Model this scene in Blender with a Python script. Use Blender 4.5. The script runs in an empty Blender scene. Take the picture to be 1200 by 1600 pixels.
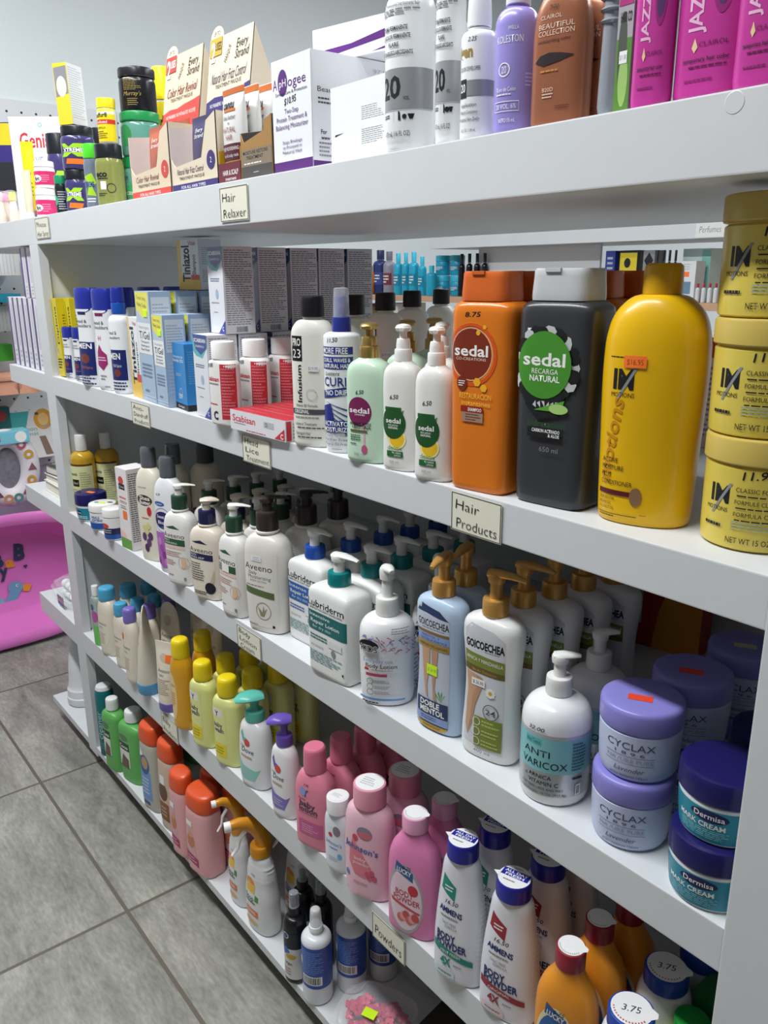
import bpy, bmesh, math, random
from mathutils import Vector, Matrix
PI = math.pi
random.seed(7)
SC = bpy.context.scene
COL = SC.collection
# ------------------------------------------------------------------ camera (metres; shelf front is the plane y = 0)
CAM = Vector((0, -0.624, 1.341)); FPX = 1276.857
RM = ((0.6263827748933044, 0.7794975701107136, -0.0053063649004779145),
      (0.21477077410666082, -0.17911967047321006, -0.9600987752513772),
      (-0.7493451367071049, 0.6002496829162526, -0.27961077277592267))
RX, RY, RZ = (Vector(r) for r in RM)
Z1, Z2, Z3, Z4, Z5 = 1.4716, 1.1069, 0.7629, 0.4283, 0.0820
B1, B2, B3, B4, B5 = 1.4115, 1.0603, 0.7135, 0.3695, 0.0622
def ray(u, v): return RX*((u-600)/FPX) + RY*((v-800)/FPX) + RZ
def at(u, v, z):
    d = ray(u, v); return CAM + d*((z-CAM.z)/d.z)
def aty(u, v, y):
    d = ray(u, v); return CAM + d*((y-CAM.y)/d.y)
def atx(u, v, x):
    d = ray(u, v); return CAM + d*((x-CAM.x)/d.x)
def hgt(P, v):
    q = Vector(P)-CAM; k = (v-800)/FPX
    A, Bz, Cc, D = RY.dot(q), RY.z, RZ.dot(q), RZ.z
    return (k*Cc-A)/(Bz-k*D)
# ------------------------------------------------------------------ materials
MATS = {}
def lin(c):
    c /= 255.0
    return c/12.92 if c <= 0.04045 else ((c+0.055)/1.055)**2.4
def rgb(h):
    h = h.lstrip('#'); return tuple(lin(int(h[i:i+2], 16)) for i in (0, 2, 4)) + (1,)
def M(hexc, rough=0.35, metal=0.0, trans=0.0, bump=0.0, bscale=60, mottle=0.0, coat=0.0, sss=0.0, ior=1.45, emit=0):
    key = (hexc, rough, metal, trans, bump, bscale, mottle, coat, sss, emit)
    if key in MATS: return MATS[key]
    m = bpy.data.materials.new('surface_%d' % len(MATS)); m.use_nodes = True
    nt = m.node_tree; bs = nt.nodes['Principled BSDF']
    bs.inputs['Base Color'].default_value = rgb(hexc)
    bs.inputs['Roughness'].default_value = rough; bs.inputs['Metallic'].default_value = metal
    bs.inputs['Transmission Weight'].default_value = trans; bs.inputs['IOR'].default_value = ior
    if coat: bs.inputs['Coat Weight'].default_value = coat
    if emit:
        bs.inputs['Emission Color'].default_value = rgb(hexc); bs.inputs['Emission Strength'].default_value = emit
    tc = nt.nodes.new('ShaderNodeTexCoord'); nz = nt.nodes.new('ShaderNodeTexNoise')
    nz.inputs['Scale'].default_value = bscale; nz.inputs['Detail'].default_value = 4
    nt.links.new(tc.outputs['Object'], nz.inputs['Vector'])
    if bump:
        b = nt.nodes.new('ShaderNodeBump'); b.inputs['Strength'].default_value = bump; b.inputs['Distance'].default_value = 0.002
        nt.links.new(nz.outputs['Fac'], b.inputs['Height']); nt.links.new(b.outputs['Normal'], bs.inputs['Normal'])
    mx = nt.nodes.new('ShaderNodeMix'); mx.data_type = 'RGBA'; mx.blend_type = 'MULTIPLY'
    mx.inputs['Factor'].default_value = mottle if mottle else 0.03
    mx.inputs['A'].default_value = rgb(hexc)
    nt.links.new(nz.outputs['Fac'], mx.inputs['B']); nt.links.new(mx.outputs['Result'], bs.inputs['Base Color'])
    MATS[key] = m
    return m
def clear_film(hexc='#ffffff', a=0.25, rough=0.1):
    key = ('film', hexc, a, rough)
    if key in MATS: return MATS[key]
    m = bpy.data.materials.new('clear_film_%d' % len(MATS)); m.use_nodes = True
    nt = m.node_tree; bs = nt.nodes['Principled BSDF']
    bs.inputs['Base Color'].default_value = rgb(hexc); bs.inputs['Roughness'].default_value = rough
    bs.inputs['Alpha'].default_value = a
    nz = nt.nodes.new('ShaderNodeTexNoise'); nz.inputs['Scale'].default_value = 45
    tc = nt.nodes.new('ShaderNodeTexCoord'); nt.links.new(tc.outputs['Object'], nz.inputs['Vector'])
    b = nt.nodes.new('ShaderNodeBump'); b.inputs['Strength'].default_value = 0.6; b.inputs['Distance'].default_value = 0.004
    nt.links.new(nz.outputs['Fac'], b.inputs['Height']); nt.links.new(b.outputs['Normal'], bs.inputs['Normal'])
    MATS[key] = m
    return m
BLK = M('#15151a', 0.45); INK = M('#16161c', 0.5); WHT = M('#f2f2ef', 0.32); PAPER = M('#eeeeee', 0.6); GRY = M('#8b8d90', 0.5)
LGR = M('#b9bcc0', 0.5); DGR = M('#4b4d52', 0.5); GOLD = M('#d8a458', 0.34, 0.45); FLUO = M('#d4ff1e', 0.55); ORST = M('#ff7a2e', 0.55)
# ------------------------------------------------------------------ objects
def tag(o, label=None, cat=None, group=None, kind=None):
    if label: o['label'] = label
    if cat: o['category'] = cat
    if group: o['group'] = group
    if kind: o['kind'] = kind
    return o
def empty(name, loc, rz=0.0):
    o = bpy.data.objects.new(name, None); COL.objects.link(o); o.empty_display_size = 0.03
    o.location = loc; o.rotation_euler = (0, 0, rz); return o
def link_mesh(name, me, parent=None):
    o = bpy.data.objects.new(name, me); COL.objects.link(o)
    if parent: o.parent = parent
    return o
def finish(name, bm, mats, parent=None, smooth=True, ang=38):
    me = bpy.data.meshes.new(name); bm.to_mesh(me); bm.free()
    for m in (mats if isinstance(mats, (list, tuple)) else [mats]): me.materials.append(m)
    if smooth:
        me.polygons.foreach_set('use_smooth', [True]*len(me.polygons)); me.set_sharp_from_angle(angle=math.radians(ang))
    return link_mesh(name, me, parent)
def dup(root, loc, rz=None, label=None, group=None):
    r = root.copy(); COL.objects.link(r); r.location = loc
    if rz is not None: r.rotation_euler = (r.rotation_euler[0], r.rotation_euler[1], rz)
    if label: r['label'] = label
    if group: r['group'] = group
    for ch in list(root.children):
        c = ch.copy(); COL.objects.link(c); c.parent = r
        for g in list(ch.children):
            d = g.copy(); COL.objects.link(d); d.parent = c
    return r
# ------------------------------------------------------------------ shapes
def pchip(xs, ys):
    n = len(xs); h = [xs[i+1]-xs[i] for i in range(n-1)]; dl = [(ys[i+1]-ys[i])/h[i] for i in range(n-1)]
    m = [0.0]*n
    for i in range(1, n-1):
        if dl[i-1]*dl[i] > 0:
            w1, w2 = 2*h[i]+h[i-1], h[i]+2*h[i-1]; m[i] = (w1+w2)/(w1/dl[i-1]+w2/dl[i])
    m[0], m[-1] = dl[0], dl[-1]
    def f(x):
        if x <= xs[0]: return ys[0]
        if x >= xs[-1]: return ys[-1]
        i = 0
        while x > xs[i+1]: i += 1
        t = (x-xs[i])/h[i]; a = 1-t
        return (1+2*t)*a*a*ys[i]+t*a*a*h[i]*m[i]+t*t*(3-2*t)*ys[i+1]-t*t*a*h[i]*m[i+1]
    return f
class Prof:
    def __init__(s, keys):
        ks = []
        for k in keys:
            k = tuple(k) if len(k) == 4 else tuple(k)+(2,)
            if ks and k[0] <= ks[-1][0]: k = (ks[-1][0]+1e-5,)+k[1:]
            ks.append(k)
        s.k = ks; xs = [k[0] for k in ks]
        s.a, s.b, s.n = (pchip(xs, [k[i] for k in ks]) for i in (1, 2, 3))
        s.cache = {}
    def rows(s, step=0.006):
        zs = [s.k[0][0]]
        for p, q in zip(s.k, s.k[1:]):
            d = q[0]-p[0]; ch = abs(q[1]-p[1])+abs(q[2]-p[2])
            c = 1 if ch < 1e-6 or d < 1e-4 else max(1, min(8, int(math.ceil(max(d, ch)/step))))
            zs += [p[0]+d*i/c for i in range(1, c+1)]
        return zs
    def table(s, z):
        kz = round(z, 3)
        if kz not in s.cache:
            a, b, n = s.a(z), s.b(z), s.n(z); pts = []; L = [0.0]
            for i in range(97):
                t = PI*i/96; st, ct = math.sin(t), math.cos(t)
                pts.append((a*abs(st)**(2/n), -b*math.copysign(abs(ct)**(2/n), ct)))
                if i: L.append(L[-1]+math.dist(pts[-1], pts[-2]))
            s.cache[kz] = (pts, L)
        return s.cache[kz]
    def surf(s, u, z, off):
        pts, L = s.table(z); au = min(abs(u), L[-1]*0.999)
        lo, hi = 0, 96
        while hi-lo > 1:
            md = (lo+hi)//2
            if L[md] <= au: lo = md
            else: hi = md
        f = (au-L[lo])/max(1e-9, L[hi]-L[lo])
        x = pts[lo][0]+(pts[hi][0]-pts[lo][0])*f; y = pts[lo][1]+(pts[hi][1]-pts[lo][1])*f
        tx, ty = pts[hi][0]-pts[lo][0], pts[hi][1]-pts[lo][1]; l = math.hypot(tx, ty) or 1
        nx, ny = ty/l, -tx/l
        if u < 0: x, nx = -x, -nx
        return Vector((x+nx*off, y+ny*off, z))
def loft_into(bm, prof, seg=44, cap=(True, True), mi=0, off=(0, 0)):
    rings = []
    for z in prof.rows():
        a, b, n = prof.a(z), prof.b(z), prof.n(z); r = []
        for i in range(seg):
            t = 2*PI*i/seg; st, ct = math.sin(t), math.cos(t)
            r.append(bm.verts.new((off[0]+a*math.copysign(abs(st)**(2/n), st), off[1]-b*math.copysign(abs(ct)**(2/n), ct), z)))
        rings.append(r)
    for p, q in zip(rings, rings[1:]):
        for i in range(seg):
            j = (i+1) % seg; f = bm.faces.new((p[i], p[j], q[j], q[i])); f.material_index = mi
    if cap[0]: bm.faces.new(rings[0][::-1]).material_index = mi
    if cap[1]: bm.faces.new(rings[-1]).material_index = mi
def tube_into(bm, pts, rad, seg=12, flat=None, mi=0):
    """sweep an ellipse along points; rad: list of (half width, half height)"""
    pts = [Vector(p) for p in pts]; rings = []
    for i, p in enumerate(pts):
        d = (pts[min(i+1, len(pts)-1)]-pts[max(i-1, 0)]).normalized()
        side = d.cross(Vector((0, 0, 1)))
        if side.length < 1e-3: side = Vector(flat) if flat else Vector((1, 0, 0))
        side.normalize(); up = side.cross(d)
        w, h = rad[i] if isinstance(rad[i], tuple) else (rad[i], rad[i])
        rings.append([bm.verts.new(p+side*w*math.cos(2*PI*j/seg)+up*h*math.sin(2*PI*j/seg)) for j in range(seg)])
    for p, q in zip(rings, rings[1:]):
        for i in range(seg):
            j = (i+1) % seg; bm.faces.new((p[i], p[j], q[j], q[i])).material_index = mi
    bm.faces.new(rings[0][::-1]).material_index = mi; bm.faces.new(rings[-1]).material_index = mi
def box_into(bm, x0, x1, y0, y1, z0, z1, bev=0.0, mi=0):
    b2 = bmesh.new(); vs = [b2.verts.new((x, y, z)) for x in (x0, x1) for y in (y0, y1) for z in (z0, z1)]
    for q in ((0, 1, 3, 2), (4, 6, 7, 5), (0, 4, 5, 1), (2, 3, 7, 6), (0, 2, 6, 4), (1, 5, 7, 3)): b2.faces.new([vs[i] for i in q])
    if bev: bmesh.ops.bevel(b2, geom=b2.edges[:], offset=bev, segments=2, profile=0.7, affect='EDGES')
    mp = {v: bm.verts.new(v.co) for v in b2.verts}
    for f in b2.faces:
        bm.faces.new([mp[v] for v in f.verts]).material_index = mi
    b2.free()
def box(name, x0, x1, y0, y1, z0, z1, mat, parent=None, bev=0.0015):
    bm = bmesh.new(); box_into(bm, x0, x1, y0, y1, z0, z1, bev); bmesh.ops.recalc_face_normals(bm, faces=bm.faces[:])
    return finish(name, bm, mat, parent, smooth=False)
def prism(name, pts, y0, y1, mat, parent=None, bev=0.001, axis='y'):
    """closed outline in x/z extruded in y"""
    bm = bmesh.new(); vs = [bm.verts.new((x, y0, z)) for x, z in pts]; f = bm.faces.new(vs)
    r = bmesh.ops.extrude_face_region(bm, geom=[f])
    for v in r['geom']:
        if isinstance(v, bmesh.types.BMVert): v.co.y = y1
    if bev: bmesh.ops.bevel(bm, geom=bm.edges[:], offset=bev, segments=2, profile=0.7, affect='EDGES')
    bmesh.ops.recalc_face_normals(bm, faces=bm.faces[:])
    return finish(name, bm, mat, parent)
# ------------------------------------------------------------------ printing on surfaces
GLY = {}
def glyph(s, bold):
    key = (s, bold)
    if key not in GLY:
        cu = bpy.data.curves.new('lettering', 'FONT'); cu.body = s; cu.size = 1; cu.align_x = 'CENTER'; cu.resolution_u = 2
        cu.offset = bold; ob = bpy.data.objects.new('lettering', cu); COL.objects.link(ob)
        me = bpy.data.meshes.new_from_object(ob)
        vs = [(v.co.x, v.co.y) for v in me.vertices]; fs = [tuple(p.vertices) for p in me.polygons]
        bpy.data.objects.remove(ob); bpy.data.meshes.remove(me); bpy.data.curves.remove(cu)
        xs = [v[0] for v in vs] or [0]; cx = (min(xs)+max(xs))/2
        GLY[key] = ([(x-cx, y-0.35) for x, y in vs], fs, max(xs)-min(xs))
    return GLY[key]
class Lab:
    """flat artwork laid on a surface; u in units of su, v in units of sv"""
    def __init__(s, mapf, su, sv, curved=True, step=0.004, base=0.00025):
        s.f = mapf; s.su = su; s.sv = sv; s.curved = curved; s.step = step; s.v = []; s.fc = []; s.mi = []; s.mats = []; s.n = 0; s.base = base
    def add(s, vs, fs, mat):
        if mat not in s.mats: s.mats.append(mat)
        mi = s.mats.index(mat); off = s.base+0.00006*s.n; s.n += 1
        if s.curved and vs:
            bm = bmesh.new(); bv = [bm.verts.new((x, y, 0)) for x, y in vs]
            for f in fs:
                try: bm.faces.new([bv[i] for i in f])
                except ValueError: pass
            for ax, st in ((0, s.step), (1, s.step*2.5)):
                lo, hi = min(v[ax] for v in vs), max(v[ax] for v in vs); k = math.floor(lo/st)+1
                while k*st < hi and hi-lo > st*0.8:
                    co = Vector((0, 0, 0)); co[ax] = k*st; no = Vector((0, 0, 0)); no[ax] = 1
                    bmesh.ops.bisect_plane(bm, geom=bm.verts[:]+bm.edges[:]+bm.faces[:], plane_co=co, plane_no=no, dist=1e-7); k += 1
            bm.verts.index_update()
            vs = [(v.co.x, v.co.y) for v in bm.verts]; fs = [tuple(v.index for v in f.verts) for f in bm.faces]; bm.free()
        b = len(s.v)
        for x, y in vs: s.v.append(s.f(x, y, off))
        for f in fs: s.fc.append(tuple(b+i for i in f)); s.mi.append(mi)
        return s
    def poly(s, pts, mat): return s.add([(x*s.su, y*s.sv) for x, y in pts], [tuple(range(len(pts)))], mat)
    def rect(s, u0, v0, u1, v1, mat): return s.poly([(u0, v0), (u1, v0), (u1, v1), (u0, v1)], mat)
    def ell(s, cu, cv, ru, rv, mat, a0=0, a1=360, k=28):
        """ru, rv in metres"""
        p = [(cu*s.su+ru*math.cos(math.radians(a0+(a1-a0)*i/k)), cv*s.sv+rv*math.sin(math.radians(a0+(a1-a0)*i/k))) for i in range(k if a1-a0 == 360 else k+1)]
        return s.add(p, [tuple(range(len(p)))], mat)
    def ring(s, cu, cv, r, w, mat, k=28):
        vs = []; fs = []
        for i in range(k):
            t = 2*PI*i/k
            for q in (r, r-w): vs.append((cu*s.su+q*math.cos(t), cv*s.sv+q*math.sin(t)))
        for i in range(k):
            j = (i+1) % k; fs.append((2*i, 2*j, 2*j+1, 2*i+1))
        return s.add(vs, fs, mat)
    def txt(s, t, cu, cv, h, mat, w=None, sh=0.0, rot=0, bold=0.0, al='C'):
        """h: letter height in v units; w: total width in u units"""
        vs, fs, W = glyph(t, bold); sc = h*s.sv/0.72; sx = sc if w is None else w*s.su/max(W, 1e-6)
        c, si = math.cos(math.radians(rot)), math.sin(math.radians(rot)); o = []
        dx = 0 if al == 'C' else (W*sx/2 if al == 'L' else -W*sx/2)
        for x, y in vs:
            X = x*sx+y*sc*sh+dx; Y = y*sc; o.append((cu*s.su+X*c-Y*si, cv*s.sv+X*si+Y*c))
        return s.add(o, fs, mat)
    def bars(s, u0, u1, v0, v1, n, mat, fill=0.45, al='L'):
        rr = random.Random(int(u0*1000+v0*777+n)); vs = []; fs = []
        for i in range(n):
            vc = v1-(i+0.5)*(v1-v0)/n; hh = (v1-v0)/n*fill/2; x = u0; w1 = u1-(u1-u0)*rr.choice((0, 0.05, 0.12, 0.3))
            if al == 'C': x = u0+(u1-w1)/2; w1 = u1-(u1-w1)/2
            while x < w1:
                x2 = min(w1, x+(u1-u0)*rr.uniform(0.08, 0.2)); b = len(vs)
                vs += [(x*s.su, (vc-hh)*s.sv), (x2*s.su, (vc-hh)*s.sv), (x2*s.su, (vc+hh)*s.sv), (x*s.su, (vc+hh)*s.sv)]; fs.append((b, b+1, b+2, b+3)); x = x2+(u1-u0)*0.025
        return s.add(vs, fs, mat)
    def codes(s, u0, u1, v0, v1, mat, n=18):
        rr = random.Random(n); vs = []; fs = []; x = u0; st = (u1-u0)/n
        for i in range(n):
            b = len(vs); w = st*rr.uniform(0.25, 0.75); X = u0+i*st
            vs += [(X*s.su, v0*s.sv), ((X+w)*s.su, v0*s.sv), ((X+w)*s.su, v1*s.sv), (X*s.su, v1*s.sv)]; fs.append((b, b+1, b+2, b+3))
        return s.add(vs, fs, mat)
    def done(s, name, parent):
        me = bpy.data.meshes.new(name); me.from_pydata([tuple(v) for v in s.v], [], s.fc)
        for m in s.mats: me.materials.append(m)
        me.polygons.foreach_set('material_index', s.mi); me.polygons.foreach_set('use_smooth', [s.curved]*len(me.polygons)); me.update()
        return link_mesh(name, me, parent)
# ------------------------------------------------------------------ things
ORD = ['first', 'second', 'third', 'fourth', 'fifth', 'sixth', 'seventh', 'eighth', 'ninth']
class Th:
    """one product standing on a shelf. (u, v): photo position of its nearest foot; top: row of its top; lr: columns of its sides"""
    def __init__(s, name, label, cat, foot=None, Z=0, top=None, lr=None, ratio=0.6, rz=0.0, group=None, H=None, a=None, b=None, loc=None, tp=None, row=None, f3=None):
        s.Z = Z; s.name = name
        if loc is not None: P = Vector(loc); s.H = H; s.a = a; s.b = b or a*ratio
        else:
            if tp is not None: C0 = at(tp[0], tp[1], Z+H); C0.z = Z
            elif f3 is not None: C0 = Vector(f3)
            else: C0 = at(foot[0], foot[1], Z)
            d = Vector((C0.x-CAM.x, C0.y-CAM.y, 0)); d.normalize(); r = Vector((-d.y, d.x, 0)) if d.x*0-d.y*0 else Vector((d.y, -d.x, 0))
            cr, sr = math.cos(rz), math.sin(rz)
            dl = (d.x*cr+d.y*sr, -d.x*sr+d.y*cr); rl = (r.x*cr+r.y*sr, -r.x*sr+r.y*cr)
            kd = math.hypot(dl[0], dl[1]*ratio); kr = math.hypot(rl[0], rl[1]*ratio)
            if a is None:
                dist = RZ.dot(C0+Vector((0, 0, 0.5*(H or 0.15)))-CAM)
                a = 0.5*abs(lr[1]-lr[0])*dist/FPX/kr
                dist += a*kd*0.9; a = 0.5*abs(lr[1]-lr[0])*dist/FPX/kr
            s.a = a; s.b = a*ratio
            P = C0 if tp is not None else C0+d*(a*kd)
            s.H = H if H is not None else hgt(P, top)
        P.z += 0.0006; s.loc = P; s.root = empty(name, P, rz); tag(s.root, label, cat, group); s.rz = rz
    def loft(s, name, mat, keys, parent=None, main=False, seg=44, off=(0, 0), cap=(True, True)):
        p = Prof(keys); bm = bmesh.new(); loft_into(bm, p, seg, off=off, cap=cap)
        if main: s.p = p
        return finish(name, bm, mat, parent or s.root)
    def body(s, mat, keys, name='body', seg=44):
        """keys: (z/H, x/a, y/b, n)"""
        s.body_ob = s.loft(name, mat, [(k[0]*s.H, k[1]*s.a, k[2]*s.b, k[3] if len(k) > 3 else 2) for k in keys], main=True, seg=seg); return s.body_ob
    def cyl(s, name, mat, z0, z1, r, r2=None, bev=0.12, parent=None, off=(0, 0), dome=0.0, rib=False):
        r2 = r if r2 is None else r2; h = z1-z0; c = min(bev*r, h*0.4)
        ks = [(z0, r-c*0.4, r-c*0.4), (z0+c*0.5, r, r), (z1-c, r2, r2), (z1-c*0.3, r2-c*0.3, r2-c*0.3), (z1, r2-c, r2-c)]
        if dome: ks += [(z1+dome*0.6, r2*0.7, r2*0.7), (z1+dome*0.9, r2*0.35, r2*0.35), (z1+dome, r2*0.02, r2*0.02)]
        return s.loft(name, mat, ks, parent, off=off)
    def lab(s, sv=None, base=0.00025, p=None):
        p = p or s.p; return Lab(lambda u, v, o: p.surf(u, v, o), s.a, sv or s.H, base=base)
    def top_lab(s, z, r, base=0.0003):
        """artwork lying on a flat top"""
        return Lab(lambda u, v, o: Vector((u, v, z+o)), r, r, curved=False, base=base)
    def row(s, tops, short, group, rz=None):
        s.root['group'] = group; out = []
        for i, t in enumerate(tops):
            P = at(t[0], t[1], s.Z+s.H); P.z = s.loc.z; P = s.clear_of(P)
            out.append(dup(s.root, P, s.rz if rz is None else rz, short % ORD[i+1], group))
        return out
    def clear_of(s, P):
        # keep a repeat from cutting into those already standing in its row
        if not hasattr(s, 'stood'): s.stood = [s.loc.copy()]
        c, sn = math.cos(s.rz), math.sin(s.rz)
        for _ in range(60):
            hit = False
            for q in s.stood:
                d = P-q; lx, ly = d.x*c+d.y*sn, -d.x*sn+d.y*c
                if (abs(lx)/(2.0*s.a+.003))**2.8+(abs(ly)/(2.0*s.b+.003))**2.8 < 1: hit = True
            if not hit: break
            P = P+Vector((0.0006, 0.002, 0))
        s.stood.append(P.copy()); return P
    def rowy(s, n, dy, short, group, dx=0.0):
        s.root['group'] = group
        return [dup(s.root, s.loc+Vector((dx*(i+1), dy*(i+1), 0)), s.rz, short % ORD[i+1], group) for i in range(n)]
def sh_keys(s, hb, rs, neck, n=2.4, foot=0.95, wb=1.0, ws=1.0, mid=None, nk=0.02, k=5):
    """body keys: base, straight sides, rounded shoulder up to a round neck. hb/rs fractions of H, neck in metres"""
    fa, fb = neck/s.a, neck/s.b
    ks = [(0, foot*wb*0.97, foot*wb*0.97, n), (0.012, wb*0.99, wb*0.99, n), (0.03, wb, wb, n)]
    for m in (mid or []): ks.append((m[0], m[1], m[2] if len(m) > 2 else m[1], n))
    ks.append((hb-rs, ws, ws, n))
    for i in range(1, k+1):
        t = PI/2*i/k; c = math.cos(t)
        ks.append((hb-rs+rs*math.sin(t), fa+(ws-fa)*c, fb+(ws-fb)*c, n+(2-n)*(i/k)**2))
    ks.append((hb+nk, fa, fb, 2))
    return ks
class Bx:
    """a carton. fl, fr: photo positions of its front lower corners, depth D, top: row of the front right upper corner"""
    def __init__(s, name, label, cat, fl=None, fr=None, Z=0, D=0.05, top=None, H=None, mat=None, group=None, loc=None, W=None, rz=None, bev=0.001, tilt=0.0, body='carton'):
        s.Z = Z; s.D = D
        if loc is None:
            A, B = at(fl[0], fl[1], Z), at(fr[0], fr[1], Z); s.W = W or (B-A).length
            if rz is None: rz = math.atan2(B.y-A.y, B.x-A.x)
            s.H = H or hgt(B, top); loc = B+Vector((-math.cos(rz)*s.W/2, -math.sin(rz)*s.W/2, 0))+Vector((-math.sin(rz), math.cos(rz), 0))*(D/2)
        else: s.W = W; s.H = H; rz = rz or 0.0
        s.loc = Vector(loc)+Vector((0, 0, .0006)); s.rz = rz; s.root = empty(name, s.loc, rz); s.root.rotation_euler[1] = tilt; s.root.location.z += abs(math.sin(tilt))*s.W/2; tag(s.root, label, cat, group)
        s.mat = mat; s.box = box(body, -s.W/2, s.W/2, -D/2, D/2, 0, s.H, mat, s.root, bev)
    def face(s, which='front', base=0.0004):
        W, D, H = s.W, s.D, s.H
        f = {'front': lambda u, v, o: Vector((u, -D/2-o, v)), 'right': lambda u, v, o: Vector((W/2+o, u, v)),
             'top': lambda u, v, o: Vector((u, v, H+o)), 'left': lambda u, v, o: Vector((-W/2-o, -u, v))}[which]
        su = {'front': W/2, 'right': D/2, 'top': W/2, 'left': D/2}[which]; sv = D/2 if which == 'top' else H
        L = Lab(f, su, sv, curved=False, base=base)
        if base == 0.0004: L.rect(-.99, -.99 if which == 'top' else .004, .99, .99 if which == 'top' else .996, s.mat)
        return L
    def rowy(s, n, short, group, gap=0.001, dx=0.0):
        s.root['group'] = group; d = Vector((-math.sin(s.rz), math.cos(s.rz), 0))*(s.D+gap); e = Vector((math.cos(s.rz), math.sin(s.rz), 0))*dx
        return [dup(s.root, s.loc+(d+e)*(i+1), s.rz, short % ORD[i+1], group) for i in range(n)]
# ------------------------------------------------------------------ closures
def pump(s, z0, rc, hc, mc, mh, style='saddle', dirn=0.0, hs=None, L=0.03, wide=1.0):
    """collar, stem and head of a lotion pump. dirn: heading of the spout"""
    col = s.cyl('pump_collar', mc, z0, z0+hc, rc, rc*0.97)
    dx, dy = math.cos(dirn), math.sin(dirn); bm = bmesh.new()
    zt = s.H
    if style == 'knob':
        s.cyl('pump_stem', mh, z0+hc, z0+hc+0.012, rc*0.8, rc*0.72)
        zk = z0+hc+0.012; h = zt-zk
        loft_into(bm, Prof([(zk, rc*0.42, rc*0.42), (zk+h*0.45, rc*0.42, rc*0.42), (zk+h*0.5, rc*0.78, rc*0.78), (zk+h*0.72, rc*0.92, rc*0.92), (zk+h*0.9, rc*0.76, rc*0.76), (zt, rc*0.2, rc*0.2)]), 28)
        tube_into(bm, [(0, 0, zk+h*0.66), (dx*rc*1.05, dy*rc*1.05, zk+h*0.64)], [(rc*0.3, h*0.12)]*2, 10)
    else:
        hh = hs or (zt-z0-hc); zk = z0+hc; zs = zt-hh*0.42
        loft_into(bm, Prof([(zk, rc*0.5, rc*0.5), (zk+hh*0.2, rc*0.46, rc*0.46), (zs, rc*0.46, rc*0.46), (zs+0.001, rc*0.62, rc*0.62), (zt-hh*0.12, rc*0.66, rc*0.66), (zt-hh*0.04, rc*0.6, rc*0.6), (zt, rc*0.3, rc*0.3)]), 28)
        w = rc*0.52*wide; t = hh*0.15*(0.6+0.4*wide)
        if style == 'saddle': q = [(-0.25, 0.80, 1.0), (0.2, 0.86, 1.0), (0.55, 0.80, 0.8), (0.85, 0.66, 0.55), (1.0, 0.52, 0.4)]
        elif style == 'swoop': q = [(-0.45, 0.72, 1.1), (0, 0.86, 1.5), (0.4, 0.86, 1.5), (0.75, 0.72, 1.1), (1.0, 0.5, 0.55)]
        else: q = [(-0.35, 0.80, 0.9), (0.1, 0.86, 1.1), (0.5, 0.92, 0.9), (0.85, 0.95, 0.6), (1.0, 0.9, 0.4)]
        tube_into(bm, [(dx*L*a, dy*L*a, zs+(zt-zs)*b) for a, b, c in q], [(w*c, t*max(c, 0.5)) for a, b, c in q], 14)
    hd = finish('pump_head', bm, mh, s.root)
    return col, hd
def mist(s, z0, r, mc, mclear, zt, mi):
    """collar, inner actuator and clear over-cap of a mist spray"""
    h = zt-z0
    s.cyl('spray_collar', mc, z0, z0+h*0.35, r)
    s.cyl('actuator', mi, z0+h*0.35, z0+h*0.8, r*0.55)
    s.loft('clear_cap', mclear, [(z0+h*0.351, r*0.86, r*0.86), (z0+h*0.9, r*0.78, r*0.78), (z0+h*0.985, r*0.74, r*0.74), (zt, r*0.62, r*0.62)])
def sticker(s, lab_pts, mat, name='price_sticker'): pass
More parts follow.
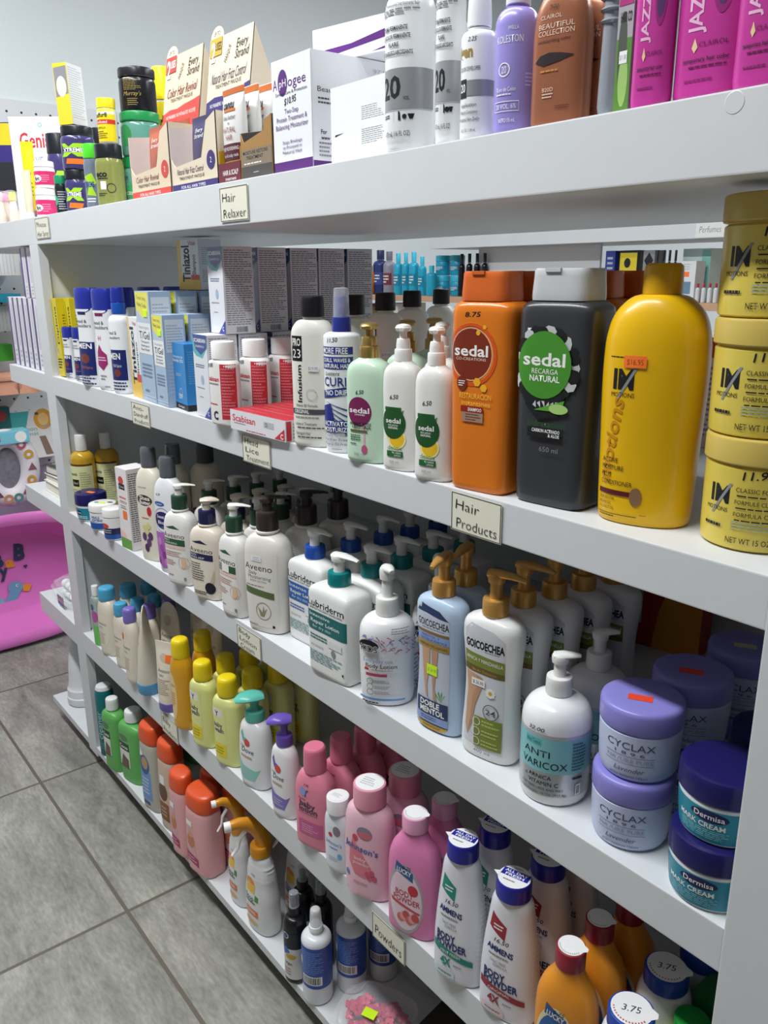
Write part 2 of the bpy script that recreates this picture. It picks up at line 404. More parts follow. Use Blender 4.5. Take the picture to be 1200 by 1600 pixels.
# ================================================================== THE ROOM
def struct(o): o['kind'] = 'structure'; return o
def tile_material():
    m = bpy.data.materials.new('stone_floor_tile'); m.use_nodes = True; nt = m.node_tree; N, L = nt.nodes, nt.links; bs = N['Principled BSDF']
    tc = N.new('ShaderNodeTexCoord'); sp = N.new('ShaderNodeSeparateXYZ'); L.new(tc.outputs['Object'], sp.inputs[0])
    def math_(op, a, b=None):
        n = N.new('ShaderNodeMath'); n.operation = op
        for i, x in enumerate((a, b)):
            if x is None: continue
            if isinstance(x, (int, float)): n.inputs[i].default_value = x
            else: L.new(x, n.inputs[i])
        return n.outputs[0]
    def line(c, o, t):
        f = math_('FRACT', math_('DIVIDE', math_('SUBTRACT', c, o), t)); f = math_('MINIMUM', f, math_('SUBTRACT', 1.0, f))
        return math_('LESS_THAN', math_('MULTIPLY', f, t), 0.0042)
    gx = line(sp.outputs[0], -2.731, 0.6107); gy = line(sp.outputs[1], -0.143, 0.6107); g = math_('MAXIMUM', gx, gy)
    ix = math_('FLOOR', math_('DIVIDE', math_('SUBTRACT', sp.outputs[0], -2.731), 0.6107)); iy = math_('FLOOR', math_('DIVIDE', math_('SUBTRACT', sp.outputs[1], -0.143), 0.6107))
    sh = math_('ADD', math_('MULTIPLY', ix, 3.7), math_('MULTIPLY', iy, 1.9))
    cb = N.new('ShaderNodeCombineXYZ'); L.new(math_('MULTIPLY', sp.outputs[0], 0.75), cb.inputs[0]); L.new(math_('MULTIPLY', sp.outputs[1], 2.4), cb.inputs[1]); L.new(sh, cb.inputs[2])
    n1 = N.new('ShaderNodeTexNoise'); n1.inputs['Scale'].default_value = 5.0; n1.inputs['Detail'].default_value = 11; n1.inputs['Roughness'].default_value = 0.7; n1.inputs['Distortion'].default_value = 0.45
    L.new(cb.outputs[0], n1.inputs['Vector'])
    n2 = N.new('ShaderNodeTexNoise'); n2.inputs['Scale'].default_value = 60; n2.inputs['Detail'].default_value = 6; L.new(cb.outputs[0], n2.inputs['Vector'])
    r = N.new('ShaderNodeValToRGB'); L.new(n1.outputs['Fac'], r.inputs[0])
    e = r.color_ramp.elements; e[0].position = 0.33; e[0].color = rgb('#6c6c66'); e[1].position = 0.68; e[1].color = rgb('#a3a299')
    x = r.color_ramp.elements.new(0.5); x.color = rgb('#898981')
    mx = N.new('ShaderNodeMix'); mx.data_type = 'RGBA'; mx.blend_type = 'OVERLAY'; mx.inputs['Factor'].default_value = 0.45
    L.new(r.outputs[0], mx.inputs['A']); L.new(n2.outputs['Fac'], mx.inputs['B'])
    m2 = N.new('ShaderNodeMix'); m2.data_type = 'RGBA'; L.new(g, m2.inputs['Factor']); L.new(mx.outputs['Result'], m2.inputs['A']); m2.inputs['B'].default_value = rgb('#5f584e')
    L.new(m2.outputs['Result'], bs.inputs['Base Color'])
    bs.inputs['Roughness'].default_value = 0.42
    b = N.new('ShaderNodeBump'); b.inputs['Strength'].default_value = 0.5; b.inputs['Distance'].default_value = 0.002
    L.new(math_('SUBTRACT', math_('MULTIPLY', n1.outputs['Fac'], 0.4), g), b.inputs['Height']); L.new(b.outputs['Normal'], bs.inputs['Normal'])
    return m
XW, YB, YF, XR, ZC = -3.34, 3.3, -1.9, 2.2, 2.75
WALLM = M('#e2e8ea', 0.75, bump=0.05, bscale=90)
struct(box('floor', XW, XR, YF, YB, -0.06, 0, tile_material(), None, 0))
struct(box('ceiling', XW, XR, YF, YB, ZC, ZC+0.06, M('#f0f0f0', 0.8), None, 0))
struct(box('wall_left', XW-0.06, XW, YF, YB, 0, ZC, WALLM, None, 0))
struct(box('wall_back', XW, XR, YB, YB+0.06, 0, ZC, WALLM, None, 0))
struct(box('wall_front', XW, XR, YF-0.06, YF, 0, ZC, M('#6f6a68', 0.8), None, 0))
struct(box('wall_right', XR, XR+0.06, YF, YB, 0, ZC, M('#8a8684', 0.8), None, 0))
# ------------------------------------------------------------------ the shelving unit
PAINT = M('#d7dadc', 0.42, bump=0.12, bscale=25, mottle=0.05)
XPL, XPR = -2.125, -2.062          # left post
XQL, XQR = -0.2835, -0.205         # right post
XEND = -2.44; DEP = 0.556
unit = empty('shelving_unit', ((XPL+XQR)/2, DEP/2, 0)); tag(unit, 'long white painted wooden shelving unit with five shelves full of toiletries', 'shelves')
def upart(name, *a, mat=PAINT, bev=0.0015):
    o = box(name, *a, mat, None, bev); o.parent = unit; o.matrix_parent_inverse = Matrix.Translation(-unit.location); return o
for zt, zb, x0 in ((Z1, B1, XW+0.35), (Z2, B2, XEND), (Z3, B3, XEND), (Z4, B4, XEND), (Z5, B5, XEND)):
    upart('shelf', x0, XQL if zt != Z1 else XQR+0.6, 0.0, DEP, zb, zt)
upart('post', XPL, XPR, -0.0008, 0.021, 0.052, B1)
upart('post', XQL, XQR, -0.0008, 0.021, 0.052, B1)
def panel(name, x0, x1, y0, y1):
    for a, b in ((Z2, B1), (Z3, B2), (Z4, B3), (Z5, B4)): upart(name, x0, x1, y0, y1, a+0.0003, b-0.0003, bev=0)
panel('side_panel', XPL+0.015, XPR-0.012, 0.0215, DEP)
panel('side_panel', XQR-0.018, XQR, 0.0215, DEP)
for a, b in ((Z3, B2), (Z4, B3), (Z5, B4)): upart('back_panel', XPR-0.0115, XQR-0.0185, DEP-0.012, DEP, a+0.0003, b-0.0003, bev=0)
upart('toe_kick', XPL-0.05, XQR, 0.05, 0.07, 0.0005, B5-0.0003, mat=M('#8f8b86', 0.6))
# painted-over marks on the fascias: a filled screw hole and some ridges of paint
mk = bmesh.new(); p = aty(1147, 160, -0.0006)
loft_into(mk, Prof([(0, 0.0082, 0.0082), (0.0003, 0.0078, 0.0078)]), 24)
for v in mk.verts: v.co = Vector((p.x+v.co.x, -v.co.z, p.z+v.co.y))
bmesh.ops.recalc_face_normals(mk, faces=mk.faces[:]); o = finish('filled_screw_hole', mk, PAINT, None, False); o.parent = unit; o.matrix_parent_inverse = Matrix.Translation(-unit.location)
# ------------------------------------------------------------------ handwritten paper signs taped to the fascias
SIGNP = M('#e6e4d2', 0.65, bump=0.05)
def sign(lines, ul, ur, vt, vb, label, hs, dx=None):
    A, B = aty(ul, (vt[0]+vb[0])/2, -0.0012), aty(ur, (vt[1]+vb[1])/2, -0.0012); zt = aty((ul+ur)/2, (vt[0]+vt[1])/2, -0.0012).z; zb = aty((ul+ur)/2, (vb[0]+vb[1])/2, -0.0012).z
    W, H = B.x-A.x, zt-zb; o = box('paper_sign', -W/2, W/2, -0.0004, 0.0, 0, H, SIGNP, None, 0); o.location = ((A.x+B.x)/2, -0.0013, zb)
    tag(o, label, 'sign', 'handwritten paper signs on the shelf edges')
    L = Lab(lambda u, v, of: Vector((u, -0.0004-of, v)), W/2, H, curved=False)
    for q in ((-.98, .02, .98, .035), (-.98, .965, .98, .98), (-.98, .02, -.955, .98), (.955, .02, .98, .98)): L.rect(*q, INK)
    n = len(lines)
    for i, t in enumerate(lines):
        L.txt(t, -0.8+0.04*i, 1-(i+0.6)/n*0.94-0.01, hs*1.25, INK, w=min(1.6, 0.235*len(t)), sh=0.04, rot=-2+2*i, al='L', bold=-0.012)
    L.done('lettering', o)
sign(['Hair', 'Relaxer'], 344.5, 388, (293, 287), (349, 342), 'cream paper sign reading Hair Relaxer on the top shelf edge', .21)
sign(['Mousse', 'Hair Spray'], 56, 77, (341, 338), (374, 372), 'small cream paper sign reading Mousse Hair Spray at top left', .2)
sign(['Anti-', 'Dandruff', 'Products'], 206.5, 234, (626, 636), (660, 670), 'cream paper sign reading Anti-Dandruff Products below the dandruff shampoos', .16)
sign(['Head', 'Lice', 'Treatment'], 379.5, 423, (678, 690), (720, 733), 'cream paper sign reading Head Lice Treatment below the red and white cartons', .17)
sign(['Hair', 'Products'], 705.5, 784, (767, 787), (829, 849), 'cream paper sign reading Hair Products below the orange shampoo', .21)
sign(['Body', 'Lotion', 'Cream'], 371, 408, (974, 998), (1007, 1034), 'cream paper sign reading Body Lotion Cream below the pump lotions', .17)
sign(['Baby', 'Products'], 253, 278, (1112, 1134), (1139, 1164), 'faded paper sign reading Baby Products below the baby toiletries', .2)
sign(['Powders'], 582, 633, (1424, 1470), (1462, 1509), 'cream paper sign reading Powders below the pink powder bottle', .3)
# ------------------------------------------------------------------ light: ceiling tubes of the shop
def tube(x, y, lx, ly, w, rot=0):
    l = bpy.data.lights.new('ceiling_tube', 'AREA'); l.shape = 'RECTANGLE'; l.size = lx; l.size_y = ly; l.energy = w; l.color = (0.96, 0.985, 1.0)
    o = bpy.data.objects.new('ceiling_tube', l); COL.objects.link(o); o.location = (x, y, ZC-0.05); o.rotation_euler = (0, 0, rot)
tube(-1.45, -0.72, 2.4, 0.14, 47); tube(-1.3, 0.045, 2.0, 0.06, 13); tube(-1.0, 1.75, 2.4, 0.14, 31)
w = bpy.data.worlds.new('shop_air'); SC.world = w; w.use_nodes = True
w.node_tree.nodes['Background'].inputs[0].default_value = rgb('#dfe6ee'); w.node_tree.nodes['Background'].inputs[1].default_value = 0.3
cd = bpy.data.cameras.new('camera'); cam = bpy.data.objects.new('camera', cd); COL.objects.link(cam)
cd.sensor_fit = 'VERTICAL'; cd.sensor_height = 36; cd.lens = FPX/1600*36; cd.clip_start = 0.02
cam.matrix_world = Matrix(((RX.x, -RY.x, -RZ.x, CAM.x), (RX.y, -RY.y, -RZ.y, CAM.y), (RX.z, -RY.z, -RZ.z, CAM.z), (0, 0, 0, 1)))
SC.camera = cam
SC.view_settings.view_transform = 'Standard'; SC.view_settings.look = 'None'; SC.view_settings.gamma = 1; SC.view_settings.exposure = 0.46
SC.view_settings.use_curve_mapping = False
# ================================================================== SECOND SHELF: hair products
def price(L, t, u, v, h, w=None, rot=6): L.txt(t, u, v, h, INK, sh=0.25, rot=rot, w=w, bold=0.01)
# --- yellow cartons at the left post
YEL = M('#ddc81c', 0.4); GRN = M('#1f7a3c', 0.4)
k = Bx('medicine_carton', 'yellow carton with upright black lettering, nearest the left post', 'box', loc=Vector((XPR+.031, .046, Z2)), W=.04, D=.065, H=hgt(at(81, 584, Z2), 466), rz=0, Z=Z2, mat=YEL, tilt=-0.05)
L = k.face(); L.rect(-.75, .05, -.55, .97, GRN); L.txt('Diplona', .25, .62, .13*1.6, BLK, rot=90, w=3.2*.9, bold=.012) if False else None
def dip(k):
    L = k.face(); W, H = k.W, k.H; L.su = 1; L.sv = 1
    L.rect(-W*.34, H*.35, -W*.26, H*.97, GRN); L.txt('Diplona', W*.12, H*.66, W*.34, BLK, rot=90, w=H*.48, bold=.015)
    L.ell(-W*.2, H*.33, W*.12, H*.06, M('#c9d6c8')); L.ell(-W*.2, H*.33, W*.06, H*.035, M('#c23b2b'))
    L.bars(-W*.4, W*.3, H*.1, H*.24, 4, BLK); L.done('printed_lettering', k.root)
    L = k.face('right'); L.bars(-.7, .7, .55, .8, 7, M('#8d7f14')); L.bars(-.7, .6, .2, .4, 5, M('#8d7f14')); L.done('printed_lettering', k.root)
dip(k)
q = dup(k.root, k.loc+Vector((k.W+.004, .004, 0)), k.rz, 'yellow carton with upright black lettering, next to the small blue-capped shampoos'); q.rotation_euler[1] = -0.05; q.location.z = k.root.location.z
# --- head-and-dandruff shampoos with blue caps
NAVY = M('#27349a', 0.3); NAV2 = M('#1d2a6b', 0.4); WB = M('#eceef0', 0.3)
def hs(label, foot, top, lr, small=False, accent='#1d2a5e', H=None):
    k = Th('shampoo_bottle', label, 'shampoo', foot, Z2, top, lr, .62, rz=.28)
    k.body(WB, [(0, .9, .9, 2.6), (.02, 1, 1, 2.6), (.3, .98, .98, 2.6), (.6, .92, .92, 2.6), (.8, .98, .98, 2.6), (.80, .98, .98, 2.6)])
    H = k.H; a = k.a; b = k.b
    k.loft('cap', NAVY, [(.80*H, a*.985, b*.985, 2.6), (.9*H, a*1.0, b*1.0, 2.6), (.975*H, a*.97, b*.97, 2.6), (H, a*.9, b*.88, 2.6)])
    L = k.lab()
    L.ell(0, .80, a*.95, .05*H, NAVY, 180, 360); L.ell(-.1, .79, a*.9, .035*H, WB, 180, 360)
    A = M(accent, .4)
    L.rect(-.35, .735, .5, .765, A)
    L.txt("head &", -.05, .67, .035, INK, w=1.1); L.txt("shoulders", .05, .625, .035, INK, w=1.5)
    if accent == '#1d2a5e' or accent == '#22314f':
        L.rect(-.95, .12, .95, .46, NAV2); L.txt('MEN', .0, .42, .055, WHT, w=1.5, bold=.02); L.ell(0, .29, a*.5, .05*H, M('#7a3a35')); L.txt('Old Spice', .1, .2, .03, M('#c46a4a'), w=1.2)
        for i in range(4): L.bars(-.95, .95, .02+.028*i, .045+.028*i, 1, NAV2, fill=.5)
    else:
        L.txt('H', -.1, .52, .05, M('#c9527a')); L.poly([(-.5, .25), (.1, .2), (.6, .27), (.55, .36), (.1, .4), (-.2, .46), (-.45, .38)], M('#9b2a6b')); L.bars(-.4, .5, .29, .34, 2, M('#e9c7d7'))
        L.bars(-.3, .4, .1, .16, 2, GRY)
    L.bars(.1, .7, .03, .05, 1, GRY); L.done('label', k.root); return k
hs('small blue-capped shampoo beside the yellow cartons, left of two', (113, 592.5), 511, (105.5, 120.5), accent='#22314f')
hs('small blue-capped shampoo partly hidden behind its twin, right of two', (128.5, 597), 512, (120.5, 135.5))
g1 = hs('tall white shampoo with dark label and blue cap, leftmost of the large ones', (149, 605), 450, (125, 158))
hs('tall white shampoo with magenta flower print and blue cap', (175, 611), 451, (150, 182.5), accent='#7c1f52')
k = Th('shampoo_bottle', 'white round-necked shampoo with dark lower label and blue flip cap', 'shampoo', (197.5, 616), Z2, 449, (175.5, 209), .8, rz=.35)
k.body(WB, sh_keys(k, .74, .07, k.a*.55, 2.2))
k.cyl('cap', M('#1c4fa8', .25), .75*k.H, .86*k.H, k.a*.58); k.cyl('cap_top', NAVY, .8605*k.H, k.H, k.a*.56, k.a*.5)
L = k.lab(); L.txt('head &', -.1, .58, .035, INK, w=.9); L.txt('shoulders', 0, .535, .03, INK, w=1.2); L.rect(-1, .13, 1, .42, NAV2); L.txt('MEN', -.1, .36, .06, WHT, w=1.2, bold=.02); L.txt('Old Spice', .1, .27, .03, M('#d8d8e0'), w=.9); L.ell(.1, .2, .008, .008, M('#7a3a35'))
for i in range(3): L.bars(-.9, .9, .03+.03*i, .06+.03*i, 1, NAV2)
L.done('label', k.root)
for i in range(5):
    P = g1.loc+Vector((.012, .075+.062*i, 0)); dup(g1.root, P, .28, 'dark blue capped shampoo behind the cartons, %s from the left in the back row' % ORD[i], 'blue-capped shampoos in the back row')
# --- anti-dandruff cartons
def tini(k):
    L = k.face(); W, H = k.W, k.H; L.su = 1; L.sv = 1
    L.rect(-W/2, 0, -W*.33, H*.999, M('#e6c77a')); L.rect(-W/2, 0, W*.5, H*.25, M('#ecc24a')); L.txt('Tiniazol', -W*.12, H*.52, W*.36, BLK, rot=90, w=H*.72, bold=.03); L.txt('Shampoo', W*.25, H*.5, W*.17, BLK, rot=90, w=H*.4, bold=.01)
    L.rect(W*.1, H*.2, W*.48, H*.3, M('#d4473a')); L.txt('Vitae', W*.2, H*.93, W*.12, M('#c0355a')); L.done('printed_lettering', k.root)
    L = k.face('right'); L.bars(-.8, .8, .5, .85, 9, LGR); L.bars(-.8, .7, .15, .4, 6, LGR); L.done('printed_lettering', k.root)
CART = M('#e9ebec', 0.45)
k = Bx('shampoo_carton', 'white and amber carton with upright black lettering beside the shampoos', 'box', (209, 618), (224.5, 623.5), Z2, 0.05, top=497, mat=CART); tini(k); TK = k
TB = M('#a9bfd6', 0.42)
def tgel(k):
    L = k.face(); L.rect(-1, .72, 1, .999, M('#b7c6d8')); L.poly([(-.95, .99), (.85, .99), (.75, .82), (.0, .76), (-.95, .84)], M('#e8e04a')); L.txt('Treats Itchy,', -.1, .94, .035, M('#4a5a2a'), w=1.4, rot=-4); L.txt('Flaky Scalp', -.1, .88, .035, M('#4a5a2a'), w=1.3, rot=-4)
    L.rect(-.98, .44, .98, .72, CART); L.txt('Neutrogena', 0, .68, .03, GRY, w=1.4); L.txt('T/Gel', 0, .61, .07, BLK, w=1.5, bold=.01)
    for i, t in enumerate(('Therapeutic', 'Shampoo', 'Fast Relief')): L.txt(t, 0, .55-.035*i, .022, DGR, w=1.2)
    L.bars(-.7, .7, .22, .36, 4, M('#7186a3')); L.bars(-.5, .3, .08, .12, 1, M('#7186a3')); L.rect(-1, .045, 1, .05, CART); L.done('printed_lettering', k.root)
    L = k.face('right'); L.rect(-.85, .6, .85, .95, M('#dfe5ea')); L.bars(-.75, .75, .63, .9, 9, LGR); L.bars(-.8, .8, .15, .5, 9, M('#c0cedd')); L.done('printed_lettering', k.root)
    bm = bmesh.new(); box_into(bm, .1*k.W/2, .62*k.W/2, -k.D/2-.0016, -k.D/2-.0006, k.H*.775, k.H*.835); finish('price_sticker', bm, FLUO, k.root, False)['label'] = 'lime green price sticker'
k = Bx('shampoo_carton', 'tall pale blue carton with yellow corner, left of two at the front', 'box', (224.7, 623.7), (246, 631.5), Z2, 0.041, top=456, mat=TB); tgel(k); T1 = k
k.rowy(2, 'tall pale blue carton with yellow corner, %s from the front in the left row', 'pale blue cartons', .007)
k = Bx('shampoo_carton', 'shorter pale blue carton with yellow corner and fluorescent sticker at the front', 'box', (247.5, 631.5), (264.5, 637.5), Z2, 0.041, top=493, mat=TB); tgel(k)
k.rowy(2, 'shorter pale blue carton with yellow corner, %s from the front in its row', 'short pale blue cartons', .004)
P = T1.loc+Vector((0, (T1.D+.007)*2+.004, T1.H+.0005))
k = Bx('shampoo_carton', 'white carton with upright black lettering standing on top of pale blue cartons', 'box', loc=P, W=TK.W*1.25, D=.05, H=.092, rz=0.1, Z=Z2, mat=CART); tini(k)
k = Bx('medicine_carton', 'bright blue carton with black foot beside the pale blue cartons', 'box', (265.5, 636.5), (284.5, 644), Z2, 0.045, top=539, mat=M('#2f86c9', .35))
L = k.face(); L.rect(-1, .001, 1, .09, BLK); L.txt('Benzoato de', -.1, .8, .04, WHT, w=1.5); L.txt('Bencilo 25%', -.1, .74, .045, WHT, w=1.6, bold=.01); L.bars(-.6, .3, .5, .55, 2, LGR); L.ring(.1, .27, .007, .0008, WHT); L.bars(-.3, .4, .16, .24, 3, WHT); L.txt('Compar', 0, .045, .035, WHT, w=1.0); L.done('printed_lettering', k.root)
L = k.face('right'); L.rect(-1, .001, 1, .09, BLK); L.bars(-.8, .8, .4, .9, 14, M('#5ea4da')); L.done('printed_lettering', k.root)
# --- scabies shampoo cartons, two storeys
SCW = M('#dfe2e8', 0.42)
def scab(k):
    L = k.face(); L.poly([(-1, .999), (1, .999), (1, .86), (.3, .72), (-.6, .74), (-1, .8)], M('#5ab0b8')); L.poly([(-1, .999), (.98, .999), (.9, .84), (.1, .76), (-.6, .82)], M('#2f4a8e')); L.txt('SCABISAN', 0, .93, .045, WHT, w=1.6, bold=.02); L.txt('SHAMPOO', 0, .86, .028, WHT, w=1.2)
    L.bars(-.7, .5, .6, .65, 2, M('#5a6690')); L.ell(.1, .46, .006, .008, M('#9fb4d4')); L.bars(-.7, .4, .35, .37, 1, GRY); L.bars(-.4, .3, .24, .26, 1, GRY); L.poly([(.1, 0.002), (.98, 0.002), (.98, .16)], NAVY); L.txt('C', .7, .06, .05, WHT, bold=.03); L.done('printed_lettering', k.root)
    L = k.face('right'); L.bars(-.9, .9, .1, .97, 34, M('#8d8f9c'), fill=.5); L.codes(-.3, .5, .02, .085, M('#3b466e')); L.done('printed_lettering', k.root)
k = Bx('shampoo_carton', 'white and blue lice shampoo carton at the front of the lower row', 'box', (309, 648.5), (331, 656.5), Z2, 0.053, top=525, mat=SCW); scab(k); SB = k
k.rowy(3, 'white and blue lice shampoo carton, %s from the front in the lower row', 'lice shampoo cartons', .003)
P = at(346, 386, Z2+2*SB.H); c, s_ = math.cos(SB.rz), math.sin(SB.rz)
P0 = Vector((P.x-c*SB.W/2-s_*SB.D/2*1, P.y-s_*SB.W/2+c*SB.D/2, Z2+SB.H+.0012))
upper = [dup(SB.root, P0+Vector((-.009 if i else 0, (SB.D+.004)*i+(.006 if i else 0), 0)), SB.rz, 'white and blue lice shampoo carton on the upper storey, %s from the front' % ORD[i], 'lice shampoo cartons') for i in range(5)]
# fourth and fifth carton below carry the upper storey
for i in (4, 5): dup(SB.root, SB.loc+Vector((0, (SB.D+.003)*i, 0)), SB.rz, 'white and blue lice shampoo carton, %s from the front in the lower row' % ORD[i], 'lice shampoo cartons')
# --- lotion bottles with red back label
RED = M('#c8323f', 0.4); WPL = M('#ecebe8', 0.3)
k = Th('lotion_bottle', 'small white lice lotion with red side label and white cap, front of its row', 'lotion', (353, 666), Z2, 533, (333.5, 379), .62, rz=.1)
k.root.location.x += .006; k.loc.x += .006
k.body(WPL, sh_keys(k, .78, .06, k.a*.58, 2.4)); k.cyl('cap', M('#f2f2f0', .25), .79*k.H, k.H, k.a*.62)
L = k.lab(); L.rect(.45, .08, 1.35, .74, RED); L.txt('Scabisan', -.25, .56, .055, RED, w=1.2, bold=.02); L.bars(-.7, .3, .48, .52, 1, GRY); L.bars(.52, 1.25, .12, .7, 16, M('#dc8088')); L.bars(-.8, .2, .24, .27, 1, RED); L.txt('C', -.05, .12, .1, BLK, bold=.03); price(L, '29.00', -.4, .72, .05); L.done('label', k.root)
k.row([(396, 530), (438, 527)], 'small white lice lotion with red side label, %s from the front', 'white lice lotions')
k.row([(470, 524)], 'small white lice lotion mostly hidden behind the hair treatment bottle%.0s', 'white lice lotions')
# --- flat cartons
k = Bx('medicine_carton', 'flat white and red cream carton at the front of the stack row', 'box', (361, 669.5), (447.5, 692), Z2, 0.031, top=659, mat=M('#e4e3e6', .45)); CR = k
L = k.face(); L.txt('Scabisan', -.48, .62, .34, RED, w=.85, bold=.02); L.bars(-.85, -.4, .3, .42, 1, GRY); L.rect(.25, .45, .6, .75, LGR); L.txt('D', .35, .6, .2, BLK); L.bars(-.4, .4, .06, .14, 1, RED); L.poly([(.62, .05), (.96, .05), (.96, .6)], RED); L.txt('C', .87, .22, .25, WHT, bold=.03); L.done('printed_lettering', k.root)
L = k.face('top'); L.rect(-.99, -.97, .99, .97, RED); L.txt('Scabisan', -.3, 0, .5, M('#e07078'), w=.8); L.bars(-.9, .9, -.8, .8, 2, M('#b02a38'), fill=.15); L.done('printed_lettering', k.root)
L = k.face('right'); L.rect(-.97, .03, -.4, .97, RED); L.bars(-.2, .8, .1, .9, 5, GRY); L.done('printed_lettering', k.root)
k.rowy(3, 'flat white and red cream carton, %s from the front', 'flat cream cartons', .001)
# --- hair treatment with black cap
CREAM = M('#e8e8de', 0.3)
k = Th('hair_treatment_bottle', 'white hair treatment bottle with black cap and price sticker, front of its row', 'hair treatment', (494, 700), Z2, 463, (457, 523), .66, rz=.5)
k.body(CREAM, sh_keys(k, .85, .11, k.a*.42, 2.3)); k.cyl('cap', BLK, .865*k.H, k.H, k.a*.52, k.a*.5)
L = k.lab(); L.rect(-.85, .58, -.22, .745, BLK); L.txt('PRO', -.53, .705, .05, WHT, w=.5, bold=.02); L.txt('23', -.53, .63, .06, WHT, w=.48)
L.su = L.sv = 1; a, H = k.a, k.H; L.txt('Infusium', -a*.4, H*.43, a*.24, BLK, rot=90, w=H*.25, bold=.015); L.su, L.sv = a, H
L.txt('Vitamin B5 Formula', -.1, .285, .018, INK, w=1.1); L.rect(-1.0, .225, 1.25, .26, DGR); L.txt('ORIGINAL', -.35, .243, .026, WHT, w=.8, bold=.02)
L.bars(-.7, .5, .195, .212, 1, GRY); L.txt('Leave-in Treatment', -.15, .16, .02, INK, w=1.1); L.bars(-.6, .9, .125, .14, 1, INK); L.txt('Damaged Hair', -.3, .095, .02, INK, w=.8); L.bars(-.6, .6, .06, .075, 1, INK); L.ring(.2, .36, .008, .0008, LGR)
L.done('label', k.root); bm = bmesh.new(); q = Lab(lambda u, v, o: k.p.surf(u, v, o), k.a, k.H, base=.0015); q.rect(.05, .515, .55, .555, PAPER); q.txt('$19.95', .3, .535, .022, GRY, w=.42); q.done('price_sticker', k.root)['label'] = 'white price sticker'; bm.free()
k.row([(552, 461), (602, 457.5), (644, 454.5), (689.5, 452)], 'white hair treatment bottle with black cap, %s from the front', 'white hair treatments with black caps')
# --- curl activator spray
SPB = M('#2a3688', 0.3)
k = Th('curl_spray', 'white and blue curl activator spray with clear over-cap', 'hair spray', (537.5, 709), Z2, 450, (513, 569), .9, rz=.5)
k.body(M('#eef0f2', .28), sh_keys(k, .74, .03, k.a*.5, 2.1, foot=.97, wb=.97))
mist(k, .735*k.H, k.a*.52, SPB, clear_film('#dfe4f2', .35, .08), k.H, M('#3a4696', .3))
L = k.lab(); price(L, '11.50', -.15, .695, .026); L.rect(-1, .61, 1, .655, SPB); L.txt('MORE FREE', -.1, .632, .036, WHT, w=1.6, bold=.02); L.rect(-1, .52, 1, .595, SPB); L.txt('CURLS, WAVES &', 0, .575, .024, WHT, w=1.7, bold=.02); L.txt('NATURAL HAIR', 0, .54, .026, WHT, w=1.7, bold=.02)
L.txt('Lusters', -.2, .495, .026, INK, sh=.3, w=.9); L.txt('CURL', 0, .445, .055, SPB, w=1.6, bold=.01); L.poly([(-1, .385), (1, .42), (1, .37), (-1, .335)], SPB); L.txt('"NO DRIP"', 0, .378, .032, WHT, w=1.5, rot=3, bold=.02)
for i in range(5): L.poly([(-.9, .33-.012*i), (.95, .25-.045*i), (.95, .262-.045*i)], SPB)
L.poly([(-1, .2), (-.1, .21), (-.3, .31), (-.95, .29)], SPB); L.rect(-1, .13, 1, .205, SPB); L.txt('ACTIVATOR', 0, .185, .03, WHT, w=1.7, bold=.02); L.txt('MOISTURIZER', 0, .148, .03, WHT, w=1.8, bold=.02)
for i, t in enumerate(('Protein Formula', 'Paraben Free', 'Mineral Oil Free')): L.txt(t, -.1, .113-.028*i, .018, NAV2, w=1.4)
L.bars(-.3, .3, .02, .03, 1, GRY); L.done('label', k.root)
# --- combing creams with knob pumps
def cream_body(k, mat):
    k.body(mat, [(0, .9, .88, 2.6), (.015, .98, .97, 2.6), (.05, 1, 1, 2.6), (.35, .97, .97, 2.7), (.55, .98, .98, 2.7), (.645, .965, .97, 2.6), (.69, .89, .92, 2.5), (.722, .73, .8, 2.3), (.743, .52, .64, 2.1), (.755, .40, .40/.68*1.02, 2)])
MINT = M('#c9e6cd', 0.25, coat=.3); PEARL = M('#ecece8', 0.22, coat=.4); GLD = M('#b59a5c', 0.3, 0.7); CLR = M('#efefec', 0.25)
PUR = M('#7a2357', .4); DGN = M('#1f6b32', .4)
def cream_label(k, purple):
    L = k.lab(); H = k.H; price(L, '6.50', -.05 if purple else -.1, .515, .03)
    if purple:
        L.rect(.12, .12, .2, .42, M('#e2a9c0')); L.ell(.16, .1, .0045, .006, M('#c05a86')); L.ell(-.1, .375, .0185, .0185, PUR); L.txt('sedal', -.1, .385, .04, WHT, w=1.0, bold=.02); L.txt('ceramidas', -.05, .355, .018, WHT, sh=.3, w=.5)
        L.txt('PREBIOTICOS', -.05, .285, .022, INK, w=1.05, bold=.01); L.txt('+BIOTINA', -.0, .262, .024, INK, w=.95, bold=.01); L.rect(-.55, .225, .3, .242, M('#6b6440')); L.bars(-.55, .2, .16, .21, 3, DGN); L.bars(-.55, -.1, .13, .148, 1, DGR)
    else:
        L.rect(-.65, .42, .3, .445, DGN); L.poly([(-.55, .41), (-.1, .42), (.25, .39), (.3, .2), (-.2, .18), (-.55, .24)], M('#e8d23a')); L.ell(.05, .225, .013, .012, M('#f0c52e')); L.ring(.05, .225, .0125, .002, M('#f6efb0'))
        L.poly([(.2, .41), (.45, .43), (.3, .375)], M('#3f8a35')); L.ell(-.15, .335, .0175, .0195, M('#23552a')); L.txt('sedal', -.15, .352, .034, WHT, w=.85, bold=.02); L.txt('RECARGA', -.15, .32, .014, WHT, w=.55); L.txt('NATURAL', -.15, .302, .014, WHT, w=.55, bold=.02)
        L.txt('detox', -.05, .165, .03, M('#56a03c'), w=.8); L.rect(-.5, .1, .4, .14, DGN); L.txt('TE VERDE', .05, .128, .012, WHT, w=.5); L.txt('LIMON', .1, .11, .012, WHT, w=.35)
    L.txt('300 ml', -.1, .065, .018, GRY, w=.5); L.done('label', k.root)
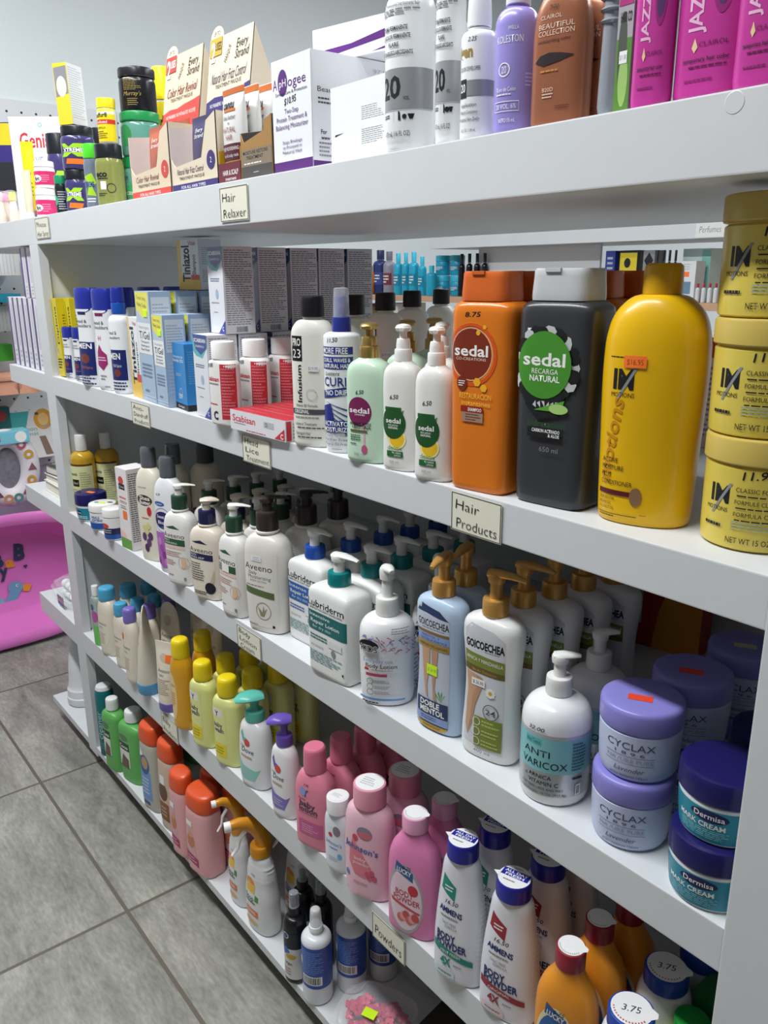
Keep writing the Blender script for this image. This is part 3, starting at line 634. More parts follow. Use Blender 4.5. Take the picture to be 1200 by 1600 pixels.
k = Th('combing_cream', 'mint green combing cream with gold knob pump, front of its row', 'hair cream', (579, 725.5), Z2, 504, (543.5, 613), .68, rz=.32)
cream_body(k, MINT); pump(k, .75*k.H, k.a*.42, .085*k.H, GLD, GLD, 'knob', -1.2); cream_label(k, True); GC = k
k.row([(637, 499), (679, 496)], 'mint green combing cream with gold knob pump, %s from the front', 'mint green combing creams')
k = Th('combing_cream', 'white combing cream with clear knob pump and green lemon label, left of two', 'hair cream', (630, 738), Z2, 506.5, (608.5, 669), .66, rz=.3)
cream_body(k, PEARL); pump(k, .75*k.H, k.a*.42, .085*k.H, CLR, CLR, 'knob', -1.2); cream_label(k, False)
k = Th('combing_cream', 'white combing cream with clear knob pump and green lemon label, beside the orange shampoo', 'hair cream', (680, 754), Z2, 510, (651.5, 714.5), .66, rz=.3)
cream_body(k, PEARL); pump(k, .75*k.H, k.a*.42, .085*k.H, CLR, CLR, 'knob', -1.2); cream_label(k, False)
k.row([(692, 503)], 'white combing cream with clear knob pump, %s in the row beside the orange shampoo', 'white combing creams')
# --- big flat shampoos
def sedal_body(k, mat, capm):
    H, a, b = k.H, k.a, k.b
    k.body(mat, [(0, .86, .9, 5), (.012, .93, .97, 5), (.06, .95, .98, 5), (.3, .97, 1, 5), (.6, .995, 1, 5), (.8, 1, 1, 5), (.845, .985, .97, 4.5), (.865, .86, .86, 4), (.87, .8, .8, 4)])
    k.loft('cap', capm, [(.872*H, a*.74, b*.86, 5), (.885*H, a*.75, b*.87, 5), (.97*H, a*.72, b*.84, 5), (.99*H, a*.715, b*.83, 5), (H, a*.69, b*.79, 5)])
    bm = bmesh.new(); box_into(bm, -a*.3, a*.1, -b*.9, -b*.7, .985*H, 1.001*H, .0004); finish('cap_tab', bm, capm, k.root, False)
ORA = M('#e07a1c', 0.3, coat=.2); ORC = M('#d9692a', 0.32)
k = Th('shampoo_bottle', 'large orange shampoo bottle with round brown emblem, front of its row', 'shampoo', (760.5, 773), Z2, 424.5, (713.5, 814.5), .62, rz=.15)
sedal_body(k, ORA, ORC); L = k.lab(); f0 = L.f; L.f = lambda u, v, o: f0(u+.12*k_a, v, o); k_a = k.a; H = k.H; BRN = M('#7c2c14', .4)
price(L, '8.75', -.3, .815, .022, .5, 2); L.ell(-.32, .64, .0325, .0335, M('#e8871f')); L.ring(-.32, .635, .0335, .004, M('#d9541b')); L.ell(-.33, .638, .0275, .0295, BRN); L.ring(-.33, .638, .0285, .0013, M('#e9b08a'))
L.txt('sedal', -.33, .655, .05, WHT, w=1.12, bold=.02); L.txt('CO-CREATIONS', -.33, .617, .013, M('#f0d9c8'), w=1.0)
for x, y, r in ((.1, .76, .0025), (-.1, .735, .003), (-.1, .515, .005), (.12, .49, .0045)): L.ell(x, y, r, r, M('#f2b12a'), k=6)
L.ell(-.6, .505, .007, .008, BRN); L.bars(-.72, -.5, .49, .52, 3, WHT); L.txt('RESTAURACION', -.15, .45, .026, M('#f7c445'), w=1.05); L.txt('instantanea', -.12, .418, .024, M('#f7c445'), w=.95); L.rect(-.62, .375, .13, .402, M('#93261a')); L.txt('SHAMPOO', -.15, .388, .016, WHT, w=.45, bold=.02); L.rect(-.58, .33, .13, .374, M('#a9826f')); L.bars(-.45, .05, .335, .37, 3, M('#5f4238')); L.done('label', k.root)
k.rowy(4, 2*k.b+.006, 'large orange shampoo bottle, %s from the front in its row', 'large orange shampoos', dx=.002)
CHA = M('#36383c', 0.34, coat=.2); SIL = M('#c6c8cb', 0.28)
k = Th('shampoo_bottle', 'large charcoal shampoo bottle with green emblem and silver cap', 'shampoo', (870.5, 796.5), Z2, 420, (817.5, 938.5), .62, rz=.12)
sedal_body(k, CHA, SIL); L = k.lab(); f1 = L.f; L.f = lambda u, v, o: f1(u+.1*k_b, v, o); k_b = k.a; GR2 = M('#47912f', .4); HG = M('#16181a', .5)
L.rect(-.75, .735, -.62, .76, WHT); L.rect(-.58, .735, .12, .76, HG); L.bars(-.5, .05, .738, .757, 2, LGR)
rr = random.Random(3)
for i in range(26):
    t = 2*PI*i/26; L.ell(-.24+.78*math.cos(t), .605+.145*math.sin(t), rr.uniform(.004, .009), rr.uniform(.004, .008), HG if i % 3 else M('#c9ccce'), k=7)
L.poly([(-.75, .5), (.3, .5), (.2, .4), (-.35, .38), (-.7, .44)], HG)
for i in range(7): L.poly([(-.5+.12*i, .44+.01*(i % 3)), (-.42+.12*i, .46), (-.4+.12*i, .43)], M('#c9ccce'))
L.ell(-.24, .61, .0315, .0335, GR2); L.txt('sedal', -.24, .635, .055, WHT, w=1.12, bold=.02); L.txt('RECARGA', -.2, .585, .022, WHT, w=.7); L.txt('NATURAL', -.2, .555, .026, WHT, w=.8, bold=.02)
L.poly([(-.45, .42), (.35, .47), (.3, .44), (0, .42)], M('#5da53a')); L.ell(.2, .432, .011, .005, M('#a9d27a'))
L.txt('hidratacion', -.1, .365, .03, M('#2f5a35'), w=1.0); L.rect(-.6, .305, .3, .345, HG); L.txt('CARBON ACTIVADO', -.1, .334, .015, WHT, w=.75, bold=.02); L.txt('& ALOE', .12, .316, .014, WHT, w=.3, bold=.02); L.txt('650 ml', 0, .255, .022, M('#85898c'), w=.5); L.done('label', k.root)
# --- big yellow conditioner
YB_ = M('#e9b80c', 0.3, coat=.15); DKB = M('#3b2a10', .45)
k = Th('conditioner_bottle', 'huge golden yellow conditioner bottle with orange price sticker', 'conditioner', (1003, 826), Z2, 412, (943, 1097), .72, rz=.32)
k.body(YB_, [(0, .86, .88, 2.3), (.008, .9, .93, 2.3), (.02, .91, .94, 2.3), (.3, .96, .97, 2.3), (.6, 1, 1, 2.3), (.7, .985, .985, 2.3), (.77, .93, .94, 2.2), (.82, .83, .86, 2.1), (.855, .68, .76, 2), (.88, .5, .62, 2), (.887, .36, .5, 2)], seg=56)
H, a = k.H, k.a; cr = a*.36
k.loft('cap', M('#d9a70c', .35), [(.888*H, cr, cr), (.9*H, cr*1.02, cr*1.02), (.975*H, cr*1.0, cr*1.0), (.99*H, cr*.97, cr*.97), (H, cr*.8, cr*.8)])
L = Lab(lambda u, v, o: k.p.surf(u, v, o), a, H); 
L.bars(-.75, -.3, .652, .662, 1, DKB); L.txt('IM', -.42, .575, .075, INK, w=.44, bold=.04); L.txt('/', -.34, .56, .13, GRY, sh=.3); L.txt('MOTIONS', -.42, .515, .018, INK, w=.5)
L.su = L.sv = 1; L.txt('motions', -a*.62, H*.34, a*.3, M('#c98a12'), rot=82, w=H*.33, sh=.2, bold=.02); L.su, L.sv = a, H
for i, t in enumerate(('ACTIVE', 'MOISTURE', 'PLUS', 'CONDITIONER')): L.txt(t, -.8, .255-.03*i, .02, INK, w=.105*len(t)*.62, al='L')
L.rect(-.85, .115, -.05, .135, M('#5c1c22')); L.ell(0, .118, .006, .009, M('#8a6a4a'))
for i, t in enumerate(('SHEA BUTTER', 'ARGAN OIL', 'COCONUT OIL')): L.txt(t, -.82, .1-.02*i, .012, INK, w=.036*len(t), al='L')
L.rect(-.85, .035, .05, .038, INK); L.bars(-.8, -.4, .022, .032, 1, INK); L.bars(.1, .25, .045, .05, 1, INK); L.done('label', k.root)
q = Lab(lambda u, v, o: k.p.surf(u, v, o), a, H, base=.0012); q.rect(-.42, .62, .02, .665, ORST); q.txt('$16.95', -.2, .642, .022, M('#b5531a'), w=.32, rot=0); q.done('price_sticker', k.root)['label'] = 'orange price sticker'
# --- gold jars stacked at the right
GJ = M('#d9c455', 0.32, coat=.2); GJL = M('#c9b15a', 0.34)
R_ = .0468; HJ = hgt(at(1172, 867, Z2), 692)
P = at(1172, 867, Z2); d = Vector((P.x-CAM.x, P.y-CAM.y, 0)).normalized(); P = P+d*R_
def gold_jar(label, loc):
    k = Th('hair_cream_jar', label, 'jar', Z=Z2, loc=loc, H=HJ, a=R_, b=R_, rz=.25)
    k.body(GJ, [(0, .9, .9), (.02, .96, .96), (.1, .97, .97), (.74, .985, .985), (.76, .93, .93), (.78, .93, .93)])
    k.cyl('lid', GJL, .775*HJ, HJ, R_*1.03, R_*1.03, .05)
    L = k.lab(); L.txt('IM', -.5, .5, .16, INK, w=.42, bold=.03); L.txt('/', -.45, .46, .3, GRY, sh=.3); L.txt('MOTIONS', -.55, .36, .04, INK, w=.5)
    price(L, '11.95', .2, .7, .075, .55)
    for i in range(3): L.txt(('CLASSIC FORMULA', 'FORMULE CLASSIQUE', 'FORMULA CLASICA')[i], .3, .56-.11*i, .04, INK, w=.95, al='C'); L.bars(-.15, .85, .495-.11*i, .52-.11*i, 1, INK)
    L.bars(-.2, .6, .2, .28, 3, M('#9fb39a')); L.txt('NET WT 15 OZ (425 g)', .3, .1, .055, INK, w=1.15); L.bars(-.8, -.35, .18, .24, 1, INK); L.ell(.75, .22, .004, .006, M('#3f9a9a')); L.done('label', k.root); return k
gold_jar('gold hair cream jar at the bottom of its stack of three', P)
gold_jar('gold hair cream jar in the middle of its stack of three', P+Vector((-.004, .002, HJ+.0004)))
gold_jar('gold hair cream jar on top of its stack, nearest the top shelf', P+Vector((-.008, .004, 2*HJ+.0008)))
# --- carton at the back by the jars
k = Bx('perfume_carton', 'white carton with orange top at the back behind the conditioner', 'box', loc=at(1095, 690, Z2)+Vector((.02, .0, 0)), W=.09, D=.08, H=.15, rz=.1, Z=Z2, mat=M('#dedad6', .5))
L = k.face(); L.rect(-1, .82, 1, .999, M('#cf5a22')); L.bars(-.8, .8, .1, .75, 14, GRY); L.done('printed_lettering', k.root); L = k.face('right'); L.rect(-1, .82, 1, .999, M('#cf5a22')); L.bars(-.8, .8, .1, .75, 14, GRY); L.done('printed_lettering', k.root)
# ================================================================== THIRD SHELF: body lotions
OILY = M('#d9ac30', 0.15, trans=0.25, coat=.4); TANL = M('#d9dba4', .45)
k = Th('oil_bottle', 'clear bottle of amber oil with pale label, against the left post', 'oil', (128, 803), Z3, 679, (109, 145), .95, rz=.5)
k.root.location += Vector((.014, .012, 0)); k.loc += Vector((.014, .012, 0))
k.body(OILY, sh_keys(k, .79, .1, k.a*.42, 2)); k.cyl('cap', clear_film('#e8e8e6', .75, .2), .8*k.H, k.H, k.a*.46)
L = k.lab(); L.rect(-1.5, .12, 1.5, .62, TANL); L.rect(-1.5, .62, 1.5, .645, M('#5b3a12')); L.rect(-.5, .36, .25, .45, BLK); L.txt('Almond', -.1, .405, .035, TANL, w=.5); L.txt('naturals', -.2, .52, .04, INK, w=.7, bold=.01); L.bars(.35, 1.2, .15, .55, 14, M('#a5a77a')); L.bars(-.9, .1, .15, .33, 6, M('#a5a77a')); L.done('label', k.root)
P = at(157, 674.5, Z3+k.H); P.z = k.loc.z; P.x += .018
dup(k.root, P, .5, 'clear bottle of amber oil with pale label, behind its twin and farther from the post')
def jar(label, foot, top, lr, body, lid, Z, lidf=.72, rz=.3, ratio=1.0, cat='jar', name='cream_jar', H=None, lr_row=None, bodyn=None, lid_r=1.02, loc=None, a=None):
    k = Th(name, label, cat, foot, Z, top, lr, ratio, rz=rz, H=H, loc=loc, a=a)
    k.body(body, bodyn or [(0, .88, .88), (.03, .95, .95), (.1, .97, .97), (lidf-.03, .98, .98), (lidf-.01, .93, .93), (lidf+.02, .92, .92)])
    k.cyl('lid', lid, (lidf+.005)*k.H, k.H, k.a*lid_r, k.a*lid_r, .14); return k
TEAL = M('#1e88a0', .35); NAVL = M('#1d1b58', .26)
DJB = [(0, .82, .82), (.04, .9, .9), (.3, .95, .95), (.58, .98, .98), (.6, .93, .93), (.64, .92, .92)]
k = jar('small teal and navy cream jar with orange sticker on its lid', (146, 816), 768, (131.5, 178.5), M('#e9edf0', .3), NAVL, Z3, .56, rz=.4, bodyn=DJB)
L = k.lab(); L.rect(-1.5, .06, 1.5, .5, TEAL); L.ell(-.2, .33, .011, .006, NAVL); L.txt('Dermisa', -.2, .33, .08, WHT, w=.5); L.bars(-.7, .5, .1, .22, 2, WHT); L.done('label', k.root)
L = k.top_lab(k.H, 1); L.rect(-.004, -.012, .02, .0, ORST); L.done('price_sticker', k.root)['label'] = 'orange price sticker'
k = jar('white healing cream jar with blue band and lime sticker on its lid', (164.5, 829.5), 785, (145, 187), WPL, WPL, Z3, .68, rz=.5)
L = k.lab(); L.rect(-1.5, .05, 1.5, .3, M('#2557a8', .4)); L.txt('HEALS', .05, .52, .1, M('#2557a8'), w=.7, bold=.02); L.txt('SOFTENS', .15, .4, .09, M('#2557a8'), w=.9, bold=.02); L.bars(-.8, .6, .31, .35, 1, GRY); L.done('label', k.root)
L = k.top_lab(k.H, 1); L.rect(-.005, -.01, .012, .0, FLUO); L.done('price_sticker', k.root)['label'] = 'lime price sticker'
L = k.top_lab(k.H, 1); L.ell(-.012, -.006, .006, .004, M('#2d9ab8')); L.ell(.018, .006, .008, .005, M('#5a4a42')); L.done('lid_print', k.root)
k = jar('little white jar with navy band tucked against the tall cocoa carton', (181, 845.5), 793, (172.5, 205), WPL, WPL, Z3, .72, rz=.35)
L = k.lab(); L.rect(-1.4, .05, 1.4, .2, M('#2557a8', .4)); L.rect(-1.4, .2, 1.4, .4, M('#2b2a52')); L.ell(-.15, .47, .011, .006, M('#d0483a')); L.bars(-.6, .6, .23, .37, 2, LGR); L.done('label', k.root)
PAL = M('#ece7e8', .42)
k = Bx('lotion_carton', 'tall white carton with barcode side and green foot', 'box', (191.5, 853.5), (208.5, 862), Z3, 0.05, top=735, mat=PAL)
L = k.face(); L.rect(-1, .002, .9, .13, M('#6aa84a')); L.poly([(-.98, .13), (.3, .13), (-.2, .2), (-.98, .22)], M('#f2c9c5')); L.ell(-.1, .85, .0115, .009, M('#d0483a')); L.rect(-.55, .74, .5, .81, BLK); L.txt("Cocoa", 0, .775, .03, WHT, w=.8); L.bars(-.6, .6, .62, .66, 1, M('#e06a62')); L.txt('STRETCH', 0, .585, .03, M('#9a3a4a'), w=1.2); L.bars(-.5, .5, .5, .55, 2, GRY); L.done('printed_lettering', k.root)
L = k.face('right'); L.bars(-.9, .9, .1, .95, 32, M('#77787c'), fill=.55); L.done('printed_lettering', k.root)
L = k.face('front', .001); L.rect(-.2, .38, .5, .48, ORST); L.done('price_sticker', k.root)['label'] = 'orange price sticker'
dup(k.root, k.loc+Vector((.004, k.D+.004, 0)), k.rz, 'tall white carton standing directly behind the barcode-sided one')
# --- shea butter and sweet pea lotions with grey caps
GCAP = M('#73777e', .3, .35); SHEA = M('#e6e1cf', .3)
def tall(label, foot, top, lr, m):
    k = Th('lotion_bottle', label, 'lotion', foot, Z3, top, lr, .6, rz=.32)
    k.body(m, [(0, .8, .86, 2.6), (.015, .88, .95, 2.6), (.2, .95, 1, 2.6), (.45, 1, 1, 2.6), (.62, 1, 1, 2.6), (.72, .93, .95, 2.5), (.78, .78, .85, 2.3), (.815, .56, .75, 2.1), (.83, .42, .66, 2)])
    k.loft('cap', GCAP, [(.831*k.H, k.a*.45, k.a*.42), (.84*k.H, k.a*.47, k.a*.43), (.97*k.H, k.a*.46, k.a*.42), (k.H, k.a*.42, k.a*.38)]); return k
k = tall('cream lotion with grey cap and brown and purple flower print', (246, 879), 699, (214.5, 256), SHEA); SH = k
L = k.lab(); L.txt('naturals', -.1, .665, .02, GRY, w=.7, sh=.3); L.ell(.0, .55, k.a*.62, .048*k.H, M('#4a3027')); L.txt('Shea', .05, .57, .038, WHT, w=.85, bold=.02); L.txt('Butter', .05, .53, .034, WHT, w=.9, bold=.02); L.ell(.35, .455, .006, .01, RED); L.bars(-.3, .3, .38, .4, 1, M('#c9604a'))
for x, y, c in ((-.2, .22, '#5e3a6a'), (.15, .17, '#6a4276'), (-.05, .12, '#563460'), (.3, .23, '#5e3a6a')): L.ell(x, y, .0065, .009, M(c, .5))
for x, y in ((-.1, .3), (.2, .32), (.05, .27)): L.ell(x, y, .006, .007, M('#d6d08e', .5))
L.done('label', k.root)
SP = M('#e9eaee', .28)
k = tall('white lotion with grey cap, navy oval and magenta flower print', (275, 899), 714, (250, 294), SP)
L = k.lab(); L.txt('6.29', -.3, .69, .022, INK, sh=.3); L.ell(-.25, .61, k.a*.42, .02*k.H, M('#2a5aa8', .4)); L.txt('Lander', -.25, .61, .018, WHT, w=.5); L.ell(-.05, .47, k.a*.68, .075*k.H, M('#242a66', .4)); L.ring(-.05, .47, k.a*.72, .001, M('#6a72c0')); L.txt('Sweet Pea', .0, .5, .03, WHT, w=1.0, bold=.01); L.txt('Blossom', .05, .45, .03, WHT, w=.95, bold=.01); L.txt('lotion', .1, .41, .015, M('#9ab0e0'), w=.5)
L.poly([(-.85, .36), (.75, .36), (.7, .06), (-.4, .04), (-.8, .12)], M('#b06ab8', .4))
for i in range(9): L.ell(-.6+.16*i, .1+.06*((i*7) % 4), .006, .008, M(('#8a3f96', '#c987c9', '#9a54a8')[i % 3], .4))
L.done('label', k.root)
P = at(268.5, 694, Z3+SH.H); P.z = SH.loc.z
dup(SH.root, P, .32, 'cream lotion with grey cap, behind the brown and purple flower bottle')
k = Th('lotion_bottle', 'broad cream lotion with dark grey cap in the shade behind the tall bottles', 'lotion', Z=Z3, H=SH.H*1.02, a=.043, ratio=.62, tp=(312, 692), rz=.12)
k.body(M('#dcd2c0', .3), sh_keys(k, .82, .16, k.a*.36, 2.4)); k.cyl('cap', M('#4a4c52', .35), .83*k.H, k.H, k.a*.42)
L = k.lab(); L.ell(0, .4, k.a*.5, .05*k.H, M('#7a3a3a', .4)); L.txt('Cocoa', 0, .4, .04, WHT, w=.7); L.done('label', k.root)
# --- pump lotions with an oat plant
def av_body(k, mat):
    k.body(mat, [(0, .82, .9, 3), (.008, .88, .97, 3), (.03, .9, 1, 3), (.25, .97, 1, 3), (.45, 1, 1, 3), (.6, .99, .99, 2.8), (.66, .93, .94, 2.6), (.70, .8, .86, 2.4), (.725, .6, .74, 2.2), (.735, .44, .62, 2.05), (.738, .42, .42/.6, 2), (.745, .46, .46/.6, 2), (.755, .46, .46/.6, 2), (.762, .40, .40/.6, 2)])
def aveeno(label, foot, top, lr, mat, mc, mh, style, band, big=False, rz=.36, price_=True):
    k = Th('pump_lotion', label, 'lotion', foot, Z3, top, lr, .6, rz=rz)
    av_body(k, mat); H, a = k.H, k.a
    pump(k, .763*H, a*.43, .135*H, mc, mh, style, .7, L=a*.88 if style == 'saddle' else a*.62)
    L = k.lab(); C = M(band, .4); L.rect(-.88, .045, .78, .615, mat)
    if big:
        L.txt('Aveeno', -.1, .50, .05, INK, w=1.35); L.txt('Daily', -.35, .455, .024, DGR, w=.4); L.txt('Moisturizing', -.05, .425, .026, M('#6a7a4a'), w=1.1); L.txt('BODY LOTION', -.1, .395, .015, GRY, w=.8); L.bars(-.75, .55, .35, .365, 1, GRY); L.poly([(-.8, .345), (.62, .32), (.62, .27), (-.8, .295)], C); L.ring(.1, .17, a*.36, .0012, M('#8a8a76')); L.poly([(-.05, .13), (.12, .13), (.3, .2), (.15, .17), (.12, .215), (.05, .16), (-.15, .2)], M('#8a8f6a')); L.bars(-.7, -.2, .05, .065, 1, GRY); L.rect(.5, .05, .6, .07, INK); L.rect(-.4, .545, .1, .585, PAPER); L.bars(-.3, .05, .55, .58, 2, LGR)
    else:
        L.poly([(-.6, .585), (.0, .61), (.45, .575), (-.3, .575)], C); L.txt('Aveeno', -.05, .51, .05, INK, w=1.5); L.rect(-.85, .41, .7, .475, C); L.txt('DAILY' if band != '#232850' else 'SKIN', -.55, .458, .02, WHT, w=.45, al='C'); L.txt('MOISTURIZING' if band != '#232850' else 'RELIEF', -.25, .43, .02, WHT, w=.9)
        if band == '#232850':
            for i in range(8): L.bars(-.8, .2, .36-.024*i, .378-.024*i, 1, INK)
            L.poly([(.1, .12), (.5, .2), (.75, .33), (.7, .2), (.4, .14)], M('#c9bda0')); L.ell(.45, .13, a*.3, a*.3, M('#20232e')); L.bars(-.6, .3, .05, .09, 2, INK)
        else:
            L.rect(-.85, .375, .7, .405, M('#e9c9bd')); L.bars(-.75, .4, .29, .35, 3, M('#c08a80')); L.bars(-.75, .1, .2, .26, 3, M('#c08a80')); L.ring(.55, .24, a*.34, .001, M('#d9b99a')); L.poly([(.4, .2), (.55, .18), (.75, .22), (.7, .28), (.55, .3), (.42, .27)], M('#e3c3a5')); L.bars(-.6, -.2, .09, .11, 1, GRY); L.rect(.5, .06, .65, .09, GRY)
    L.done('label', k.root); return k
AVW = M('#e9e7e4', .28); AVC = M('#e6dccc', .28); AGR = M('#2b4a38', .32); ANV = M('#23284e', .25); ABR = M('#3a302e', .3); HW = M('#e6e6e2', .25); HT = M('#ddd3c2', .25)
k = aveeno('white oat lotion with dark green collar and pale pump, beside the purple flower bottle', (290.5, 917), 757, (262, 309.5), AVW, AGR, HW, 'saddle', '#2c5b3c')
k.row([(325, 750), (358.5, 745), (390, 740), (419, 735.5)], 'white oat lotion with dark green collar, %s back from the pale label bottle', 'white oat lotions with green collars')
k = aveeno('cream oat lotion with navy collar and cream pump', (332.5, 940), 780, (301.5, 354), AVC, ANV, HT, 'swoop', '#232850')
k.row([(363, 774.5), (397, 766.5), (430, 761)], 'cream oat lotion with navy collar, %s from the front in its row', 'cream oat lotions with navy collars')
k = aveeno('white oat lotion with dark green collar, partly covered label and long pump spout', (374.5, 968), 788, (348, 394.5), AVW, AGR, HW, 'saddle', '#2c5b3c', rz=.1)
L = Lab(lambda u, v, o: k.p.surf(u, v, o), k.a, k.H, base=.0013); L.rect(-.35, .41, .25, .48, PAPER); L.done('price_sticker', k.root)['label'] = 'blank white price sticker'
k.row([(402, 778.5), (438, 770), (475, 763)], 'white oat lotion with dark green collar, %s in the row behind the stickered one', 'white oat lotions behind the stickered one')
k = aveeno('large cream oat lotion with dark brown pump, front of its row', (426, 993), 776, (386.5, 455.5), M('#e6e2db', .28), ABR, ABR, 'saddle', '#5b6f42', big=True)
k.row([(461, 770.5), (499, 764)], 'large cream oat lotion with dark brown pump, %s from the front', 'large oat lotions with brown pumps')
# --- rectangular clinical lotions
LUB = M('#eaebe9', .3)
def lubri(label, foot, top, lr, mc, band, name2):
    k = Th('pump_lotion', label, 'lotion', foot, Z3, top, lr, .58, rz=.06)
    H, a = k.H, k.a
    k.body(LUB, [(0, .93, .93, 8), (.012, .985, .985, 8), (.05, 1, 1, 8), (.55, 1, 1, 8), (.66, .985, .985, 8), (.70, .94, .95, 7), (.725, .82, .86, 5), (.74, .64, .72, 3), (.75, .42, .56, 2.2), (.757, .35, .35/.58, 2)])
    pump(k, .758*H, a*.37, .105*H, mc, HW, 'saddle', .2, L=a*.75)
    L = k.lab(); C = M(band, .4); L.txt('Lubriderm', -.02, .60, .06, INK, w=1.75, bold=.005); L.txt('DERMATOLOGIST DEVELOPED', 0, .555, .016, INK, w=1.6); L.rect(-.97, .37, .95, .53, C); L.txt(name2, -.3, .5, .03, WHT, w=1.0); L.txt('Repair Lotion', -.05, .45, .032, WHT, w=1.4, bold=.01); L.txt('for dry skin', -.2, .405, .026, M('#c9e0e0'), w=.9)
    L.bars(-.8, .1, .29, .34, 2, C); L.txt('FRAGRANCE', -.45, .24, .018, GRY, w=.6); L.ell(.35, .235, .005, .006, GRY); L.rect(.1, .275, .75, .335, M('#dfe0e4')); L.bars(-.85, .75, .1, .2, 5, M('#7fa9a8')); L.rect(.75, .08, .82, .1, INK); L.done('label', k.root); return k
k = lubri('white rectangular lotion with bright blue collar, front of its row', (497, 1016), 827, (476, 543), M('#2350a8', .25), '#2f62a8', 'Intense')
k.row([(545, 818), (583, 809), (619, 802), (655, 796)], 'white rectangular lotion with bright blue collar, %s from the front', 'clinical lotions with blue collars')
k = lubri('white rectangular lotion with teal collar, front of its row', (534, 1071), 866, (488.5, 566), M('#0f7d80', .25), '#1d6a6a', 'Intensive')
k.row([(570.5, 855), (606, 844), (645, 835.5), (686, 827)], 'white rectangular lotion with teal collar, %s from the front', 'clinical lotions with teal collars')
# --- kids lotion
k = Th('pump_lotion', 'plump white kids body lotion with squiggle print and white pump', 'lotion', (606, 1105.5), Z3, 886, (565.5, 653), .85, rz=.85)
H, a = k.H, k.a
k.body(M('#ebebed', .24), [(0, .86, .88, 2.3), (.01, .92, .95, 2.3), (.04, .95, .97, 2.3), (.3, .99, .99, 2.2), (.5, 1, 1, 2.2), (.56, .97, .97, 2.1), (.61, .84, .87, 2), (.635, .68, .74, 2), (.645, .5, .55, 2), (.65, .42, .48, 2)])
pump(k, .651*H, a*.42, .13*H, HW, HW, 'fin', -1.2, L=a*.5)
L = k.lab(); rr = random.Random(5)
for i in range(70):
    x, y = rr.uniform(-.95, 1.35), rr.uniform(.425, .535); t = rr.uniform(0, PI); c = M(('#3a6ab8', '#7a4a9a', '#c23a5a')[i % 3], .4); w, h = .09*math.cos(t), .018*math.sin(t)
    L.poly([(x-w, y-h), (x+w*.4, y+h*.2+.006), (x+w, y+h), (x+w*.9, y+h-.006), (x+w*.3, y+h*.2-.001), (x-w, y-h-.006)], c)
L.ell(-.62, .475, a*.36, .04*H, INK); L.txt('KIDS', -.6, .45, .05, WHT, w=.62, bold=.05); L.txt('KIDS', -.6, .45, .048, INK, w=.6, bold=.01); L.txt('Everyday use', -.3, .365, .032, M('#6f9ad0'), w=1.0); L.txt('Body Lotion', -.18, .325, .032, INK, w=1.05, bold=.01)
L.rect(-.75, .285, -.6, .305, RED); L.bars(-.5, .2, .288, .3, 1, GRY); L.rect(-.7, .245, .02, .268, M('#b84a6a'))
for i in range(3): L.ring(-.55, .205-.042*i, .0045, .0006, INK); L.bars(-.4, .1, .192-.042*i, .217-.042*i, 2, GRY)
L.rect(-.95, .06, .6, .076, M('#6fa0d8')); L.bars(-.85, -.2, .03, .05, 1, INK); L.bars(.95, 1.25, .1, .4, 9, M('#5a78a8')); L.bars(.15, .75, .565, .61, 3, GRY); L.done('label', k.root)
k.row([(673, 871)], 'plump white kids lotion with pale pump, %s in its row behind the squiggle print', 'kids lotions')
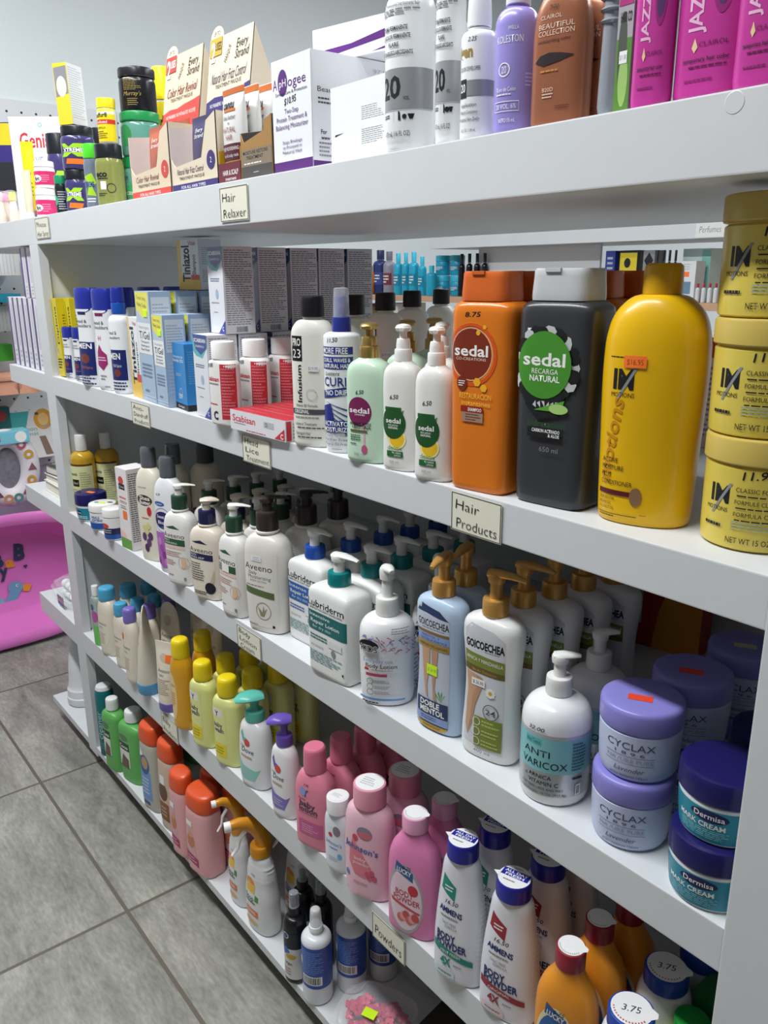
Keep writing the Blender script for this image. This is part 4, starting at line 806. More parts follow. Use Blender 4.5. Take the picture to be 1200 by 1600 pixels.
# --- waisted body lotions with gold pumps
def goico(label, foot, top, lr, mat, blue, rz):
    k = Th('pump_lotion', label, 'lotion', foot, Z3, top, lr, .56, rz=rz); H, a = k.H, k.a
    k.body(mat, [(0, .9, .84, 2.8), (.012, .98, .94, 2.8), (.05, 1.02, .98, 2.8), (.15, 1.0, 1.0, 2.8), (.28, .93, .98, 2.8), (.42, .9, .97, 2.8), (.58, .97, 1, 2.8), (.66, 1.02, 1.02, 2.8), (.71, 1.02, 1.0, 2.8), (.745, .94, .92, 2.6), (.765, .74, .8, 2.3), (.775, .5, .64, 2.1), (.78, .4, .4/.56, 2)])
    pump(k, .781*H, a*.42, .085*H, GOLD, GOLD, 'saddle', -1.3 if blue else .15, L=a*1.0)
    L = k.lab(); LB = M('#c3cbd8' if blue else '#d6d8dd', .4); SK = M('#c99f7f', .5); BR = M('#8a6a34', .4)
    L.poly([(-.78, .05 if blue else .08), (.7, .06 if blue else .08), (.7, .68), (.3, .72), (-.55, .74), (-.8, .7)], LB)
    if blue:
        N_ = M('#2f3f66', .4); L.poly([(-.78, .69), (-.55, .735), (.3, .715), (.68, .67), (.3, .675), (-.3, .69)], N_); L.txt('GOICOECHEA', -.02, .635, .04, INK, w=1.4, bold=.01); L.bars(-.5, .5, .6, .61, 1, GRY)
        L.rect(-.78, .575, .68, .59, BR); L.rect(-.78, .53, .68, .572, M('#8fa3d4')); L.txt('MENTOL Y', -.1, .56, .015, N_, w=.8); L.txt('CENTELLA ASIATICA', 0, .541, .014, N_, w=1.2); L.rect(-.78, .49, .68, .527, M('#a98a4a')); L.txt('PIERNAS RELAJADAS', 0, .508, .014, M('#5a4416'), w=1.2)
        L.poly([(-.5, .49), (-.12, .49), (-.14, .38), (-.24, .28), (-.2, .2), (-.1, .19), (-.3, .215), (-.38, .3), (-.46, .4)], SK); L.poly([(-.05, .49), (.25, .49), (.16, .36), (.1, .27), (.22, .19), (.05, .2), (0, .3)], M('#bd9272', .5))
        for t in (-50, -20, 10, 40): L.poly([(.4, .2), (.4+.26*math.sin(math.radians(t))-.05, .2+.05*math.cos(math.radians(t))), (.4+.3*math.sin(math.radians(t)), .2+.065*math.cos(math.radians(t)))], M('#4f9a3e'))
        L.rect(-.72, .1, .68, .19, N_); L.txt('DOBLE', -.1, .165, .033, WHT, w=.9, bold=.03); L.txt('MENTOL', 0, .125, .033, WHT, w=1.1, bold=.03); L.rect(-.75, .055, .68, .098, M('#8fa3d4')); L.bars(-.5, .5, .065, .09, 2, N_); L.ell(-.03, .045, a*.72, .033*H, M('#c29a3a', .35, .4), 180, 360); L.bars(-.4, .4, .025, .04, 2, M('#6a5116'))
    else:
        OL = M('#7e8a3a', .4); OD = M('#6a5a30', .4); L.poly([(-.78, .7), (-.55, .74), (.3, .72), (.7, .68), (.7, .66), (-.78, .66)], M('#c9ccd3', .4)); L.txt('GOICOECHEA', -.02, .635, .042, INK, w=1.42, bold=.04); L.bars(0, .6, .6, .61, 1, GRY); L.poly([(-.78, .59), (.7, .57), (.7, .505), (-.78, .52)], OL); L.txt('ARNICA Y MANZANILLA', -.03, .552, .02, WHT, w=1.35, rot=-3); L.poly([(-.78, .52), (.7, .505), (.7, .475), (-.78, .485)], OD); L.txt('Efecto Descanso', .0, .495, .016, GOLD, w=.9, rot=-2)
        L.poly([(-.7, .48), (-.3, .47), (-.2, .42), (-.42, .34), (-.45, .22), (-.58, .12), (-.68, .17), (-.66, .3), (-.62, .38)], SK); L.poly([(-.3, .47), (-.05, .46), (-.08, .4), (-.3, .3), (-.4, .2), (-.52, .13), (-.44, .22), (-.42, .34), (-.2, .42)], M('#bd9272', .5))
        for i in range(8): L.ell(.25+.09*math.cos(i*PI/4), .39+.018*math.sin(i*PI/4), .0035, .0022, WHT, k=8)
        L.ell(.25, .39, .0025, .0025, M('#d8a62c')); L.ring(.28, .285, .0105, .001, DGR); L.txt('24', .28, .285, .03, DGR, w=.35, bold=.01); L.rect(-.3, .075, .68, .245, OL)
        for i in range(3): L.ring(-.22, .215-.055*i, .0055, .0008, WHT); L.bars(-.02, .6, .195-.055*i, .235-.055*i, 2, M('#b9c26a'))
        L.txt('400 ml', 0, .05, .018, DGR, w=.6)
    L.done('label', k.root); q = Lab(lambda u, v, o: k.p.surf(u, v, o), a, H, base=.0012)
    if blue: q.rect(-.25, .34, .22, .4, FLUO); q.txt('$ 26.95', 0, .37, .018, GRY, w=.38)
    else: q.rect(-.45, .41, .05, .45, PAPER); q.txt('$ 26.95', -.2, .43, .018, INK, w=.38)
    q.done('price_sticker', k.root)['label'] = 'lime green price sticker' if blue else 'white price sticker'; return k
k = goico('pale blue waisted lotion with gold pump and lime price sticker', (690, 1152), 867, (650, 724.5), M('#b9cfe8', .26), True, .12)
k.row([(727, 853)], 'pale blue waisted lotion with gold pump, %s in its row behind the lime sticker', 'pale blue waisted lotions')
k = goico('white waisted lotion with gold pump and olive label, front of its row', (766, 1195.5), 894, (722, 810), M('#e9e9e8', .26), False, .2)
k.row([(804, 883), (840, 873.5), (876, 864), (912, 856)], 'white waisted lotion with gold pump and olive label, %s from the front', 'white waisted lotions with gold pumps')
# --- anti varicose cream
k = Th('pump_cream', 'round white leg cream bottle with teal and silver label and white pump', 'cream', (862, 1263), Z3, 1022, (812.5, 921), 1.0, rz=.35); H, a = k.H, k.a
k.body(M('#ececee', .22), [(0, .88, .88), (.008, .94, .94), (.03, .98, .98), (.08, 1, 1), (.54, 1, 1), (.60, .97, .97), (.655, .86, .86), (.69, .7, .7), (.71, .52, .52), (.72, .4, .4), (.722, .37, .37)], seg=56)
pump(k, .7225*H, a*.38, .125*H, HW, HW, 'fin', .35, L=a*.55)
L = k.lab(); TQ = M('#84c3c8', .35); SV = M('#b9bcc0', .28, .6); L.rect(-1.75, .08, 1.75, .25, SV); L.rect(-1.75, .25, 1.75, .5, TQ); L.rect(-1.75, .5, 1.75, .525, M('#c9cbd0', .3, .5)); L.rect(-.62, .435, -.08, .485, M('#5fb0b0', .4)); L.txt('dayTens', -.35, .46, .026, M('#1d5a66'), w=.46)
L.txt('ANTI', -.25, .385, .048, INK, w=.85); L.txt('VARICOX', -.02, .305, .052, INK, w=1.4); L.txt('ARNICA', -.1, .215, .03, INK, w=.7); L.txt('VITAMIN C', 0, .17, .03, INK, w=.9); L.txt('+', -.55, .2, .03, INK); L.txt('FOR TIRED LEGS AND FEET', -.05, .13, .016, INK, w=1.3); L.txt('Net Weight: 16 Oz. (453.6g)', 0, .098, .018, DGR, w=1.4)
L.bars(.8, 1.25, .27, .48, 9, M('#3a6a74')); L.bars(.85, 1.2, .2, .235, 1, INK); L.rect(.95, .09, 1.12, .17, WHT); L.codes(.98, 1.09, .1, .16, INK, 8); price(L, '32.00', -.25, .555, .028, .5, 0); L.done('label', k.root)
k.row([(930, 987.5)], 'round white leg cream bottle, %s in its row behind the silver label', 'leg cream bottles')
# --- lavender cream jars
LAV = M('#8a85d0', .3); LVB = M('#c3cbe8', .28)
P0 = at(979, 1331.5, Z3)
def cyc(label, loc, H, a, rz=.35, st=None, group=None):
    k = Th('cream_jar', label, 'jar', Z=Z3, loc=loc, H=H, a=a, b=a, rz=rz)
    k.body(LVB, [(0, .8, .8), (.02, .88, .88), (.08, .93, .93), (.3, .96, .96), (.66, .98, .98), (.68, .92, .92), (.72, .91, .91)], seg=56)
    k.loft('lid', LAV, [(.69*H, a*.985, a*.985), (.71*H, a, a), (.93*H, a*1.0, a*1.0), (.97*H, a*.975, a*.975), (.99*H, a*.93, a*.93), (.999*H, a*.86, a*.86), (H, a*.5, a*.5)], seg=56)
    L = k.lab(); T = M('#4a4e6a', .45); L.txt('CYCLAX', 0, .525, .1, T, w=1.2); L.txt('1 8 9 6', 0, .425, .045, T, w=.72); L.rect(-.62, .375, .6, .38, T); L.txt('NATURE PURE', 0, .325, .055, M('#9aa0b0', .5), w=1.15); L.rect(-.62, .265, .6, .27, T); L.txt('Lavender', .02, .19, .07, T, w=.72, sh=.35); L.txt('BODY MASSAGE CREAM', 0, .09, .028, T, w=.9); L.done('label', k.root)
    if st:
        q = k.top_lab(H, 1); q.poly([(-.012, -.016), (.012, -.012), (.010, .0), (-.014, -.004)], M(st, .5)); q.done('price_sticker', k.root)['label'] = 'price sticker on the lid'
    return k
d = Vector((P0.x-CAM.x, P0.y-CAM.y, 0)).normalized(); a_ = .0425; HJ3 = hgt(P0, 1227)
Pb = P0+d*a_*.9
cyc('lavender lidded massage cream jar standing on the shelf under its twin', Pb, HJ3, a_)
cyc('lavender lidded massage cream jar on top of its twin with red sticker on lid', Pb+Vector((.001, .003, HJ3+.0004)), HJ3, a_, st='#e8482c')
P = at(1084, 1046, Z3+2*HJ3); P.z = Z3
cyc('lavender lidded jar below the shaded red-stickered one', P, HJ3, a_); cyc('lavender lidded jar in the shade with red sticker, upper one of the middle stack', P+Vector((0, 0, HJ3+.0004)), HJ3, a_, st='#e8482c')
P2 = P+Vector((.005, .105, 0))
cyc('lavender lidded jar at the bottom of the stack farthest back', P2, HJ3, a_); cyc('lavender lidded jar with pale square sticker, top of the stack farthest back', P2+Vector((0, 0, HJ3+.0004)), HJ3, a_, st='#c9c9a0')
# --- teal and navy cream jars by the right post
P0 = at(1102, 1428, Z3); d = Vector((P0.x-CAM.x, P0.y-CAM.y, 0)).normalized(); aD = .041; HD = hgt(P0, 1332)
def derm(label, loc):
    k = jar(label, None, None, None, M('#e9edf0', .3), NAVL, Z3, .6, rz=.25, bodyn=[(0, .84, .84), (.03, .9, .9), (.2, .94, .94), (.6, .985, .985), (.62, .95, .95), (.64, .93, .93)], H=HD, loc=loc, a=aD)
    L = k.lab(); L.rect(-1.9, .05, 1.9, .56, TEAL); L.ell(-.05, .455, aD*.44, .09*HD, NAVL); L.txt('Dermisa', -.05, .455, .085, WHT, w=.7, bold=.01); L.txt('MARK CREAM', -.25, .31, .08, WHT, w=1.15, bold=.02); L.bars(-.75, .4, .1, .25, 5, M('#7fc0cc')); L.bars(.85, 1.1, .1, .5, 8, M('#7fc0cc')); L.done('label', k.root); return k
Pd = P0+d*aD*.95
Pd.x = min(Pd.x, XQL-aD-.003) if False else Pd.x
derm('teal cream jar with navy lid on the shelf under its twin by the right post', Pd)
derm('teal cream jar with navy lid on top of its twin by the right post', Pd+Vector((.0, .006, HD+.0004)))
Pe = Pd+Vector((.0, .098, 0)); derm('teal cream jar with navy lid in the shade behind, lower one of the pair', Pe); derm('teal cream jar with navy lid in the shade behind, upper one of the pair', Pe+Vector((0, 0, HD+.0004)))
# --- things deep in the shade
k = Th('oil_bottle', 'amber oil bottle in the shade behind the white waisted lotions', 'oil', (964, 1027), Z3, None, (945, 985), 1.0, H=.16)
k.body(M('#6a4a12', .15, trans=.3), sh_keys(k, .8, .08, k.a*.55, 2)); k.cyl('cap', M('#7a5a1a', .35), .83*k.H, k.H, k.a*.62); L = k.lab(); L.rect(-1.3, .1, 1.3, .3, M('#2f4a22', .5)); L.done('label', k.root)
k = Bx('snack_carton', 'red and orange carton with white text panel deep in the shade', 'box', loc=at(1043, 1010, Z3)+Vector((-.02, .0, 0)), W=.15, D=.05, H=.125, rz=.2, Z=Z3, mat=M('#b8352a', .45))
L = k.face(); L.rect(-.95, .3, -.25, .93, M('#b9b6b0', .5)); L.bars(-.9, -.3, .34, .9, 12, DGR); L.poly([(.0, .0), (1, .0), (1, .98), (.3, .9), (.1, .5)], M('#d8902a', .5)); L.done('printed_lettering', k.root)
# --- open end shelf: books
bk = [('#3a3440', '#d8d2c4'), ('#efeeea', '#d8d2c4'), ('#b9b5a8', '#e0dccc')]
Pz = at(80, 758, Z3); zz = Z3+.0006
for i, (t, lab_) in enumerate((.028, 'thick pale novel at the bottom of the book pile'), (.022, 'cream paperback in the middle of the book pile')) if False else enumerate([(.03, 'pale thick book at the bottom of the pile on the end shelf'), (.02, 'cream book in the middle of the pile on the end shelf'), (.026, 'dark patterned book on top of the pile on the end shelf')]):
    root = empty('book', (XPL-.125+.004*i, .085+.006*i, zz), .06*i); tag(root, lab_, 'book', 'books piled on the end shelf')
    c = M(('#e3ded0', '#e8e5dc', '#3c3642')[i], .5); W, D = .17, .12
    box('cover', -W/2, W/2, -D/2, D/2, 0, .002, c, root, 0); box('cover', -W/2, W/2, -D/2, D/2, t-.002, t, c, root, 0); box('pages', -W/2+.003, W/2-.003, -D/2+.003, D/2-.001, .0021, t-.0021, M('#e4e0d4', .7), root, 0)
    if i == 2:
        L = Lab(lambda u, v, o: Vector((u, v, t+o)), W/2, D/2, curved=False); rr = random.Random(2)
        for q in range(9): L.ell(rr.uniform(-.8, .8), rr.uniform(-.8, .8), .012, .01, M(('#b8606a', '#7a8a6a', '#c9a08a')[q % 3], .5), k=9)
        L.done('cover_print', root)
    zz += t+.0004
# ================================================================== FOURTH SHELF: baby toiletries and powders
BEI = M('#e2dac9', .28, coat=.2); SKY = M('#4fa6cf', .3); VIO = M('#7d6fc0', .3)
k = Th('wash_bottle', 'clear wash bottle with green liquid in its foot, nearest the left post', 'wash', (158, 1010), Z4, 915, (149, 165), .7, rz=.2)
k.body(M('#c9d8d2', .15, trans=.5), sh_keys(k, .82, .1, k.a*.5, 2.3)); k.cyl('cap', M('#e6e6e6', .3), .83*k.H, k.H, k.a*.5)
L = k.lab(); L.rect(-1.2, .02, 1.2, .34, M('#6cc265', .4)); L.ell(.2, .5, .012, .016, M('#b35a9a', .4)); L.ell(-.2, .65, .008, .008, M('#4a5a8a', .4)); L.done('label', k.root)
def baby(label, foot, top, lr, cap, ratio=.62, tag_=False):
    k = Th('baby_wash', label, 'baby wash', foot, Z4, top, lr, ratio, rz=.15)
    k.body(BEI, [(0, .86, .9, 2.4), (.02, .95, .98, 2.4), (.3, 1, 1, 2.4), (.5, .97, 1, 2.4), (.66, .92, .97, 2.3), (.75, .8, .9, 2.2), (.8, .62, .8, 2), (.81, .55, .75, 2)])
    rc = k.a*.56; k.loft('cap', cap, [(.811*k.H, rc, rc), (.83*k.H, rc*1.04, rc*1.04), (.95*k.H, rc*1.02, rc*1.02), (.985*k.H, rc*.92, rc*.92), (k.H, rc*.6, rc*.6)])
    L = k.lab(); L.ell(.05, .38, k.a*.75, .24*k.H, M('#e6ddcc', .4)); L.txt('Aveeno', .0, .48, .05, M('#5a5348', .5), w=1.1); L.txt('baby', -.1, .42, .035, M('#6a8a9a', .5), w=.5); L.bars(-.5, .5, .16, .34, 6, M('#b3a48c', .5)); L.done('label', k.root)
    if tag_:
        q = k.lab(base=.001); q.rect(-.7, .58, -.3, .67, ORST); q.done('price_sticker', k.root)['label'] = 'orange price sticker'
    return k
k = baby('beige baby wash with sky blue cap, tallest at the shelf front', (177, 1027), 916, (157, 188), SKY)
k.row([(197.5, 912), (221, 908)], 'tall beige baby wash with sky blue cap, %s from the front', 'tall beige baby washes')
k = baby('shorter beige baby wash with sky blue cap beside the violet-capped one', (198.5, 1047), 941, (181, 208), SKY)
k.row([(213.6, 934), (236, 929)], 'shorter beige baby wash with sky blue cap, %s from the front', 'short beige baby washes')
k = baby('beige baby wash with violet cap and orange sticker', (213, 1069.5), 949, (198.5, 224), VIO, tag_=True)
k.row([(232, 943), (252, 939)], 'beige baby wash with violet cap, %s from the front', 'beige baby washes with violet caps')
def tube_(label, foot, top, lr, cap, Z=Z4, rz=.35, H=None, a=None, tp=None, body=None, round_=True, art=True):
    k = Th('lotion_tube', label, 'lotion', foot, Z, top, lr, .5, rz=rz, H=H, a=a, tp=tp); H, a, b = k.H, k.a, k.b
    k.loft('cap', cap, [(0, a*.9, b*1.5), (.004, a*.95, b*1.6), (.12*H, a*.95, b*1.6), (.125*H, a*.9, b*1.5)])
    k.body(body or BEI, [(.126, .93, 1.55), (.2, .96, 1.5), (.5, .99, 1.1), (.75, 1, .55), (.88, .9, .3), (.95, .68, .18), (.985, .4, .12), (1, .12, .08)] if round_ else [(.126, .93, 1.55), (.2, .95, 1.5), (.5, .98, 1.1), (.8, 1, .5), (.93, 1.02, .15), (1, 1.02, .08)])
    if art:
        L = k.lab(); L.ell(0, .78, a*.4, a*.4, M('#cbbfa8', .5)); L.txt('Aveeno', .0, .6, .055, M('#5a5348', .5), w=1.2); L.txt('baby', -.2, .535, .04, M('#7a6aa0', .5), w=.5); L.bars(-.6, .6, .25, .48, 8, M('#a89a84', .5)); L.done('label', k.root)
    return k
k = tube_('beige lotion tube standing on its blue cap, seen edge on', (236, 1088), 947.5, (217, 253), M('#5aa0cc', .3), rz=-.55, a=.034)
t2 = tube_('broad beige lotion tube facing out behind the edge-on tube', None, None, None, M('#5aa0cc', .3), rz=.3, H=k.H*.95, a=.031, tp=(263, 941))
dup(t2.root, t2.loc+Vector((.03, .06, 0)), .3, 'broad beige lotion tube in the shade, second behind the edge-on tube')
dup(t2.root, t2.loc+Vector((.11, .05, 0)), .3, 'broad beige lotion tube in the shade behind the amber baby oils')
k = tube_('small beige lotion tube standing on its violet cap with orange sticker', (266.5, 1113.5), 1003, (251, 281), M('#6f62b4', .3), rz=.45, round_=False)
q = k.lab(base=.001); q.rect(.2, .72, .85, .83, ORST); q.done('price_sticker', k.root)['label'] = 'orange price sticker'
# --- amber baby oil
YCAP = M('#efd51c', .3)
k = Th('baby_oil', 'amber baby oil with bright yellow cap, front of two', 'baby oil', (292, 1142), Z4, 997, (271.5, 306.5), .8, rz=.3)
k.body(M('#f0b024', .12, trans=.2, coat=.4), [(0, .9, .9, 2.2), (.015, .98, .98, 2.2), (.3, 1, 1, 2.2), (.62, 1, 1, 2.2), (.7, .97, .97, 2.1), (.76, .85, .88, 2), (.8, .66, .8, 2)])
rc = k.a*.68; k.loft('cap', YCAP, [(.801*k.H, rc, rc), (.82*k.H, rc*1.03, rc*1.03), (.96*k.H, rc, rc), (.985*k.H, rc*.92, rc*.92), (k.H, rc*.7, rc*.7)])
L = k.lab(); L.ell(-.45, .36, k.a*.55, .27*k.H, M('#e9cf96', .4)); L.txt('Aveeno', -.45, .5, .04, M('#8a6a3a'), w=.8); L.bars(-.8, -.1, .25, .42, 6, M('#c08a4a')); L.done('label', k.root)
k.row([(315, 986.5)], 'amber baby oil with yellow cap, %s in its row', 'amber baby oils')
# --- yellow baby wash
def wash(label, foot, top, lr):
    k = Th('baby_wash', label, 'baby wash', foot, Z4, top, lr, .66, rz=.3)
    k.body(M('#eaec98', .18, trans=.06, coat=.3), sh_keys(k, .78, .1, k.a*.5, 2.5, k=4)); rc = k.a*.58
    k.loft('cap', YCAP, [(.795*k.H, rc, rc), (.81*k.H, rc*1.03, rc*1.03), (.96*k.H, rc*.98, rc*.98), (.985*k.H, rc*.9, rc*.9), (k.H, rc*.65, rc*.65)])
    L = k.lab(); L.rect(-.86, .09, .32, .67, M('#eaec98', .18, trans=.06, coat=.3)); L.rect(-.85, .56, .1, .66, M('#e9e9dc', .4)); L.txt('Y', -.35, .6, .06, INK, w=.3, bold=.03); L.txt('baby', -.3, .47, .055, M('#3a3f6a'), w=.75, bold=.02); L.txt('wash', -.25, .41, .055, M('#3a3f6a'), w=.8, bold=.02); L.rect(-.75, .1, .25, .25, M('#efd820', .35)); L.bars(-.6, .1, .12, .22, 3, M('#a8961a')); L.done('label', k.root); return k
k = wash('pale yellow baby wash with yellow cap, beside the amber oil', (325.5, 1170.5), 1032, (302, 342.5))
k.row([(348, 1023), (376, 1015.5), (404, 1008)], 'pale yellow baby wash, %s in the row beside the amber oil', 'yellow baby washes beside the amber oil')
k = wash('pale yellow baby wash with yellow cap, beside the teal pump', (363.5, 1200.5), 1056, (338, 383))
k.row([(386, 1046), (415.5, 1038.5), (445, 1031)], 'pale yellow baby wash, %s in the row beside the teal pump', 'yellow baby washes behind the teal pump')
# --- white baby lotions with swooping pumps
DW = M('#ecedee', .25)
def dove(label, foot, top, lr, c, c2, head):
    k = Th('baby_lotion', label, 'lotion', foot, Z4, top, lr, .62, rz=.2); H, a = k.H, k.a
    k.body(DW, [(0, .84, .88, 2.4), (.015, .92, .96, 2.4), (.15, .98, 1, 2.4), (.3, 1, 1, 2.4), (.5, .95, .97, 2.4), (.62, .87, .91, 2.3), (.68, .77, .85, 2.2), (.715, .6, .74, 2), (.73, .45, .66, 2), (.735, .42, .42/.62, 2)])
    pump(k, .736*H, a*.48, .1*H, c, c, 'swoop', head, L=a*.95, wide=1.45)
    L = k.lab(); L.poly([(-.95, .33), (-.3, .24), (.5, .22), (.8, .25), (.4, .1), (-.4, .08), (-.9, .14)], c2); L.bars(-.5, .3, .12, .2, 3, LGR); L.poly([(-.5, .6), (-.3, .52), (-.1, .52), (.0, .56), (-.2, .57), (-.35, .64)], c); L.ell(.0, .515, .0075, .0075, M('#d0504a', .4)); L.txt('baby', -.35, .47, .025, GRY, w=.4); L.txt('Dove', .02, .43, .055, M('#3a3f55'), w=.85, sh=.2); L.rect(-.5, .345, .3, .365, M('#b9a48a', .5)); L.done('label', k.root); return k
dove('white baby lotion with teal pump head and teal lower band', (405, 1238), 1086, (380, 431), M('#62c0ae', .3), M('#8fd0c6', .4), -2.1)
dove('white baby lotion with violet pump head and violet lower band', (450, 1283.5), 1122, (428.5, 473), M('#6f58b8', .3), M('#8577c0', .4), -2.3)
# --- pink baby lotion row
PNK = M('#e88aa0', .3); PNC = M('#e07a94', .32)
k = Th('baby_lotion', 'salmon pink baby lotion with pink cap, front of its row', 'lotion', (497, 1332), Z4, 1165, (468.5, 527), .6, rz=.3)
k.body(PNK, [(0, .92, .9, 3), (.012, .98, .97, 3), (.04, 1, 1, 3), (.5, 1, 1, 3), (.62, .96, .97, 2.8), (.70, .82, .86, 2.5), (.745, .64, .76, 2.2), (.76, .5, .7, 2)])
rc = k.a*.52; k.loft('cap', PNC, [(.761*k.H, rc, rc), (.78*k.H, rc*1.02, rc*1.02), (.975*k.H, rc*.97, rc*.97), (.99*k.H, rc*.92, rc*.92), (k.H, rc*.8, rc*.8)])
L = k.lab(); L.txt('7.95', -.1, .645, .025, INK, sh=.3); L.txt('Y', -.15, .565, .07, M('#4a5f9a'), w=.4, bold=.04); L.ell(-.3, .575, .006, .008, M('#8aa0d0')); L.txt('Pretty', -.35, .5, .022, INK, w=.4); L.txt('baby', -.05, .455, .06, M('#33364f'), w=.9, bold=.02); L.txt('lotion', -.02, .4, .055, M('#33364f'), w=1.05, bold=.02); L.bars(-.6, .5, .35, .365, 1, M('#8a5a7a')); L.rect(-.6, .14, .75, .28, M('#c85f92', .4)); L.bars(-.4, .5, .16, .25, 4, M('#e0a0c0')); L.done('label', k.root)
k.row([(527, 1151), (554, 1138), (581, 1127)], 'salmon pink baby lotion with pink cap, %s from the front', 'salmon pink baby lotions')
# --- talc bottles
k = Th('baby_powder', 'small white baby powder bottle between the pink bottles', 'powder', (531, 1367), Z4, 1243, (508.5, 550), .6, rz=.25)
k.body(M('#e3e8ee', .28), [(0, .86, .88, 2.4), (.02, .94, .96, 2.4), (.3, 1, 1, 2.4), (.6, 1, 1, 2.4), (.7, .95, .95, 2.3), (.77, .8, .88, 2.1), (.79, .7, .84, 2)])
rc = k.a*.74; k.cyl('cap', M('#eef0f2', .25), .8*k.H, k.H, rc, rc, .1)
L = k.lab(); L.ell(.3, .58, .007, .009, M('#8a7a8a', .4)); L.ell(-.2, .51, .004, .004, RED); L.txt("Johnson's", .0, .4, .05, M('#4a7fc0'), w=1.3, rot=-4); L.bars(-.3, .4, .31, .35, 1, M('#6f9ad0')); L.ell(.5, .24, .004, .005, M('#6fb4d8')); L.bars(-.4, .5, .15, .22, 2, M('#b9cbe0')); L.done('label', k.root)
q = k.top_lab(k.H, rc); q.ell(0, 0, rc*.85, rc*.85, PAPER); q.bars(-.5, .5, -.3, .2, 3, LGR); q.done('seal', k.root)
def jj(k):
    H, a = k.H, k.a
    k.body(M('#f1c2d2', .22, coat=.3), [(0, .88, .88, 2.5), (.012, .96, .96, 2.5), (.2, 1, 1, 2.5), (.55, 1, 1, 2.5), (.68, .97, .97, 2.4), (.76, .87, .91, 2.2), (.8, .7, .83, 2.05), (.815, .58, .78, 2)])
    rc = a*.62; k.cyl('cap', M('#e29aae', .3), .817*H, H, rc, rc, .12)
    L = k.lab(); L.ell(.1, .615, .013, .011, M('#8a8398', .4)); L.ell(.1, .6, .0125, .006, M('#d0707a', .4)); L.ell(-.3, .555, .005, .006, M('#d0505a', .4)); L.txt("Johnson's", -.08, .47, .055, M('#4a6cb0'), w=1.45, rot=-5, bold=.005); L.poly([(-.4, .55), (-.1, .45), (.35, .32), (.4, .24), (.1, .2), (-.35, .22), (-.6, .32), (-.55, .45)], M('#e2808f', .4)); L.txt('baby', -.1, .37, .03, WHT, w=.5); L.txt('powder', -.05, .33, .03, WHT, w=.7)
    for x, y in ((.2, .25), (.4, .27), (.3, .22), (.5, .22)): L.ell(x, y, .004, .005, M('#cf5f78', .4))
    L.txt("Johnson's", -.08, .47, .055, M('#4a6cb0'), w=1.45, rot=-5, bold=.005); L.ell(-.7, .2, .004, .005, M('#5a7ac0')); L.bars(-.4, .3, .13, .16, 1, M('#c98a9a')); L.done('label', k.root)
    q = k.top_lab(H, rc); q.ell(0, 0, rc*.86, rc*.86, PAPER); q.bars(-.5, .5, -.4, .4, 4, LGR); q.done('seal', k.root)
k = Th('baby_powder', 'large pale pink baby powder bottle with paper seal, front of two', 'powder', (580, 1411), Z4, 1222, (544, 620), .62, rz=.38); jj(k)
k.row([(633, 1203)], 'large pale pink baby powder bottle, %s in its row', 'pale pink baby powders')
ORCH = M('#e183b4', .32)
def powder_top(k, capm, rc, text=None, c=None):
    k.cyl('cap', capm, .872*k.H, k.H, rc, rc, .12)
    q = k.top_lab(k.H, rc); q.ell(0, 0, rc*.88, rc*.88, PAPER); q.poly([(.5, .6), (1.05, .35), (1.1, .1), (.8, -.2)], PAPER)
    if text: q.txt(text, 0, 0, .35, INK, sh=.2, rot=15)
    for i in range(14):
        t = math.radians(200+10*i); q.poly([(.75*math.cos(t)-.03, .75*math.sin(t)-.03), (.75*math.cos(t)+.03, .75*math.sin(t)-.03), (.75*math.cos(t)+.03, .75*math.sin(t)+.03), (.75*math.cos(t)-.03, .75*math.sin(t)+.03)], c or GRY)
    q.done('seal', k.root)
def lucky(k, m, lid, panel, edge, rz=.2):
    H, a = k.H, k.a
    k.body(m, [(0, .9, .92, 2.8), (.012, .97, .98, 2.8), (.05, 1, 1, 2.8), (.5, 1, 1, 2.8), (.62, .97, .98, 2.7), (.72, .84, .9, 2.5), (.79, .62, .78, 2.2), (.83, .5, .72, 2.05), (.87, .44, .7, 2)])
    powder_top(k, lid, a*.47)
    L = k.lab(); L.ell(-.08, .32, a*.75, .3*H, edge); L.ell(-.08, .31, a*.68, .26*H, panel); L.poly([(-.5, .55), (.25, .49), (.25, .57), (-.45, .63)], M('#35588c', .4)); L.txt('LUCKY', -.12, .56, .04, WHT, w=.6, rot=-6, bold=.02); L.ell(.25, .42, .008, .009, RED); L.txt('BODY', -.1, .37, .05, M('#b8323a'), w=.75, bold=.01); L.txt('POWDER', -.02, .315, .05, M('#b8323a'), w=1.1, bold=.01); L.poly([(-.7, .3), (.55, .24), (.5, .225), (-.65, .27)], M('#c8474f', .4))
    for i in range(6): L.ell(-.25+.12*i, .15+.02*(i % 3), .006, .007, M(('#d86a6a', '#e2a0a0', '#c9524a')[i % 3], .4))
    L.txt('6.75', .0, .6, .03, INK, sh=.3) if lid != ORCH else None
    L.done('label', k.root)
k = Th('body_powder', 'orchid pink body powder bottle with pale pink cap, front of two', 'powder', (648, 1470), Z4, 1270, (608, 687), .58, rz=.32); lucky(k, ORCH, M('#e9a3c4', .3), M('#ead0dc', .4), M('#b9a9b4', .35, .2))
k.row([(687, 1250)], 'orchid pink body powder bottle, %s in its row', 'orchid pink body powders')
LHH = k.H
